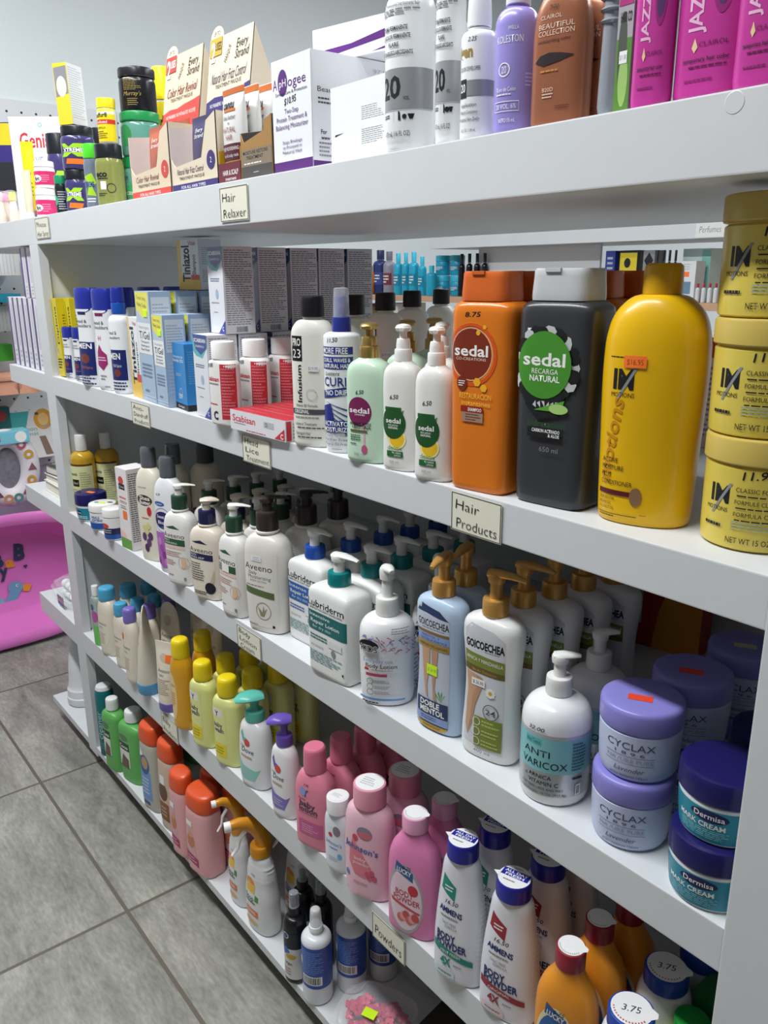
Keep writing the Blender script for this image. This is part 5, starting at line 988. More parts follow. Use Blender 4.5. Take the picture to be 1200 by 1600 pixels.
# --- white body powders with navy caps
def ammens(label, foot, top, lr, c):
    k = Th('body_powder', label, 'powder', foot, Z4, top, lr, .62, rz=.3); H, a = k.H, k.a; C = M(c, .4)
    k.body(M('#e6e7ee', .26), [(0, .9, .92, 2.6), (.01, .97, .98, 2.6), (.04, 1, 1, 2.6), (.25, .99, 1, 2.6), (.5, .9, .93, 2.5), (.7, .77, .83, 2.4), (.84, .66, .78, 2.3), (.865, .6, .76, 2.2), (.88, .56, .78, 2)])
    rc = a*.57; k.cyl('cap', M('#26289a', .28), .881*H, H, rc, rc*.98, .1); q = k.top_lab(H, rc)
    q.ell(0, 0, rc*.92, rc*.92, PAPER); q.poly([(-.8, -.1), (.8, -.1), (.8, .5), (-.8, .5)], M('#26289a', .3)); q.txt('ALL DAY', 0, .33, .2, WHT, w=1.35, bold=.02); q.txt('FRESH', 0, .05, .2, WHT, w=1.1, bold=.02); q.txt('BODY', 0, .68, .1, INK, w=.5); q.bars(-.5, .5, -.5, -.3, 1, GRY); q.poly([(-1.2, -.1), (-.8, -.4), (-.8, .1)], PAPER); q.done('seal', k.root)
    L = k.lab(); L.poly([(-.6, .66), (.0, .6), (.05, .7), (-.5, .77)], C); L.bars(-.42, -.05, .655, .7, 2, WHT); L.txt('16.50', -.1, .585, .03, INK, sh=.3, w=.5); L.txt('AMMENS', -.15, .52, .04, NAV2, w=.95, rot=-4, bold=.03); L.bars(-.55, .2, .46, .485, 1, GRY); L.txt('TALC FREE', -.2, .43, .018, GRY, w=.6); L.txt('FORMULA', -.1, .405, .018, GRY, w=.5)
    L.txt('BODY', -.3, .33, .05, NAV2, w=.8, bold=.03); L.txt('POWDER', -.08, .275, .055, NAV2, w=1.25, bold=.03); L.poly([(-.85, .27), (.78, .205), (.78, .165), (-.85, .215)], C); L.txt('ORIGINAL' if c != '#1f8a7c' else 'MINT FRESH', -.1, .215, .022, WHT, w=.8, rot=-2); L.txt('4X', -.28, .145, .06, C, w=.45, bold=.04); L.bars(.05, .5, .13, .15, 1, GRY); L.rect(-.75, .03, .1, .085, M('#cfe0e4' if c == '#1f8a7c' else '#e8d0d4', .4)); L.bars(-.6, 0, .04, .07, 1, GRY)
    for i in range(15):
        for j in range(5): L.ell(.95+.09*j, .2+.035*i, .0011, .0011, M('#f4f4f8', .2), k=7)
    L.done('label', k.root); return k
k = ammens('white body powder with navy cap and green band, front of its row', (718, 1543), 1310, (678, 758), '#1f8a7c')
k.row([(770, 1289)], 'white body powder with navy cap and green band, %s in its row', 'green banded body powders')
k = ammens('white body powder with navy cap and dark red band, front of its row', (793, 1602), 1371, (750, 841), '#9a2a3a')
k.row([(848, 1340), (894, 1316)], 'white body powder with navy cap and dark red band, %s from the front', 'red banded body powders')
# --- orange and white powders at the bottom corner
ORP = M('#e8952a', .32); REDC = M('#8f2430', .3)
P = at(893, 1478, Z4+LHH); P.z = Z4
k = Th('body_powder', 'orange body powder with dark red cap and paper seal, front of its row', 'powder', Z=Z4, loc=P, H=LHH, a=.036, ratio=.62, rz=.25); lucky(k, ORP, REDC, M('#2f62a8', .4), M('#e9d8b0', .35))
k.row([(938, 1435), (984, 1408)], 'orange body powder with dark red cap, %s from the front', 'orange body powders')
BLC = M('#2347a0', .28)
H5 = .165; P = at(987, 1577, Z4+H5); P.z = Z4
k = Th('foot_powder', 'white powder with blue cap and handwritten price, nearest the corner', 'powder', Z=Z4, loc=P, H=H5, a=.03, ratio=.85, rz=.3)
k.body(M('#e6e8ea', .28), sh_keys(k, .87, .16, k.a*.72, 2.4)); powder_top(k, BLC, k.a*.82, '3.75', RED); L = k.lab(); L.rect(-1.2, .1, 1.2, .55, M('#d9dde6', .4)); L.txt('FOOT POWDER', 0, .4, .06, M('#2347a0'), w=1.4); L.done('label', k.root)
k.row([(1040, 1523), (1084, 1494)], 'white powder with blue cap, %s from the front in its row', 'white powders with blue caps')
k = Th('wash_bottle', 'green capped bottle cut off by the bottom corner beside the post', 'wash', Z=Z4, loc=at(1082, 1592, Z4+.14)-Vector((0, 0, .14)), H=.14, a=.025, ratio=.8)
k.body(M('#c9cf5a', .25), sh_keys(k, .8, .1, k.a*.6, 2.2)); k.cyl('cap', M('#1f9a3e', .3), .83*k.H, k.H, k.a*.75)
k = Bx('soap_carton', 'dark green carton standing against the right post panel in the corner', 'box', loc=at(1106, 1545, Z4+.15)-Vector((-.008, -.01, .15)), W=.04, D=.05, H=.15, Z=Z4, rz=0, mat=M('#1f6a35', .4)); L = k.face(); L.bars(-.6, .6, .3, .7, 4, M('#9ac9a0')); L.done('printed_lettering', k.root)
# --- end shelf: bag of cotton balls
FILM = clear_film('#eef2f6', .16, .12)
def bag(name, label, cat, loc, sx, sy, sz, film, seed=1, rz=0):
    r = empty(name, loc, rz); tag(r, label, cat); bm = bmesh.new(); bmesh.ops.create_icosphere(bm, subdivisions=4, radius=1); rr = random.Random(seed); ph = [rr.uniform(0, 6) for _ in range(6)]
    for v in bm.verts:
        x, y, z = v.co; w = 1+.05*math.sin(7*x+ph[0])*math.sin(6*y+ph[1])+.04*math.sin(13*z+ph[2]+5*x)
        v.co = Vector((math.copysign(abs(x)**.65, x)*sx*w, math.copysign(abs(y)**.65, y)*sy*w, max(.0004, sz*(z*.5+.5)*w)))
    finish('film', bm, film, r); return r
r = bag('cotton_ball_bag', 'clear bag of white cotton balls on the end shelf', 'bag', (XPL-.165, .09, Z4+.0006), .095, .08, .07, FILM, 3)
bm = bmesh.new(); rr = random.Random(4)
pts = [(-.05+.033*i+.008*(j % 2), -.035+.03*j, .018+.026*q) for q in range(2) for j in range(3) for i in range(4)]
for p in pts:
    b2 = bmesh.new(); bmesh.ops.create_icosphere(b2, subdivisions=2, radius=.0145)
    me = bpy.data.meshes.new('cotton'); 
    for v in b2.verts: v.co = v.co*(1+.08*math.sin(300*v.co.x+200*v.co.y))
    finish('cotton_ball', b2, M('#f2f2f2', .9), r).location = (p[0], p[1]-.002, p[2])
L = Lab(lambda u, v, o: Vector((u, -.078-o, v)), .05, .06, curved=False); L.rect(-.2, .1, .9, .3, M('#3a4a9a')); L.rect(-.2, .32, .9, .4, RED); L.rect(-.2, .42, .9, .6, M('#7a4a6a', .5)); L.done('printed_lettering', r)
# ================================================================== BOTTOM SHELF
k = Th('spray_can', 'teal aerosol can with pale domed cap against the left post', 'spray can', (173.5, 1181.5), Z5, 1068, (160, 188), 1.0, rz=.5)
k.body(M('#14747c', .3, .2), [(0, .95, .95), (.01, 1, 1), (.86, 1, 1), (.89, .96, .96), (.92, .9, .9)]); k.cyl('cap', M('#d9dde0', .3), .921*k.H, k.H*.985, k.a*.9, k.a*.85, .3)
L = k.lab(); L.su = L.sv = 1; L.txt('cleaner', -.004, k.H*.45, k.a*.7, M('#a9d0d0'), rot=90, w=k.H*.4); L.bars(-.012, .012, k.H*.1, k.H*.2, 4, M('#5aa0a4')); L.done('label', k.root)
LGN = M('#63b05c', .32); DKG = M('#1f3a26', .4)
def green(label, foot, top, lr):
    k = Th('conditioner_bottle', label, 'conditioner', foot, Z5, top, lr, .64, rz=.2)
    k.body(LGN, sh_keys(k, .83, .1, k.a*.42, 2.8, k=4)); k.cyl('cap', M('#e9ebeb', .28), .845*k.H, k.H, k.a*.46, k.a*.44, .2)
    L = k.lab(); L.ell(-.2, .64, k.a*.45, .045*k.H, M('#5a7a52', .4)); L.rect(-.75, .46, .3, .57, DKG); L.txt('Coco', -.2, .51, .05, WHT, w=.8, bold=.02); L.rect(-.75, .22, .3, .46, M('#d9dcd4', .4)); L.poly([(-.6, .2), (.2, .2), (.2, .34), (-.3, .4)], M('#6a5a4a', .5)); L.done('label', k.root); return k
k = green('bright green conditioner with white cap, nearer the teal can', (187, 1207), 1090, (172.5, 204))
k = green('bright green conditioner with white cap, nearer the orange capped bottles', (219, 1228), 1108, (193, 236))
k.rowy(2, 2*k.b+.018, 'bright green conditioner in the shade, %s in its row', 'green conditioners', dx=.004)
ORD_ = M('#e2572a', .32)
def softener(label, foot, top, lr, m, art):
    k = Th('softener_bottle', label, 'softener', foot, Z5, top, lr, .68, rz=.15); H, a, b = k.H, k.a, k.b
    k.body(m, [(0, .9, .9, 3.2), (.012, .96, .97, 3.2), (.2, 1, 1, 3.2), (.5, .97, .98, 3.2), (.7, .93, .95, 3), (.755, .88, .9, 2.8), (.76, .8, .82, 2.6)])
    # cap with a sloping top
    bm = bmesh.new(); p = Prof([(.762*H, a*.9, b*.92, 2.8), (.78*H, a*.93, b*.95, 2.8), (.9*H, a*.9, b*.92, 2.7), (.97*H, a*.84, b*.86, 2.5), (.99*H, a*.7, b*.7, 2.4), (H, a*.3, b*.3, 2.2)]); loft_into(bm, p)
    for v in bm.verts:
        if v.co.z > .86*H: v.co.z -= (v.co.z-.86*H)*.45*max(0, min(1, (.5-v.co.y/b*.5)))
    finish('cap', bm, ORD_, k.root)
    L = k.lab()
    if art == 'blue': L.rect(-.7, .12, .5, .45, M('#6f9ad0', .4)); L.ell(-.1, .52, a*.55, .11*H, M('#3a5a9a', .4)); L.ell(-.05, .54, a*.35, .07*H, M('#b59a6a', .5)); L.poly([(-.6, .6), (-.2, .62), (-.4, .7)], WHT); L.bars(-.5, .3, .18, .38, 5, M('#c9d8ee')); L.rect(-.5, .06, .2, .1, M('#3a5a9a', .4))
    elif art == 'brown': L.rect(-.75, .1, .4, .3, M('#8a5a3a', .5)); L.ell(-.15, .42, a*.5, .1*H, M('#6a4a3a', .5)); L.rect(-.4, .5, .1, .6, PAPER); L.bars(-.5, .2, .14, .26, 3, M('#c9a88a'))
    else: L.poly([(-.75, .62), (-.1, .6), (.15, .2), (-.75, .16)], M('#d9aab4', .4)); L.ell(-.25, .38, a*.32, .08*H, M('#c9805a', .5)); L.ell(-.25, .46, a*.18, .035*H, M('#d9a07a', .5)); L.poly([(-.75, .13), (.3, .1), (.3, .2), (-.75, .24)], M('#a8305f', .4)); L.bars(-.6, .2, .13, .2, 2, M('#e0a0c0')); L.rect(-.6, .56, -.1, .62, WHT)
    L.done('label', k.root); return k
softener('grey softener bottle with orange cap and blue label', (249, 1271), 1123, (231.5, 269), M('#b9b5aa', .25), 'blue')
softener('beige softener bottle with orange cap and brown label', (277, 1303), 1149, (259.5, 297), M('#d0b8a2', .25), 'brown')
PKB = M('#e5aaac', .22)
k = softener('pink softener bottle with orange cap, partly covered by its twin', (293, 1342), 1199, (275, 310), PKB, 'pink')
k.row([(321, 1200)], 'pink softener bottle with orange cap, %s in the shaded row', 'pink softeners')
k = softener('pink softener bottle with orange cap beside the spray bottles', (326, 1374), 1227, (300.5, 350.5), PKB, 'pink')
k.row([(351, 1227)], 'pink softener bottle with orange cap, %s in the row beside the sprays', 'pink softeners beside the sprays')
# --- trigger sprays
TRG = M('#d9921f', .32)
def trigger(label, foot, top, lr, spout=-2.0):
    k = Th('trigger_spray', label, 'spray bottle', foot, Z5, top, lr, .62, rz=.1); H, a = k.H, k.a
    k.body(M('#e3e4e4', .28), [(0, .84, .88, 2.4), (.012, .94, .97, 2.4), (.12, 1, 1, 2.4), (.3, 1, 1, 2.4), (.45, .85, .9, 2.4), (.5, .82, .88, 2.4), (.51, .79, .85, 2.4), (.53, .8, .86, 2.4), (.54, .76, .82, 2.4), (.56, .77, .83, 2.3), (.57, .72, .8, 2.3), (.59, .73, .8, 2.3), (.6, .68, .76, 2.2), (.65, .56, .7, 2.1), (.67, .45, .66, 2)])
    k.cyl('collar', TRG, .671*H, .76*H, a*.5, a*.48)
    bm = bmesh.new(); c, s_ = math.cos(spout), math.sin(spout); h0 = .755*H
    pts = [(-.15, .0), (-.1, .35), (.1, .68), (.45, .86), (.9, .95), (1.25, .92)]; w = [(a*.4, a*.4), (a*.36, a*.38), (a*.32, a*.42), (a*.28, a*.36), (a*.25, a*.28), (a*.22, a*.24)]
    tube_into(bm, [(c*a*x*1.05, s_*a*x*1.05, h0+(H-h0)*z*.95) for x, z in pts], w, 14, flat=(-s_, c, 0)); finish('spray_head', bm, TRG, k.root)
    bm = bmesh.new(); tube_into(bm, [(c*a*1.32, s_*a*1.32, h0+(H-h0)*.87), (c*a*1.62, s_*a*1.62, h0+(H-h0)*.86)], [a*.24, a*.24], 14); finish('nozzle', bm, WHT, k.root)
    bm = bmesh.new(); tube_into(bm, [(c*a*.62, s_*a*.62, h0+(H-h0)*.62), (c*a*.95, s_*a*.95, h0+(H-h0)*.35), (c*a*1.05, s_*a*1.05, h0+(H-h0)*.05), (c*a*1.35, s_*a*1.35, h0-(H-h0)*.18)], [(a*.14, a*.1), (a*.13, a*.1), (a*.12, a*.08), (a*.1, a*.05)], 10, flat=(-s_, c, 0)); finish('trigger', bm, WHT, k.root)
    L = k.lab(); L.ell(-.2, .44, a*.34, .045*H, M('#e8912a', .4)); L.bars(-.4, .0, .42, .46, 2, WHT); L.poly([(-.55, .42), (-.5, .36), (.15, .36), (.2, .44)], M('#f0c44a', .4)); L.txt('Stop', -.25, .31, .05, M('#3a3f44'), w=.7, sh=.2); L.txt('Cockroach', -.15, .27, .03, M('#3a3f44'), w=.9) if False else L.bars(-.6, .3, .255, .285, 1, DGR); L.poly([(.15, .3), (.4, .3), (.42, .35), (.2, .36)], M('#4f9a3e', .4)); L.rect(-.6, .15, .35, .21, M('#e07a4a', .4)); L.bars(-.45, .2, .165, .195, 2, WHT); L.ell(-.2, .09, a*.5, .02*H, M('#e2b87a', .5)); L.txt('5.50', .05, .525, .02, M('#4a55a0'), sh=.3); L.done('label', k.root); return k
k = trigger('white trigger spray with amber head beside the pink softener', (380, 1421), 1244, (363.5, 398))
k = trigger('white trigger spray with amber head at the shelf front, nearest the dark sprays', (415, 1467), 1276, (390, 439.5))
P = k.clear_of(at(437, 1268, Z5+k.H)+Vector((.016, .034, 0))); P.z = k.loc.z
dup(k.root, P, .1, 'white trigger spray with amber head in the shade, farthest back of the three')
# --- mist sprays
CLRC = clear_film('#cfd3da', .35, .1)
k = Th('hair_mist', 'black mist spray with clear over-cap, front of its row', 'spray bottle', (465, 1539), Z5, 1394, (449, 485.5), 1.0, rz=.4); H, a = k.H, k.a
k.body(M('#1b1b20', .25), sh_keys(k, .74, .1, a*.5, 2)); mist(k, .765*H, a*.52, BLK, CLRC, H, M('#2a2a30', .3))
L = k.lab(); L.rect(-1.5, .06, 1.5, .5, M('#d9d8d4', .4)); L.rect(-1.5, .42, 1.5, .6, M('#23252e', .35)); L.ell(-.3, .57, a*.35, a*.35, M('#3a4a7a', .4)); L.ring(-.3, .57, a*.3, .001, WHT); L.poly([(-.9, .42), (-.2, .44), (.1, .38), (-.6, .34)], M('#3a6ab8', .4)); L.ell(.1, .33, a*.5, .03*H, M('#c9a23a', .45)); L.txt('argan', -.1, .25, .04, INK, w=.7, rot=-6); L.bars(-.8, .2, .1, .2, 3, M('#a88a8a')); L.done('label', k.root)
k.row([(471.5, 1354), (500, 1374)], 'black mist spray with clear over-cap, %s in the shaded group', 'black mist sprays')
k = Th('hair_mist', 'white mist spray with royal blue label, front of its row', 'spray bottle', (498, 1573), Z5, 1419, (473, 520.5), 1.0, rz=.6); H, a = k.H, k.a
k.body(M('#e4e7ec', .25), sh_keys(k, .74, .07, a*.42, 2)); k.cyl('spray_collar', M('#eef0f2', .3), .765*H, .82*H, a*.46); k.loft('clear_cap', clear_film('#f2f4f6', .6, .15), [(.8205*H, a*.4, a*.4), (.93*H, a*.37, a*.37), (.985*H, a*.33, a*.33), (H, a*.2, a*.2)])
L = k.lab(); L.rect(-2.4, .2, 2.4, .66, M('#2f55a8', .35)); L.bars(-.9, .8, .36, .62, 12, M('#6f8fd0')); L.rect(-.75, .24, .7, .34, WHT); L.codes(-.65, .6, .25, .33, INK, 22); L.rect(-1.15, .44, -.8, .52, WHT); L.txt('3.', .0, .795, .04, INK, sh=.3, bold=.02); L.done('label', k.root)
k.row([(537, 1406), (578, 1392)], 'white mist spray with royal blue label, %s in its row', 'white mist sprays')
# --- bags of decorations
def flower(bm, c, r, seed):
    rr = random.Random(seed); t0 = rr.uniform(0, 6); tx, ty = rr.uniform(-.5, .5), rr.uniform(-.5, .5)
    for i in range(5):
        t = t0+i*2*PI/5; b2 = bmesh.new(); bmesh.ops.create_icosphere(b2, subdivisions=1, radius=1)
        mp = {}
        for v in b2.verts:
            p = Vector((v.co.x*r*.45+math.cos(t)*r*.5, v.co.y*r*.45+math.sin(t)*r*.5, v.co.z*r*.18)); p.z += p.x*tx+p.y*ty; mp[v] = bm.verts.new(Vector(c)+p)
        for f in b2.faces: bm.faces.new([mp[v] for v in f.verts])
        b2.free()
P = at(572, 1590, Z5+.03); rb = bag('flower_bag', 'clear bag of pink flower shapes with lime sticker on the bottom shelf', 'bag', (P.x+.012, P.y+.012, Z5+.0006), .068, .058, .06, FILM, 5, .4)
bm = bmesh.new(); rr = random.Random(8)
for i in range(48):
    t, q = rr.uniform(0, 2*PI), math.sqrt(rr.uniform(0, 1)); flower(bm, (.058*q*math.cos(t), .05*q*math.sin(t), .012+rr.uniform(0, .036)*(1-.4*q)), .0125, i)
finish('pink_petals', bm, M('#e0557a', .45), rb)
q = Lab(lambda u, v, o: Vector((u, v, .061+o)), 1, 1, curved=False); q.rect(-.012, -.03, .012, -.012, FLUO); q.done('price_sticker', rb)['label'] = 'lime price sticker'
P = at(628, 1505, Z5+.05); rb = bag('leaf_bag', 'clear bag of green leaf shapes behind the pink flower bag', 'bag', (P.x+.035, P.y+.06, Z5+.0006), .065, .055, .08, FILM, 9, .2)
bm = bmesh.new()
for i in range(40):
    t, q = rr.uniform(0, 2*PI), math.sqrt(rr.uniform(0, 1)); flower(bm, (.058*q*math.cos(t), .045*q*math.sin(t), .015+rr.uniform(0, .055)*(1-.4*q)), .013, i+60)
finish('green_leaves', bm, M('#7fa07a', .5), rb)
P = at(690, 1590, Z5+.06); k = Bx('soap_carton', 'dark brown carton on the bottom shelf beside the flower bag', 'box', loc=(P.x+.045, P.y+.02, Z5), W=.13, D=.1, H=.065, Z=Z5, rz=.15, mat=M('#2c2420', .5)); L = k.face(); L.bars(-.8, .3, .3, .7, 3, M('#6a5a4a')); L.done('printed_lettering', k.root)
# --- end shelf: white sandal
# ================================================================== TOP SHELF
def F1(u, v, y=0.012):
    p = aty(u, v, y); p.z = Z1; return p
def T1P(u, v, y):
    """place and height of something whose top shows at (u, v) and which stands y behind the shelf edge"""
    p = aty(u, v, y); h = p.z-Z1; p.z = Z1; return p, h
# --- display cartons of hair masks
def flat_panel(name, pts, th, mat, parent, d):
    """thin card from its corner points, thickened along d"""
    bm = bmesh.new(); a = [bm.verts.new(p) for p in pts]; b = [bm.verts.new(Vector(p)+Vector(d)*th) for p in pts]; bm.faces.new(a); bm.faces.new(b[::-1])
    for i in range(len(a)):
        j = (i+1) % len(a); bm.faces.new((a[i], a[j], b[j], b[i]))
    bmesh.ops.recalc_face_normals(bm, faces=bm.faces[:]); return finish(name, bm, mat, parent, False)
def display(label, ul, ur, vl, vr, vt, card, cc, dark, title, D=.055, back=True, hv=90, rel=.55):
    A, B = aty(ul, vl, .012), aty(ur, vr, .012); W = B.x-A.x; tl = aty(ul-9, vt, .012); H = tl.z-Z1
    r = empty('display_carton', ((A.x+B.x)/2, .012+D/2, Z1+.0006)); tag(r, label, 'display box'); CB = M(cc, .5); IN = M('#d9cdca', .55); w = W/2-.001; y0, y1 = -D/2, D/2; t = .0012
    # tray: floor, back, sides cut down towards the middle, front with a deep notch
    box('tray_floor', -w, w, y0, y1, 0, t, CB, r, 0); box('tray_back', -w, w, y1-t, y1, t, H, IN, r, 0)
    flat_panel('tray_side', [(-w, y0, t), (-w, y1, t), (-w, y1, H), (-w, y0, H*.95)], t, IN, r, (1, 0, 0)); flat_panel('tray_side', [(w-t, y0, t), (w-t, y1, t), (w-t, y1, H), (w-t, y0, H)], t, CB, r, (1, 0, 0))
    flat_panel('tray_front', [(-w, y0, t), (w, y0, t), (w, y0, H), (w*.62, y0, H*.9), (w*.35, y0, H*.42), (-w*.8, y0, H*.36), (-w*.9, y0, H*.42), (-w, y0, H*.5)], t, CB, r, (0, 1, 0))
    L = Lab(lambda u, v, o: Vector((u, y0-o, v)), w, H, curved=False); L.rect(-.99, .005, .99, .1, M(card, .45)); L.txt('FOR ALL HAIR TYPES', -.05, .05, .045, WHT, w=1.05); L.txt(title, -.15, .28, .09, M(dark, .5), w=1.15, sh=.2); L.txt('TREATMENT MASQUE', -.1, .18, .045, INK, w=1.1); L.ell(.75, .36, w*.17, w*.17, M(card, .45)); L.txt('2', .75, .36, .08, WHT); L.done('printed_lettering', r)
    if back:
        # header card leaning back behind the tray
        yb = y1+.002; hh = aty((ul+ur)/2+40, hv, .012+D+.03).z-Z1; pts = [(-w*.8, yb, H*.95), (w*.95, yb, H*.95), (w*.95, yb+.02, hh), (-w*.8, yb+.02, hh)]; flat_panel('header_card', pts, t, CB, r, (0, 1, 0)); o_ = Vector((-w*.8, yb, H*.95)); ex = Vector((w*1.75, 0, 0)); ez = Vector((0, .02, hh-H*.95)); nn = ex.cross(ez).normalized()
        L = Lab(lambda u, v, o: o_+ex*u+ez*v+nn*o, 1, 1, curved=False, base=.0005)
        L.poly([(.005, 0), (.995, 0), (.995, .4), (.85, .38), (.6, .36), (.4, .33), (.2, .34), (.005, .3)], M(card, .45)); L.txt('NO PARABENS  NO PHTHALATES  NO DYES', .5, .25, .045, WHT, w=.8, rot=0); L.txt(title, .5, .55, .12, M(dark, .5), w=.8, sh=.25); L.txt('TREATMENT MASQUE', .5, .45, .045, INK, w=.6); L.txt('Every', .78, .85, .1, INK, w=.25, sh=.25); L.txt('Strand', .78, .74, .1, INK, w=.3, sh=.25); L.txt('MASQUE', .45, .78, .06, INK, w=.2, rot=60)
        L.poly([(.02, .8), (.3, .8), (.3, 1.0), (.02, 1.0)], M(card if card != '#3a2d6e' else '#c9a53a', .45)); L.txt('2', .1, .85, .22, WHT, w=.1, bold=.03); L.txt('USES', .22, .9, .09, WHT if card != '#3a2d6e' else INK, w=.14, bold=.02); L.done('header_print', r)
        b_ = flat_panel('header_side', [(w*.95, yb, H*.95), (w*.95, yb+.075, H*.95), (w*.95, yb+.02, hh)], t, CB, r, (-1, 0, 0))
        bm = bmesh.new(); c = o_+ex*.16+ez*1.0; n = 20
        vs = [bm.verts.new(c+ex*.15*math.cos(PI*i/n)+ez*.13*math.sin(PI*i/n)) for i in range(n+1)]; f = bm.faces.new(vs); q = bmesh.ops.extrude_face_region(bm, geom=[f])
        for v in q['geom']:
            if isinstance(v, bmesh.types.BMVert): v.co += nn*-.001
        bmesh.ops.recalc_face_normals(bm, faces=bm.faces[:]); finish('header_badge', bm, M('#efe6c9', .5), r, False)
        L = Lab(lambda u, v, o: o_+ex*u+ez*v+nn*o, 1, 1, curved=False, base=.0007); L.txt('UP TO', .16, 1.05, .05, INK, w=.16); L.done('badge_print', r)
    return r, W, H
def sachet(label, loc, w, h, m, art, rz=0, lean=.12, group=None):
    r = empty('hair_mask_sachet', loc, rz); r.rotation_euler = (-lean, 0, rz); tag(r, label, 'sachet', group)
    bm = bmesh.new(); p = Prof([(0, w, .0012, 2.2), (h*.06, w, .0014, 2.2), (h*.2, w*.97, .008, 2.2), (h*.5, w*.96, .011, 2.2), (h*.8, w*.97, .008, 2.2), (h*.93, w, .0014, 2.2), (h, w, .0012, 2.2)]); loft_into(bm, p, 48); finish('pouch', bm, m, r)
    L = Lab(lambda u, v, o: p.surf(u, v, o+.0004), w, h); art(L); L.done('printed_lettering', r); return r
r1, W1, H1 = display('red and cream hair mask display carton with its header card', 207.5, 269, 309, 299.5, 211, '#d0463c', '#dccbb0', '#7a2a2a', 'Color Hair Revival')
def a1(L): L.txt('Every', -.3, .8, .06, WHT, w=.5, sh=.2); L.txt('Strand', -.3, .72, .06, WHT, w=.6, sh=.2); L.ell(.1, .45, .012, .02, M('#5a3a2a', .5)); L.bars(-.7, .6, .1, .25, 3, M('#e0b0a0'))
r2, W2, H2 = display('purple and cream hair mask display carton with its header card', 270, 342, 299.5, 283.5, 196, '#3a2d6e', '#dccfb8', '#3a2d4e', 'Natural Hair Frizz Control', hv=62)
for r, W, H, m, nm in ((r1, W1, H1, M('#b85a3c', .3, .2), 'coppery sachet'), (r2, W2, H2, M('#3a3460', .3, .2), 'dark blue sachet')):
    for i in range(2):
        sachet('%s of hair mask standing in the display carton, %s' % (nm, ('nearer the front', 'behind the other')[i]), (r.location.x+W*.12+.004*i, .012+.018+.022*i, Z1+.0024), W*.33, H*1.02+.006*i, m, a1, lean=.02)
# kraft display and white sachet between the purple display and the tall white carton
A = aty(342.5, 284.5, .012); B = aty(377, 278.5, .012); Wc = B.x-A.x; Hc = aty(345, 200, .012).z-Z1
r = empty('display_carton', ((A.x+B.x)/2, .055, Z1+.0006)); tag(r, 'small yellow and maroon display carton holding white hair sachets', 'display box'); w = Wc/2-.001
YM = M('#d9a92a', .45); box('tray_floor', -w, w, -.043, .043, 0, .0012, YM, r, 0); box('tray_front', -w, w, -.043, -.042, .0012, Hc*.36, M('#6a2432', .45), r, 0); box('tray_back', -w, w, .042, .043, .0012, Hc*.8, YM, r, 0)
for sx in (-w, w-.001): flat_panel('tray_side', [(sx, -.0419, .0012), (sx, .0419, .0012), (sx, .0419, Hc*.8), (sx, -.0419, Hc*.6)], .001, YM, r, (1, 0, 0))
L = Lab(lambda u, v, o: Vector((u, -.043-o, v)), w, Hc*.36, curved=False); L.txt('HAIR & SCALP', .1, .5, .25, WHT, w=1.4, bold=.01); L.txt('treatment', .1, .2, .18, WHT, w=1.0); L.done('printed_lettering', r)
def a2(L):
    L.rect(-1.0, .93, 1.0, .99, M('#c86a2a', .4)); L.txt('cantu', -.1, .82, .1, INK, w=1.0, bold=.03); L.rect(-.5, .74, .5, .77, M('#c86a2a', .4)); L.txt('shea butter', 0, .68, .05, INK, w=1.1); L.txt('for', 0, .62, .03, INK); L.txt('NATURAL', 0, .55, .06, M('#8a3a1a'), w=1.1); L.txt('HAIR', 0, .47, .06, M('#8a3a1a'), w=.6); L.rect(-1, .22, 1, .4, M('#5a2230', .45)); L.txt('DEEP NOURISHING', 0, .35, .04, WHT, w=1.4); L.txt('hair & scalp mask', 0, .28, .035, WHT, w=1.3); L.rect(-1, .03, 1, .22, M('#efc52a', .4)); L.txt('RHASSOUL CLAY', 0, .13, .035, INK, w=1.1)
SW = M('#e6e6e4', .25, .15)
for i in range(3): sachet('white hair mask sachet standing in the maroon and yellow carton, %s from the front' % ORD[i], ((A.x+B.x)/2, .0255+.024*i, Z1+.0024), w*.96, (aty(357, 144, .03).z-Z1)*1.0+.004*i, SW, a2, lean=.0, group='white hair mask sachets')
A = aty(378, 278.5, .012); B = aty(427, 268.5, .012); Wk = B.x-A.x; Hk = aty(425, 168, .012).z-Z1
r = empty('display_carton', ((A.x+B.x)/2, .07, Z1+.0006)); tag(r, 'kraft brown and grey display carton with a sloping front beside the tall white carton', 'display box'); w = Wk/2-.001; KR = M('#a9814a', .5, .15); DK = M('#4e4a48', .45)
box('tray_floor', -w, w, -.058, .058, 0, .0012, KR, r, 0); flat_panel('tray_front', [(-w, -.058, .0012), (w, -.058, .0012), (w, -.058, Hk*.92), (w*.55, -.058, Hk*.85), (w*.5, -.058, Hk*.7), (-w*.8, -.058, Hk*.58), (-w, -.058, Hk*.74)], .0012, KR, r, (0, 1, 0)); box('tray_back', -w, w, .0568, .058, .0012, Hk, KR, r, 0)
flat_panel('tray_side', [(-w, -.0567, .0012), (-w, .0567, .0012), (-w, .0567, Hk), (-w, -.0567, Hk*.74)], .0012, DK, r, (1, 0, 0)); flat_panel('tray_side', [(w-.0012, -.0567, .0012), (w-.0012, .0567, .0012), (w-.0012, .0567, Hk), (w-.0012, -.0567, Hk*.92)], .0012, DK, r, (1, 0, 0))
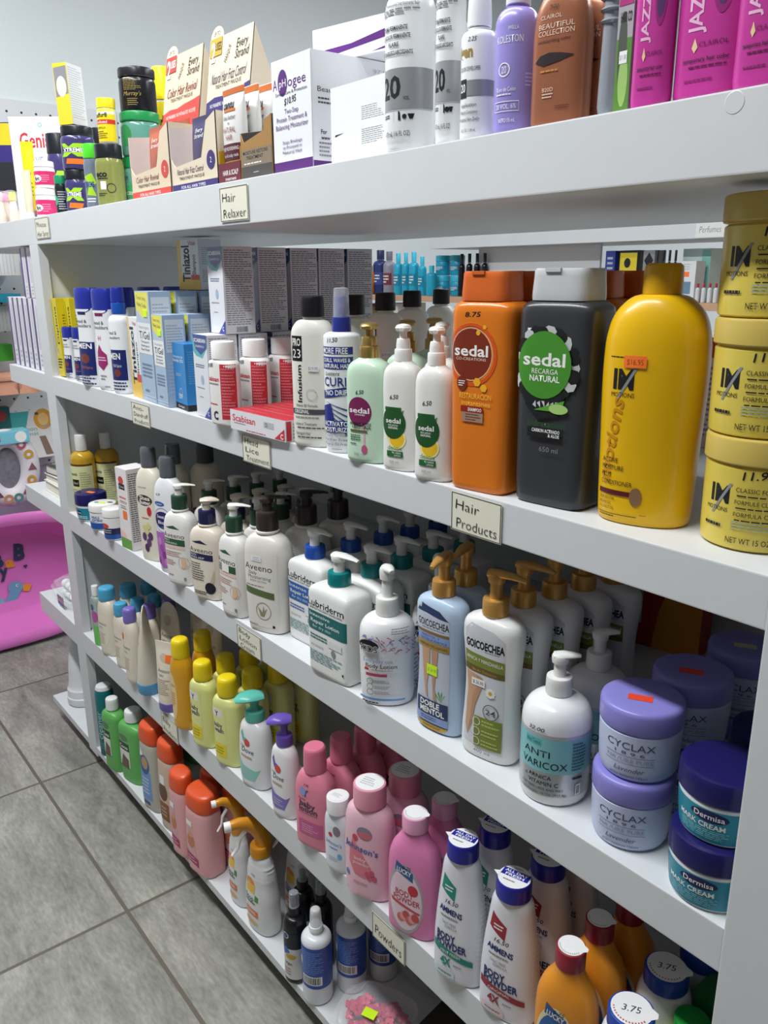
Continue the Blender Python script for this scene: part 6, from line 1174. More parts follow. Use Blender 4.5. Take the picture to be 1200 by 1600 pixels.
L = Lab(lambda u, v, o: Vector((u, -.058-o, v)), w, Hk, curved=False); L.rect(-.99, .005, .99, .2, DK); L.rect(-.99, .2, .99, .46, M('#8a7a66', .45)); L.txt('MOISTURE RESTORE', -.05, .41, .055, INK, w=1.6, bold=.01); L.txt('TREATMENT', -.1, .33, .055, INK, w=1.1, bold=.01); L.bars(-.8, .8, .22, .26, 1, WHT); L.bars(-.2, .3, .08, .11, 1, LGR); L.done('printed_lettering', r)
def a3(L): L.ell(-.4, .8, .009, .016, M('#4f8a4a', .5)); L.ell(.1, .83, .012, .015, M('#a8503a', .5)); L.ell(.6, .75, .009, .018, M('#6a4a3a', .5)); L.txt('moisture', 0, .6, .06, INK, w=1.2)
for i in range(2): sachet('white leaf print sachet standing in the kraft carton, %s from the front' % ORD[i], ((A.x+B.x)/2-.002, .075+.03*i, Z1+.0024), w*.92, Hk*1.12+.006*i, SW, a3, lean=.0, group='leaf print sachets')
# --- tall white treatment carton and its neighbours
WC = M('#e9eaef', .4); PU = M('#5a2a78', .4)
A = F1(430, 268, .014); B = F1(490, 260, .014)
k = Bx('treatment_carton', 'tall white treatment carton with purple foot and handwritten price', 'box', loc=Vector(((A.x+B.x)/2, .014+.115, Z1)), W=B.x-A.x, D=.23, H=aty(484, 76, .014).z-Z1, rz=0.0, Z=Z1, mat=WC)
L = k.face(); L.rect(-.99, .002, .99, .1, PU); L.txt('A', -.82, .79, .1, PU, w=.22); L.ell(-.42, .79, .0115, .016, PU); L.txt('pH', -.42, .79, .07, WHT, w=.34); L.txt('ogee', .3, .79, .09, PU, w=.9); L.txt('Serious Care & Protection', .0, .70, .03, INK, w=1.6); L.txt('$10.95', -.05, .63, .06, INK, w=.6, rot=4, sh=.2, bold=.01)
for i, t in enumerate(('Two-Step', 'Protein Treatment &', 'Balancing Moisturizer')): L.txt(t, 0, .54-.065*i, .045, PU, w=(.7, 1.55, 1.65)[i])
for i, t in enumerate(('Stops Breakage', 'on Processed or', 'Natural Hair')): L.txt(t, 0, .27-.045*i, .03, PU, w=1.0)
L.done('printed_lettering', k.root)
L = k.face('right'); L.rect(-.998, .002, .998, .07, PU); L.txt('Beauty Store Mar', -.55, .68, .045, INK, w=.75, al='C'); L.bars(-.92, -.7, .55, .62, 2, DGR); L.txt('For', -.85, .32, .04, INK, w=.08, bold=.02); L.txt('www', -.83, .27, .035, INK, w=.12, bold=.02); L.bars(-.92, -.72, .1, .24, 4, GRY); L.txt('98126', .0, .9, .04, LGR, w=.3, rot=180); L.done('printed_lettering', k.root)
AH = k.H
for i, (yy, rz) in enumerate(((.125, .22), (.205, .1))):
    q = Bx('treatment_carton', ('white carton with purple band lying on top of the tall treatment carton', 'white carton with purple band lying farther back on the tall treatment carton')[i], 'box', loc=Vector(((A.x+B.x)/2+.045+.012*i, yy, Z1+AH+.0008)), W=.17, D=.075, H=.042-.008*i, rz=rz, Z=Z1, mat=WC)
    for f in ('front', 'right'):
        L = q.face(f); L.poly([(-.95, .1), (.9, .45), (.98, .75), (-.2, .4), (-.95, .35)], PU); L.poly([(.2, .05), (.98, .1), (.98, .3)], PU); L.done('printed_lettering', q.root)
A = F1(507.5, 257, .008); B = F1(602, 239.5, .008)
k = Bx('shampoo_carton', 'plain white carton with small grey print beside the tall numbered bottle', 'box', loc=Vector(((A.x+B.x)/2, .008+.03, Z1)), W=B.x-A.x, D=.055, H=aty(507, 136, .008).z-Z1, rz=0, Z=Z1, mat=M('#edeef0', .4))
k.root.location.x += .002
L = k.face(); L.bars(.05, .75, .5, .68, 7, GRY, fill=.35); L.bars(.05, .75, .2, .4, 8, GRY, fill=.35); L.poly([(-.85, .385), (-.55, .395), (-.85, .36)], INK); L.done('printed_lettering', k.root)
# --- developers
def dev(label, foot, lr, H, band, big=True):
    k = Th('developer_bottle', label, 'developer', Z=Z1, f3=F1(*foot), lr=lr, ratio=1.0, rz=.25, H=H); a = k.a
    k.body(M('#e6e8ea', .25), [(0, .88, .88), (.008, .95, .95), (.02, .98, .98), (.035, .96, .96), (.05, .985, .985), (.08, 1, 1), (.8, 1, 1), (.86, .9, .9), (.9, .65, .65), (.92, .42, .42)], seg=52)
    k.cyl('cap', M('#2a2a2e', .35), .921*H, H, a*.45)
    L = k.lab(); C = M(band, .35, .2); L.rect(-1.7, .24, 1.7, .47, C); L.txt('20', -.3, .365, .125, INK, w=1.05, bold=.03); L.txt('VOL', .45, .3, .022, INK, w=.25); L.rect(-1.6, .232, 1.6, .235, GRY); L.bars(-.8, -.25, .19, .215, 2, INK); L.rect(-.1, .17, -.09, .225, GRY); L.poly([(.12, .175), (.22, .175), (.2, .22), (.12, .23)], INK); L.ell(.38, .195, .0025, .0025, INK); L.poly([(.5, .21), (.78, .21), (.7, .18), (.58, .18)], INK)
    L.txt('473 mL (16 FL OZ)', 0, .1, .03, INK, w=1.2); L.txt('Clairol Professional permanent hair', 0, .84-.02, .022, INK, w=1.9); L.bars(-1, 1.0, .76, .8, 2, GRY)
    for i, t in enumerate(('CREME PERMANENTE', 'LIQUICOLOR PERMANENTE', 'FLARE', 'LIGHTENERS/ECLAIRCISSANTS')): L.txt(t, -.1, .69-.045*i, .024, INK, w=(1.2, 1.4, .5, 1.6)[i], bold=.02)
    L.done('label', k.root); return k
dev('tall white developer bottle with grey band and large number twenty', (641, 236.5), (602.5, 682), .176, '#9a9ca0')
dev('slimmer white developer bottle with silver band, second of the white bottles', (702, 225), (679, 725), .166, '#a9abb0')
k = Th('developer_bottle', 'small white developer bottle with black and grey stripe and white cap', 'developer', Z=Z1, f3=F1(745, 217), lr=(717, 772), ratio=1.0, rz=.3, H=aty(752, 6, .04).z-Z1); a, H = k.a, k.H
k.body(M('#e9eaec', .25), sh_keys(k, .76, .06, a*.62, 2)); k.cyl('cap', M('#eef0f1', .25), .785*H, H, a*.68, a*.62)
L = k.lab(); L.txt('2.25', .1, .69, .03, INK, w=.5, sh=.3); L.txt('igen', -.35, .61, .08, M('#a08a4a', .4), w=1.0, bold=.04); L.txt('COLOR DEVELOPER', -.1, .49, .03, INK, w=1.4); L.rect(-1.6, .3, 1.6, .41, M('#9a9da2', .35, .3)); L.rect(-.75, .29, -.2, .42, INK); L.txt('20', -.48, .36, .06, WHT, w=.4, bold=.02)
for i, t in enumerate(('application', 'Moisture Consistency', 'Professional Salon Quality')): L.txt(t, -.1, .24-.05*i, .026, INK, w=1.0+.2*i)
L.txt('4 FL OZ / 118 mL', -.1, .06, .022, INK, w=1.0); L.done('label', k.root)
LVD = M('#9a8fd6', .26)
k = Th('color_bottle', 'lavender hair colour bottle with pale collar and boxed percentage', 'hair colour', Z=Z1, f3=F1(803, 207), lr=(770, 838), ratio=.95, rz=.35, H=.13); a, H = k.a, k.H
k.body(LVD, sh_keys(k, .84, .12, a*.5, 2)); k.cyl('cap', M('#d9d6e2', .28), .86*H, H, a*.56, a*.5)
L = k.lab(); L.txt('KOLESTON', .0, .62, .05, WHT, w=1.3); L.txt('WELLA', .2, .69, .025, WHT, w=.5); L.ring(-.2, .42, a*.3, .0012, WHT); L.txt('20', -.2, .42, .05, WHT, w=.25); L.txt('Tono de Color', -.1, .29, .03, WHT, w=1.0); L.bars(-.6, .5, .245, .265, 1, WHT)
for q in ((-.7, .14, .55, .145), (-.7, .205, .55, .21), (-.7, .14, -.685, .21), (.535, .14, .55, .21)): L.rect(*q, WHT)
L.txt('20 VOL. 6%', -.08, .175, .035, WHT, w=1.0); L.txt('NETO 55 mL', 0, .08, .028, WHT, w=.8); L.bars(.8, 1.2, .3, .4, 4, M('#c9c2ee')); L.done('label', k.root)
COP = M('#a5684c', .3, .25)
k = Th('color_bottle', 'copper brown flat hair colour bottle with a dark leaf mark', 'hair colour', Z=Z1, f3=F1(874, 195), lr=(831, 918), ratio=.55, rz=.2, H=.124); a, H = k.a, k.H
k.body(COP, [(0, .92, .92, 3), (.01, .98, .98, 3), (.04, 1, 1, 3), (.55, 1, 1, 3), (.75, .93, .96, 2.8), (.86, .72, .85, 2.5), (.9, .5, .7, 2.2)]); k.loft('cap', M('#8a5238', .3, .2), [(.901*H, a*.46, k.b*.75), (.92*H, a*.48, k.b*.78), (.99*H, a*.44, k.b*.7), (H, a*.4, k.b*.6)])
L = k.lab(); CT = M('#e6cbb8', .45); L.txt('CLAIROL', -.2, .72, .028, CT, w=.8); L.txt('BEAUTIFUL', .0, .66, .036, CT, w=1.3); L.txt('COLLECTION', .0, .615, .036, CT, w=1.3); L.txt('moisturizing color', -.05, .565, .024, INK, w=1.2); L.poly([(-.75, .43), (-.4, .4), (.2, .42), (.7, .45), (.2, .475), (-.2, .485), (-.55, .47)], M('#2c2426', .4)); L.bars(-.5, .4, .35, .38, 1, M('#c98a4a')); L.txt('B20D', -.2, .24, .028, CT, w=.4); L.bars(-.4, 0, .18, .22, 2, CT); L.bars(.1, .6, .1, .13, 2, M('#6a3a2a')); L.txt('7.00', -.1, .78, .03, INK, sh=.3); L.done('label', k.root)
k.root['group'] = 'copper hair colours'; dup(k.root, k.loc+Vector((.004, k.b*2+.004, 0)), .1, 'copper brown flat hair colour bottle standing directly behind the leaf marked one', 'copper hair colours')
# --- grey brush and the hair colour carton
A = F1(925, 182, .02); k0 = empty('hair_brush', (A.x+.008, .034, Z1+.0006)); tag(k0, 'silver grey ribbed brush standing on end between copper and pink bottles', 'brush')
bm = bmesh.new(); ks = [(0, .012, .012, 2), (.01, .0155, .0155, 2)]
loft_into(bm, Prof([(0, .007, .009, 2.5), (.01, .0095, .012, 2.5), (.08, .008, .011, 2.5), (.15, .0105, .012, 2.5), (.215, .012, .013, 2.5), (.228, .006, .008, 2.5)]), 28); finish('handle', bm, M('#9aa0a8', .35, .3), k0)
bm = bmesh.new()
for i in range(16): loft_into(bm, Prof([(.075+.009*i, .0085+.00018*i, .0118, 2.5), (.077+.009*i, .0112+.00018*i, .0138, 2.5), (.079+.009*i, .0085+.00018*i, .0118, 2.5)]), 24)
finish('rib', bm, M('#8f959d', .35, .3), k0)
A = F1(954, 175, .012); B = F1(978, 169.8, .012)
k = Bx('hair_color_carton', 'grey and green hair colour carton squeezed beside the pink bottles', 'box', loc=Vector(((A.x+B.x)/2, .012+.03, Z1)), W=B.x-A.x, D=.055, H=.19, rz=0, Z=Z1, mat=M('#a9a4ac', .4))
L = k.face(); L.rect(-.98, .005, .98, .3, M('#5a8a3a', .4)); L.ell(-.2, .25, k.W*.28, .03, M('#4a4f46', .5)); L.ell(.1, .13, k.W*.3, .02, M('#9ac06a', .5)); L.txt('expert', 0, .52, .05, M('#4a2a5a'), w=1.3); L.rect(-.9, .43, .9, .46, M('#b0307a', .4)); L.txt('HAIR CO', .1, .385, .04, INK, w=1.4, bold=.02); L.rect(-.5, .2, .5, .25, PAPER); L.txt('$11.00', 0, .225, .02, GRY, w=.8); L.done('printed_lettering', k.root)
# --- bright pink bottles
MAG = M('#c23c98', .26, coat=.2)
def pink(label, foot, lr, rz=.2):
    k = Th('hair_color_bottle', label, 'hair colour', Z=Z1, f3=F1(*foot), lr=lr, ratio=.6, rz=rz, H=.192); a, H, b = k.a, k.H, k.b
    k.body(MAG, [(0, .9, .9, 2.6), (.01, .96, .97, 2.6), (.04, 1, 1, 2.6), (.4, 1, 1, 2.6), (.6, .95, .97, 2.6), (.78, .86, .9, 2.4), (.85, .7, .82, 2.2), (.88, .5, .75, 2)]); k.cyl('cap', M('#b02a86', .3), .881*H, H, b*.8, b*.75)
    L = k.lab(); L.su = L.sv = 1; L.txt('JAZZING', -a*.3, H*.42, a*.4, M('#e9b8d8'), rot=90, w=H*.34, bold=.02); L.su, L.sv = a, H
    L.ell(.4, .46, a*.3, .15*H, M('#9a2a78', .35)); L.ell(.4, .46, a*.22, .12*H, M('#5a3a6a', .35)); L.poly([(-.35, .2), (-.27, .235), (-.18, .2), (-.27, .18)], M('#e9d0a0')); L.txt('CLAIROL', .25, .21, .018, M('#6a1a50'), w=.8); L.txt('temporary hair color', .05, .155, .017, INK, w=1.3, bold=.01); L.bars(-.4, .7, .12, .135, 1, M('#6a1a50')); L.bars(-.5, .4, .07, .085, 1, M('#8a2468')); L.done('label', k.root); return k
pink('bright pink hair colour bottle nearest the grey brush', (1016, 164.5), (985, 1047))
pink('bright pink hair colour bottle in the middle of the three', (1093, 153.5), (1040, 1150), .12)
pink('bright pink hair colour bottle cut by the photo edge, last of the three', (1190, 134.5), (1150, 1238), .12)
# --- hair gels and greases at the far end
BK2 = M('#1c1d24', .3); PGEL = M('#4a4478', .18, trans=.2)
def gel(label, u, vt, vb, y, a, body, lid, Z=Z1, lidf=.78, name='hair_gel', cat='hair gel', neck=.9, ratio=1.0, P=None, rz=.75, art=None, capr=.95):
    """a jar whose top shows at (u, vt), standing y behind the edge (or on the point P)"""
    if P is None: P, H = T1P(u, vt, y)
    else: H = hgt(P, vt)
    k = Th(name, label, cat, Z=P.z, loc=P, H=H, a=a, b=a*ratio, rz=rz)
    k.body(body, [(0, .92, .92), (.02, .98, .98), (.06, 1, 1), (lidf-.12, 1, 1), (lidf-.05, .96, .96), (lidf-.01, neck, neck)]); k.cyl('lid', lid, (lidf-.005)*H, H, a*capr, a*capr, .1)
    if art:
        L = k.lab(); art(L, k); L.done('label', k.root)
    return k
def axt(L, k):
    LG = M('#a6d62f', .4); L.poly([(-.7, .58), (-.35, .58), (-.1, .5), (.2, .58), (.9, .58), (.55, .44), (.95, .28), (.4, .28), (.05, .36), (-.3, .28), (-.75, .28), (-.4, .43)], LG); L.rect(-.75, .38, .95, .48, M('#2a2a60', .4)); L.txt('XTREME', .1, .43, .09, WHT, w=1.3, bold=.03); L.poly([(-.4, .12), (.7, .1), (.9, .22), (-.3, .24)], M('#e8742a', .4))
JA = (.052, .046)
k1 = gel('small dark purple hair gel jar with lime mark at the shelf edge', 116, 267, 325, .05, .026, PGEL, BK2, art=axt)
k2 = gel('dark purple hair gel jar with lime mark stacked on the smaller jar', 121, 199, 265, .055, .035, PGEL, BK2, P=k1.loc+Vector((-.004, .012, k1.H+.0004)), art=axt)
P = k2.loc+Vector((-.006, -.002, k2.H+.0004)); Hb = hgt(P, 103)
k = Bx('hair_dye_carton', 'tall white and yellow carton standing on top of purple gel jars', 'box', loc=P, W=.034, D=.052, H=Hb, rz=.62, Z=P.z, mat=M('#e6e7e8', .45), tilt=-.03)
L = k.face(); L.rect(-.99, .002, .99, .998, M('#e3cf3a', .4)); L.poly([(-.9, .45), (.9, .5), (.9, .95), (-.9, .93)], M('#8a8a90', .4)); L.ell(0, .62, .012, .02, M('#d9d5cc')); L.done('printed_lettering', k.root); L = k.face('right'); L.bars(-.9, .8, .1, .95, 22, LGR, fill=.35); L.done('printed_lettering', k.root)
gel('dark purple gel jar behind the stacked purple jars, near the white dryer carton', 89, 210, 270, .14, .03, PGEL, BK2, art=axt)
gel('purple gel jar with black lid behind the yellow hair food jar', 157, 201, 240, .2, .024, M('#3f3468', .25), BK2)
k = gel('clear blue grey hair gel bottle with bright green cap', 143, 226, 320, .045, .02, M('#8b97a8', .12, trans=.45), M('#4fd02f', .3), art=lambda L, k: (L.poly([(-.8, .5), (.2, .55), (.6, .4), (.1, .35), (.5, .2), (-.6, .22), (-.2, .36)], M('#a6d62f', .4)), L.txt('XTREME', -.2, .38, .08, NAVY, w=1.1, bold=.03), L.bars(-.6, .4, .1, .18, 2, WHT)))
ke = gel('olive styling gel jar with black lid and white sticker', 168, 227, 318, .045, .0275, M('#9aa05a', .14, trans=.3), BK2, art=lambda L, k: (L.txt('eco', -.25, .52, .1, INK, w=.95, bold=.04), L.bars(-.6, .6, .42, .47, 1, INK), L.rect(-.35, .27, .1, .4, PAPER), L.ring(.45, .29, .009, .0015, INK), L.bars(-.6, .2, .16, .22, 2, INK)))
q = Lab(lambda u, v, o: ke.p.surf(u, v, o+.002), ke.a, ke.H); 
YL = M('#efd826', .3)
def afur(L, k): L.rect(-1.6, .04, 1.6, .76, YL); L.txt('sulfur8', -.05, .62, .1, INK, w=1.5, bold=.03); L.rect(-1.6, .42, 1.6, .52, M('#d03a2a', .4)); L.txt('medicated', 0, .47, .07, WHT, w=1.3); L.txt('FORMULA', -.1, .34, .05, INK, w=1.1); L.bars(-.7, .6, .1, .28, 4, M('#6a6018'))
kf = gel('yellow and white medicated hair jar standing on the olive gel', 171, 155, 224, .05, .0185, WPL, YL, P=ke.loc+Vector((-.0, .004, ke.H+.0004)), art=afur, rz=.5)
kc = gel('lower green lidded castor jar half hidden by the red display carton', 211, 247, 311, .10, .032, M('#6fae9a', .18, trans=.3), M('#1f8a4a', .3), art=lambda L, k: (L.ell(.2, .32, .02, .018, M('#3aa05a', .4)), L.txt('castor', -.0, .3, .1, WHT, w=1.0, sh=.2), L.txt('ee', -.5, .6, .1, INK, w=.4, sh=.2)))
kd = gel('upper green lidded castor jar under the black jar', 213, 177, 245, .10, .0385, M('#6fae9a', .18, trans=.3), M('#1f8a4a', .3), P=kc.loc+Vector((.006, .006, kc.H+.0004)), capr=1.0, art=lambda L, k: (L.ell(-.5, .45, .016, .02, M('#2f8a4a', .4)), L.txt('castor', .2, .3, .11, WHT, w=.9, sh=.2)))
km = gel('black jar with gold print on top of the green lidded jars', 207, 108, 174, .10, .0355, M('#1a1a1f', .25), BK2, P=kd.loc+Vector((-.004, .002, kd.H+.0004)), capr=1.0, art=lambda L, k: (L.txt("Murray's", .1, .38, .1, M('#b59a4a', .4, .3), w=1.0, sh=.3), L.bars(-.4, .6, .45, .7, 7, M('#8a7a44')), L.bars(-.2, .4, .1, .28, 4, M('#8a7a44'))))
P, Hf = T1P(249, 106, .16)
gel('yellow and white medicated hair jar behind the red header card', 251, 106, 180, .19, .02, WPL, YL, art=afur, rz=.5)
# small jars, tubes and bag at the very end
MGT = M('#d8336f', .35)
def amag(L, k): L.rect(-2, .12, 2, .62, MGT); L.ell(-.35, .35, .012, .008, WHT); L.txt('Magic', -.35, .35, .16, INK, w=.6, bold=.03); L.bars(.1, .9, .2, .5, 4, M('#e890b0'))
m1 = gel('small pink labelled jar with white lid standing on the top shelf edge', 70, 296, 331, .05, .0235, WPL, WPL, art=amag)
gel('small pink labelled jar with white lid stacked on its twin', 69, 253, 292, .05, .0235, WPL, WPL, P=m1.loc+Vector((-.001, .004, m1.H+.0004)), art=amag)
gel('short black bottle with green cap beside the small pink jars', 94, 275, 328, .03, .0145, M('#20242a', .3), M('#1f8a5a', .3), art=lambda L, k: (L.bars(-.2, 1.0, .1, .6, 8, LGR), L.ell(-.6, .35, .006, .01, M('#2fae7a'))))
P, Ht = T1P(44, 222, .05)
k = tube_('yellow flattened tube standing on its grey cap beside the pink jars', None, None, None, M('#77767a', .35), Z=Z1, H=Ht, a=.014, tp=(44, 222), rz=1.1, body=M('#e6d31f', .3), round_=False, art=False)
k.root.location = (P.x, .045, Z1+.0006); L = k.lab(); L.ell(-.2, .6, .007, .007, M('#e0602a', .4)); L.bars(-.5, .5, .3, .5, 4, M('#8a8014')); L.done('label', k.root)
P, Ht = T1P(52, 268, .04)
k = tube_('cream tube standing on its white cap in front of the yellow tube', None, None, None, M('#eeeeec', .3), Z=Z1, H=Ht, a=.010, tp=(52, 268), rz=1.0, body=M('#d9d6bb', .3), round_=False, art=False); k.root.location = (P.x+.014, .018, Z1+.0006)
P, Hg = T1P(27, 189, .2)
k = Bx('hair_dryer_carton', 'white and aqua carton with red lettering behind the pink jars', 'box', loc=Vector((P.x+.07, .24, Z1)), W=.15, D=.07, H=Hg, rz=.9, Z=Z1, mat=M('#e9ebee', .42))
L = k.face(); L.txt('Genial', .0, .8, .13, RED, w=1.3, bold=.02); L.ring(.2, .93, .006, .002, M('#4ab0c0')); L.txt('WAVE', -.2, .62, .08, M('#8a9aaa'), w=.8); L.poly([(-.4, .0), (.98, .0), (.98, .36), (.3, .4), (-.3, .28)], M('#6fc0cf', .4)); L.ell(.25, .2, .035, .03, M('#3a3a40', .5)); L.done('printed_lettering', k.root); L = k.face('left'); L.rect(-.99, .003, .99, .99, M('#7ac4d4', .4)); L.ell(0, .35, .016, .04, M('#6a7fa8', .5)); L.done('printed_lettering', k.root)
P, Hg = T1P(4, 190, .2)
k = Bx('hair_product_box', 'dark violet and yellow carton at the extreme end of the top shelf', 'box', loc=Vector((P.x-.05, .22, Z1)), W=.12, D=.08, H=Hg, rz=.9, Z=Z1, mat=M('#3a2f78', .4)); L = k.face(); L.rect(-.98, .8, .98, .99, M('#e3cf2a', .4)); L.rect(-.98, .35, .98, .65, M('#2c2c34', .4)); L.bars(-.6, .8, .1, .3, 3, LGR); L.done('printed_lettering', k.root)
P = F1(18, 335, .09); r = bag('toy_bottle_bag', 'clear bag of little bottles with pink and yellow caps on the top shelf', 'bag', (P.x-.005, .085, Z1+.0006), .05, .045, .10, clear_film('#f4f4f4', .2, .1), 12)
for i, (x, y, c) in enumerate(((-.022, .0, '#e87ab0'), (.022, .008, '#ecd838'), (.0, -.02, '#e6b6c8'))):
    bm = bmesh.new(); loft_into(bm, Prof([(.004, .012, .012), (.03, .014, .014), (.05, .011, .011), (.07, .008, .008)]), 20, off=(x, y)); finish('little_bottle', bm, M('#e8d2c0', .25), r)
    bm = bmesh.new(); loft_into(bm, Prof([(.0705, .01, .01), (.088, .01, .01), (.093, .007, .007)]), 20, off=(x, y)); finish('little_cap', bm, M(c, .3), r)
# ================================================================== END WALL beyond the shelves
def pegboard_material():
    m = bpy.data.materials.new('pegboard'); m.use_nodes = True; nt = m.node_tree; N, L = nt.nodes, nt.links; bs = N['Principled BSDF']
    tc = N.new('ShaderNodeTexCoord'); v = N.new('ShaderNodeVectorMath'); v.operation = 'MODULO'; sc = N.new('ShaderNodeVectorMath'); sc.operation = 'ADD'; sc.inputs[1].default_value = (10.16, 10.16, 10.16)
    L.new(tc.outputs['Object'], sc.inputs[0]); L.new(sc.outputs[0], v.inputs[0]); v.inputs[1].default_value = (0.0508, 0.0508, 0.0508)
    s = N.new('ShaderNodeSeparateXYZ'); L.new(v.outputs[0], s.inputs[0]); c = N.new('ShaderNodeCombineXYZ'); L.new(s.outputs[1], c.inputs[1]); L.new(s.outputs[2], c.inputs[2])
    d = N.new('ShaderNodeVectorMath'); d.operation = 'DISTANCE'; L.new(c.outputs[0], d.inputs[0]); d.inputs[1].default_value = (0, 0.0254, 0.0254)
    lt = N.new('ShaderNodeMath'); lt.operation = 'LESS_THAN'; L.new(d.outputs['Value'], lt.inputs[0]); lt.inputs[1].default_value = 0.0042
    mx = N.new('ShaderNodeMix'); mx.data_type = 'RGBA'; L.new(lt.outputs[0], mx.inputs['Factor']); mx.inputs['A'].default_value = rgb('#d9dcdf'); mx.inputs['B'].default_value = rgb('#26282c')
    L.new(mx.outputs['Result'], bs.inputs['Base Color']); bs.inputs['Roughness'].default_value = 0.5; return m
PB = pegboard_material()
struct(box('trim_1', XW, XW+.012, YF, .95, .62, 1.945, PB, None, 0))
struct(box('trim_2', XW, XW+.008, YF, 1.2, .1, .62, M('#a79fb0', .6), None, 0)); struct(box('baseboard_left', XW, XW+.014, YF, 1.2, 0, .1, M('#b9b2bd', .5), None, 0))
# --- the pink baby bath standing against the wall
TUB = M('#e07ac8', .3, coat=.3)
def tub():
    r = empty('baby_bath', (-3.13, .02, .004)); r.rotation_euler = (0, -.10, 0); tag(r, 'pink plastic baby bath with dinosaur print stood on edge against the end wall', 'baby bath')
    # outline in y/z: long axis along y; opening towards +x
    bm = bmesh.new(); n = 64; rings = []
    def ring(a, b, x, e=3.0): 
        return [bm.verts.new((x, a*math.copysign(abs(math.cos(2*PI*i/n))**(2/e), math.cos(2*PI*i/n)), .25+b*math.copysign(abs(math.sin(2*PI*i/n))**(2/e), math.sin(2*PI*i/n)))) for i in range(n)]
    spec = [(.405, .222, .085), (.425, .243, .092), (.43, .248, .100), (.422, .24, .106), (.40, .218, .106), (.385, .204, .098), (.37, .19, .06), (.345, .17, .0), (.32, .15, -.04), (.26, .1, -.058), (.1, .04, -.06)]
    for a, b, x in spec: rings.append(ring(a, b, x))
    for p, q in zip(rings, rings[1:]):
        for i in range(n): bm.faces.new((p[i], p[(i+1) % n], q[(i+1) % n], q[i]))
    bm.faces.new(rings[-1])
    bmesh.ops.recalc_face_normals(bm, faces=bm.faces[:]); o = finish('basin', bm, TUB, r); md = o.modifiers.new('thickness', 'SOLIDIFY'); md.thickness = .004; md.offset = -1
    L = Lab(lambda u, v, of: Vector((-.0575+of, u*1.35-.03, .26+v*1.35)), 1, 1, curved=False, base=.004)
    # artwork on the basin floor, towards the near end
    DB = M('#35405f', .4); BLU = M('#6fa3c4', .4); TQ = M('#7fb8c9', .4)
    def q(y, z): return (y, z)
    L.txt('B', -.055+.17, .045, .045, DB, w=.03, bold=.05, rot=-8); L.txt('a', .085, .022, .03, M('#e89a3a', .4), w=.025, bold=.05); L.txt('B', .055, .032, .04, DB, w=.028, bold=.05, rot=4); L.txt('y', .065, .0, .035, DB, w=.025, bold=.05)
    L.poly([(.11, -.05), (.135, -.055), (.125, -.075), (.108, -.07)], M('#e89a3a', .4)); L.ell(.09, -.055, .02, .018, BLU); L.poly([(.075, -.06), (.1, -.07), (.085, -.1), (.05, -.105), (.035, -.09), (.06, -.085)], BLU); L.poly([(.05, -.075), (.06, -.11), (.03, -.14), (-.03, -.145), (-.08, -.13), (-.07, -.1), (-.02, -.08), (.02, -.085)], TQ); L.poly([(-.06, -.11), (-.1, -.08), (-.13, -.09), (-.09, -.12)], BLU); L.poly([(.02, -.13), (.045, -.13), (.05, -.165), (.03, -.165)], BLU); L.poly([(-.06, -.13), (-.03, -.135), (-.03, -.165), (-.06, -.165)], BLU); L.ell(.095, -.05, .004, .004, WHT); L.ell(.096, -.05, .0022, .0022, INK)
    for i in range(6): L.poly([(.0-.02*i, -.078-.002*i), (.012-.02*i, -.079-.002*i), (.006-.02*i, -.066-.002*i)], DB)
    for y, z in ((.02, .045), (.125, .0), (.1, -.14)): L.poly([(y, z-.006), (y+.006, z+.002), (y+.003, z+.005), (y, z+.003), (y-.003, z+.005), (y-.006, z+.002)], DB)
    L.done('dinosaur_print', r)
    return r
tub()
# --- goods hanging on or leaning at the pegboard
def hung(u, v, dx=.06): return atx(u, v, XW+dx)
def hook(k, h=.0):
    bm = bmesh.new(); g = k.dxw-k.D-.0125
    tube_into(bm, [(0, k.D/2-.002, k.H-.02), (0, k.D/2+g, k.H-.012)], [.002, .002], 8); finish('hook', bm, M('#b9bcc0', .3, .8), k.root)
def wbox(name, label, cat, u0, u1, v0, v1, dx, D, mat, rz=PI/2, art=None, tilt=0):
    """carton facing +x hung on the wall; its front spans the given photo columns and rows"""
    a, b = hung(u0, v1, dx), hung(u1, v0, dx); W, H = abs(b.y-a.y), b.z-a.z
    k = Bx(name, label, cat, loc=Vector((XW+dx-D/2, (a.y+b.y)/2, a.z)), W=W, D=D, H=H, rz=rz, Z=a.z, mat=mat)
    k.root.rotation_euler[0] = tilt; k.dxw = dx
    if not tilt: hook(k)
    if art:
        L = k.face(); art(L); L.done('printed_lettering', k.root)
    return k
def apage(L):
    for i in range(10): L.rect(-.9+.18*i, .05, -.88+.18*i, .95, LGR)
wbox('paper_towel_pack', 'white pleated paper pack high on the pegboard', 'pack', -30, 27, 386, 431, .14, .1, M('#e3e3e2', .6), art=apage)
wbox('toy_carton', 'aqua blue carton hanging on the pegboard', 'box', -40, 32, 459, 474, .12, .09, M('#2f9fbd', .4))
wbox('cleaning_cloth', 'white folded cloth hanging under the aqua carton', 'cloth', -40, 15, 478, 520, .09, .05, M('#d3d6d8', .8), art=apage)
wbox('sponge_pack', 'bright green sponge pack on the pegboard', 'sponge', -30, 19, 538, 567, .12, .07, M('#3f9a2f', .6))
k = wbox('storage_bin', 'peach plastic bin on the pegboard above the baby goods', 'bin', -60, 60, 592, 624, .2, .16, M('#e2a488', .45), art=lambda L: (L.ell(.45, .55, .012, .012, M('#c98870', .4)), L.ell(.45, .4, .004, .02, M('#8a6a60', .4))))
bm = bmesh.new(); box_into(bm, -k.W/2-.008, k.W/2+.008, -k.D/2-.008, k.D/2, k.H+.0003, k.H+.02, .006); finish('rim', bm, M('#e2a488', .45), k.root, False)
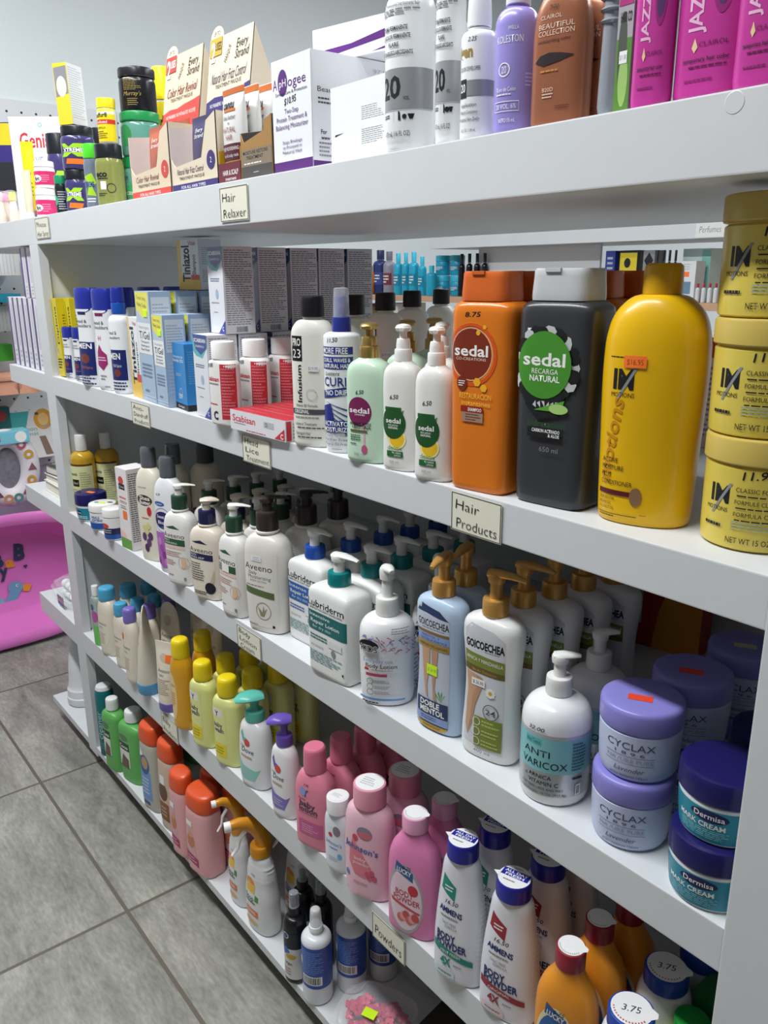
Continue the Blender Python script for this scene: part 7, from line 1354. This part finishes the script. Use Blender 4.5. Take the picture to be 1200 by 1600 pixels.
def amat(L):
    L.poly([(-.99, .99), (-.1, .99), (-.3, .7), (-.6, .5), (-.99, .45)], M('#4ab0b0', .45)); L.txt('bon', -.1, .62, .09, M('#3aa0a8', .5), w=.5); L.txt('mat', -.05, .52, .08, M('#3aa0a8', .5), w=.5); L.ell(.5, .8, .035, .04, M('#e0a03a', .5)); L.ell(.5, .8, .02, .024, M('#efc580', .5)); L.poly([(.2, .45), (.5, .45), (.75, .05), (.4, .05)], M('#8a7262', .6)); L.rect(.15, .9, .3, .95, DGR); L.bars(.3, .8, .62, .68, 2, M('#8ac0c4'))
k = wbox('bath_mat_carton', 'white and aqua bath mat carton leaning on the pegboard', 'box', 22, 80, 640, 722, .07, .04, M('#e4e3e0', .45), art=amat, tilt=-.12)
k = wbox('bath_toy_carton', 'dark teal carton behind the white bath mat carton', 'box', -14, 14, 636, 672, .07, .04, M('#2f6a6a', .45), art=lambda L: (L.ell(.1, .6, .02, .02, M('#a83a3a', .5)),))
# donut print baby seat in its bag
a, b = hung(-8, 796, .2), hung(50, 665, .2)
r = empty('baby_cushion', (XW+.2, (a.y+b.y)/2-.02, a.z)); tag(r, 'white donut print baby bath cushion in a clear bag hanging at the end wall', 'cushion'); W, H = (b.y-a.y)/2+.03, (b.z-a.z)
bm = bmesh.new(); n, mth = 56, 14; rings = []
for i in range(n):
    t = 2*PI*i/n; cy, cz = (W-.035)*math.cos(t), H/2+(H/2-.035)*math.sin(t); rings.append([bm.verts.new((.03*math.sin(2*PI*j/mth), cy+.035*math.cos(2*PI*j/mth)*math.cos(t), cz+.035*math.cos(2*PI*j/mth)*math.sin(t))) for j in range(mth)])
for i in range(n):
    p, q = rings[i], rings[(i+1) % n]
    for j in range(mth): bm.faces.new((p[j], p[(j+1) % mth], q[(j+1) % mth], q[j]))
bmesh.ops.recalc_face_normals(bm, faces=bm.faces[:]); finish('ring_cushion', bm, M('#e2dbe2', .6), r)
bm = bmesh.new(); loft_into(bm, Prof([(0, .006, .006), (.02, .02, .02), (.05, .022, .022), (.07, .008, .008)]), 20)
for v in bm.verts: v.co = Vector((v.co.z*.35-.02, v.co.x*(W-.05)/.022, H/2+v.co.y*(H/2-.05)/.022))
bmesh.ops.recalc_face_normals(bm, faces=bm.faces[:]); finish('net_middle', bm, M('#8f8b98', .7, mottle=.6), r)
L = Lab(lambda u, v, o: Vector((.03+o, u, v)), 1, 1, curved=False, base=.0008); cols = ['#8a5a6a', '#d0983a', '#b0506a', '#7a4a58', '#c98a6a', '#5a8a8a']
for i in range(14):
    t = 2*PI*i/14; y, z = (W-.035)*math.cos(t), H/2+(H/2-.035)*math.sin(t)
    if i % 3: L.ring(y, z, .017, .009, M(cols[i % 6], .5))
    else: L.poly([(y-.016, z-.012), (y+.016, z-.012), (y, z+.016)], M(cols[i % 6], .5))
L.done('donut_print', r)
bm = bmesh.new(); box_into(bm, -.033, .036, -W*.7, W*.7, H*.82, H*.98, .004); finish('bag_header', bm, M('#7fc8dc', .3), r, False)
L = Lab(lambda u, v, o: Vector((.036+o, u, v)), 1, 1, curved=False); L.rect(-.07, H*.84, .08, H*.965, M('#7fc8dc', .3)); L.ell(.05, H*.9, .02, .02, WHT); L.rect(-.05, H*.86, -.02, H*.95, RED); L.done('printed_lettering', r)
bm = bmesh.new(); tube_into(bm, [(-.032, 0, H*.95), (-.1872, 0, H*.97)], [.002, .002], 8); finish('hook', bm, M('#b9bcc0', .3, .8), r)
# --- slim cartons on the open end shelf
SLW = M('#e4e2e8', .45); SLP = M('#4a2f7a', .4)
def slim(label, x, z, H, w=.042):
    k = Bx('hair_color_carton', label, 'box', loc=Vector((x, .075, z)), W=w, D=.12, H=H, rz=0, Z=z, mat=SLW, group='slim cartons on the end shelf')
    L = k.face(); L.rect(-.98, .005, -.35, .995, SLP); L.rect(.1, .3, .7, .9, M('#cfcdd6', .5)); L.bars(.1, .7, .05, .25, 3, LGR); L.done('printed_lettering', k.root); return k
HS = aty(45, 466, .015).z-Z2; HS2 = .165
for i in range(7): slim('slim white and purple carton upright on the end shelf, %s from the post' % ORD[i], XPL-.024-.0435*i, Z2, HS)
for i in range(3): slim('slim white and purple carton on the upper tier of the end shelf, %s one' % ORD[i], XPL-.03-.0445*i, Z2+HS+.0008, min(HS2, B1-Z2-HS-.004))
# white jug on the lowest end shelf
k = Th('plastic_jug', 'white plastic jug with banded foot on the lowest end shelf', 'jug', Z=Z5, loc=at(124, 1106, Z5)+Vector((-.035, .03, 0)), H=.25, a=.05, b=.05)
k.body(M('#dfe2e6', .4), [(0, .9, .9), (.03, 1, 1), (.1, 1.0, 1.0), (.11, .95, .95), (.2, .93, .93), (.21, .88, .88), (.5, .72, .72), (.8, .5, .5), (.9, .4, .4)]); k.cyl('cap', WPL, .901*k.H, k.H, k.a*.44)
# ================================================================== NEXT AISLE seen through the open shelf
Y2 = 1.62
back = empty('perfume_shelving', (-1.8, Y2, 0)); tag(back, 'white perfume shelving seen through the gap behind the shampoos', 'shelves')
def bpart(name, *a, mat=PAINT):
    o = box(name, *a, mat, None, .001); o.parent = back; o.matrix_parent_inverse = Matrix.Translation(-back.location); return o
zb = aty(640, 462, Y2).z; z1_, z0_ = aty(900, 359, Y2).z, aty(900, 380, Y2).z; xs = aty(671, 380, Y2).x
bpart('shelf', -3.2, -.85, Y2, Y2+.34, zb-.022, zb, mat=M('#c9a07f', .5)); bpart('shelf', xs, -.85, Y2, Y2+.34, z0_, z1_)
bpart('shelf', -3.2, -.85, Y2, Y2+.34, .85, .9); bpart('shelf', -3.2, -.85, Y2, Y2+.34, .1, .15)
bpart('post', xs+.1, xs+.15, Y2+.29, Y2+.34, zb+.0003, z0_-.0003); 
for x in (-3.2, -.9): bpart('post', x, x+.05, Y2+.29, Y2+.3395, .0005, .0998); bpart('post', x, x+.05, Y2+.29, Y2+.3395, .1503, .8497); bpart('post', x, x+.05, Y2+.29, Y2+.3395, .9003, zb-.0223)
bpart('post', -.9, -.85, Y2+.29, Y2+.3395, zb+.0003, z0_-.0003)
o = bpart('back_panel', aty(748, 400, Y2+.1).x, aty(938, 400, Y2+.1).x, Y2+.1, Y2+.11, zb+.0003, z0_-.0003)
pm = aty(1110, 358, Y2-.001); L = Lab(lambda u, v, of: Vector((pm.x+u, Y2-.0006-of, pm.z+v)), 1, 1, curved=False); L.rect(-.045, -.022, .045, .022, M('#e8e9e4', .6)); L.txt('Perfumes', 0, 0, .018, DGR, w=.066, sh=.1, bold=-.012); o = L.done('paper_sign', back); o.matrix_parent_inverse = Matrix.Translation(-back.location)
def far(name, label, cat, u0, u1, v0, body, cap, dy=.05, shape='bottle', Z=None, band=None, group=None):
    Zb = zb if Z is None else Z; y = Y2+dy; p = aty((u0+u1)/2, v0, y); q = aty(u0, v0, y); s = aty(u1, v0, y); a = abs(s.x-q.x)/2*.74; H = p.z-Zb
    k = Th(name, label, cat, Z=Zb, loc=Vector((p.x, y, Zb)), H=H, a=a, b=a, group=group)
    if shape == 'jar': k.body(body, [(0, .93, .93), (.04, 1, 1), (.66, 1, 1), (.7, .95, .95)]); k.cyl('lid', cap, .702*H, H, a*1.02, a*1.02, .1)
    elif shape == 'tube': k.cyl('cap', cap, 0, .18*H, a*.9); k.body(body, [(.181, .95, .95), (.3, 1, 1), (.7, 1, .7), (1, 1, .1)])
    else: k.body(body, sh_keys(k, .76, .1, a*.45, 2)); k.cyl('cap', cap, .785*H, H, a*.5)
    if band:
        L = k.lab(); L.rect(-1.2, .22, 1.2, .5, M(band, .4)); L.bars(-.8, .8, .26, .46, 3, WHT); L.done('label', k.root)
    return k
AQ = M('#23a3c4', .32); AQ2 = M('#3ab6d2', .32)
far('hair_oil', 'brown oil bottle at the start of the perfume shelf', 'oil', 557, 580, 397, M('#6a4028', .2), M('#5a3020', .35), .13, band='#a86a3a')
far('hair_oil', 'small amber bottle with lime label on the perfume shelf', 'oil', 569, 584, 413, M('#b06a2f', .2), M('#3a2a20', .35), .04, band='#9ad02f')
far('body_spray', 'navy spray bottle with pale lettering on the perfume shelf', 'spray', 580, 600, 391, M('#24356e', .3), M('#1c2850', .3), .07, band='#3a4f90')
far('body_spray', 'grey mauve spray bottle with dark red foot on the perfume shelf', 'spray', 600, 617, 393, M('#8d8a98', .3), M('#6a6874', .3), .07, band='#7a3440')
for i, (a, b, v) in enumerate(((616, 629, 396), (629, 640, 395), (640, 654, 394), (654, 666, 401))): far('body_spray', 'slender aqua spray bottle on the perfume shelf, %s of four' % ORD[i], 'spray', a, b, v, AQ, AQ2, .06, band='#1d86a8', group='aqua spray bottles')
far('lotion_bottle', 'small aqua bottle before the aqua jars on the perfume shelf', 'lotion', 667, 682, 415, AQ, AQ2, .0+.03)
js = [far('body_butter_jar', 'aqua jar at the bottom of the stack, %s of two' % ORD[i], 'jar', a, b, 431, AQ, AQ2, .09, 'jar', band='#1d86a8', group='aqua jars') for i, (a, b) in enumerate(((682, 703), (703, 724)))]
for i, k in enumerate(js): dup(k.root, k.loc+Vector((-.012, .01, k.H+.0008)), 0, 'aqua jar on top of the stack, %s of two' % ORD[i], 'aqua jars')
for i in range(4): far('mascara_tube', 'glossy black tube beside the aqua jars, %s of four' % ORD[i], 'tube', 717+12*i, 727+12*i, 397-.5*i, M('#17151c', .2), M('#2a2630', .25), .085+.0*i, 'bottle', group='glossy black tubes')
# right of the white panel
def fbox(name, label, cat, u0, u1, v0, v1, dy, D, mat, art=None):
    a, b = aty(u0, v1, Y2+dy), aty(u1, v0, Y2+dy); k = Bx(name, label, cat, loc=Vector(((a.x+b.x)/2, Y2+dy+D/2, zb)), W=abs(b.x-a.x), D=D, H=b.z-zb, rz=0, Z=zb, mat=mat)
    if art:
        L = k.face(); art(L); L.done('printed_lettering', k.root)
    return k
fbox('perfume_carton', 'royal blue perfume carton beside the white panel', 'box', 942, 962, 392, 470, .05, .06, M('#2a3f8a', .4), lambda L: L.bars(-.6, .6, .5, .9, 4, LGR))
fbox('perfume_carton', 'black and yellow perfume carton next to the royal blue one', 'box', 963, 998, 391, 470, .06, .06, M('#2a2826', .4), lambda L: (L.rect(-.9, .5, .9, .95, M('#dcc62f', .4)), L.ell(-.1, .75, .012, .015, INK)))
fbox('perfume_carton', 'grey perfume carton with black diamond print', 'box', 1000, 1024, 391, 470, .05, .06, M('#8a8a8c', .45), lambda L: L.poly([(-.8, .8), (0, .62), (.8, .8), (0, .96)], INK))
for i in range(4): far('perfume_bottle', 'slim dark perfume bottle with blue foot, %s of four' % ORD[i], 'perfume', 1024+9.5*i, 1033+9.5*i, 391, M('#2c2a36', .2), M('#1b1a22', .3), .05, group='slim dark perfumes')
fbox('device_carton', 'white device carton with orange sticker in the next aisle', 'box', 1057, 1088, 408, 480, .0+.01, .05, M('#dfe1e2', .45), lambda L: (L.rect(-.5, .62, .2, .74, ORST), L.bars(-.6, .6, .78, .95, 3, LGR), L.rect(-.6, .2, .5, .5, M('#6a8aa0', .5))))
fbox('gift_carton', 'pale aqua edged carton standing behind the white device carton', 'box', 1060, 1112, 388, 480, .09, .08, M('#cfe6e2', .45), lambda L: L.rect(.4, .02, .98, .98, M('#8fd0c8', .45)))
for i in range(5): far('nail_polish', 'little bottle with red cap in the next aisle, %s of five' % ORD[i], 'nail polish', 1087+9.5*i, 1095.5+9.5*i, 443, M('#d9dcde', .2), M('#b5222f', .3), .03, group='red capped polishes')
# lower goods of the next aisle, just visible below the wooden shelf
for i, (u, c) in enumerate(((572, '#b08a60'), (592, '#2a3a6e'), (612, '#d9d6d0'))):
    p = aty(u, 482, Y2+.03); k = Bx('shipping_carton', ('kraft', 'navy', 'white')[i]+' carton stored below the wooden perfume shelf', 'box', loc=Vector((p.x, Y2+.12, .9)), W=.055, D=.16, H=p.z-.9+.02, rz=0, Z=.9, mat=M(c, .6))
# ================================================================== nobody stands inside a neighbour: nudge things back until they clear
from mathutils.bvhtree import BVHTree
def settle(rounds=45):
    bpy.context.view_layer.update()
    T = []
    for o in COL.objects:
        if o.parent is None and 'label' in o and o.name.split('.')[0] not in ('shelving_unit', 'perfume_shelving', 'paper_sign', 'baby_bath', 'baby_cushion'):
            vs, fs = [], []
            for c in ([o] if o.type == 'MESH' else [])+list(o.children_recursive):
                if c.type != 'MESH' or c.name.split('.')[0] in ('printed_lettering', 'price_sticker', 'seal', 'header_print', 'badge_print', 'lid_print'): continue
                b = len(vs); vs += [c.matrix_world @ v.co for v in c.data.vertices]; fs += [tuple(b+i for i in p.vertices) for p in c.data.polygons]
            if not vs: continue
            T.append({'o': o, 'v': vs, 'f': fs, 'd': Vector((0, 0, 0)), 'lo': Vector([min(v[i] for v in vs) for i in range(3)]), 'hi': Vector([max(v[i] for v in vs) for i in range(3)]), 't': None})
    up = {}
    for i, a in enumerate(T):
        up[i] = [j for j, b in enumerate(T) if j != i and abs(b['lo'].z-a['hi'].z) < .0025 and all(min(a['hi'][k], b['hi'][k])-max(a['lo'][k], b['lo'][k]) > .004 for k in (0, 1))]
    def tree(a):
        if a['t'] is None: a['t'] = BVHTree.FromPolygons([v+a['d'] for v in a['v']], a['f'])
        return a['t']
    def carry(i, m, seen):
        if i in seen: return
        seen.add(i); a = T[i]; a['d'] += m; a['lo'] += m; a['hi'] += m; a['t'] = None
        for j in up[i]: carry(j, m, seen)
    dirty = set(range(len(T)))
    for _ in range(rounds):
        moved = set()
        for i in range(len(T)):
            for j in range(i+1, len(T)):
                if i not in dirty and j not in dirty: continue
                a, b = T[i], T[j]
                if any(min(a['hi'][k], b['hi'][k])-max(a['lo'][k], b['lo'][k]) <= 0 for k in range(3)): continue
                if j in up[i] or i in up[j] or not tree(a).overlap(tree(b)): continue
                ca, cb = (a['lo']+a['hi'])/2, (b['lo']+b['hi'])/2
                m, q, s = (j, b, 1) if cb.y >= ca.y else (i, a, -1)
                if q['d'].length > .011: continue
                dx, dy = (cb.x-ca.x)*s, abs(cb.y-ca.y)
                v = Vector((max(-1, min(1, dx/max(.01, dy)))*.0012, .0026, 0)); carry(m, v, set()); moved.add(m); moved.update(up[m])
        if not moved: break
        dirty = moved
    for a in T:
        if a['d'].length > 0: a['o'].location += a['d']
settle()
# labels, seals and the like belong to the part they sit on
HOST = {'label': ('body',), 'printed_lettering': ('carton', 'pouch', 'film', 'tray_front'), 'price_sticker': ('lid', 'body', 'carton', 'film'), 'seal': ('cap',), 'lid_print': ('lid',), 'cap_tab': ('cap',), 'nozzle': ('spray_head',), 'trigger': ('spray_head',),
        'actuator': ('spray_collar',), 'clear_cap': ('spray_collar',), 'pump_stem': ('pump_collar',), 'header_print': ('header_card',), 'badge_print': ('header_badge',), 'cap_top': ('cap',)}
for o in list(COL.objects):
    if o.parent is not None or 'label' not in o: continue
    kids = {}
    for c in o.children: kids.setdefault(c.name.split('.')[0], c)
    for c in list(o.children):
        for h in HOST.get(c.name.split('.')[0], ()):
            if h in kids and kids[h] is not c: c.parent = kids[h]; break
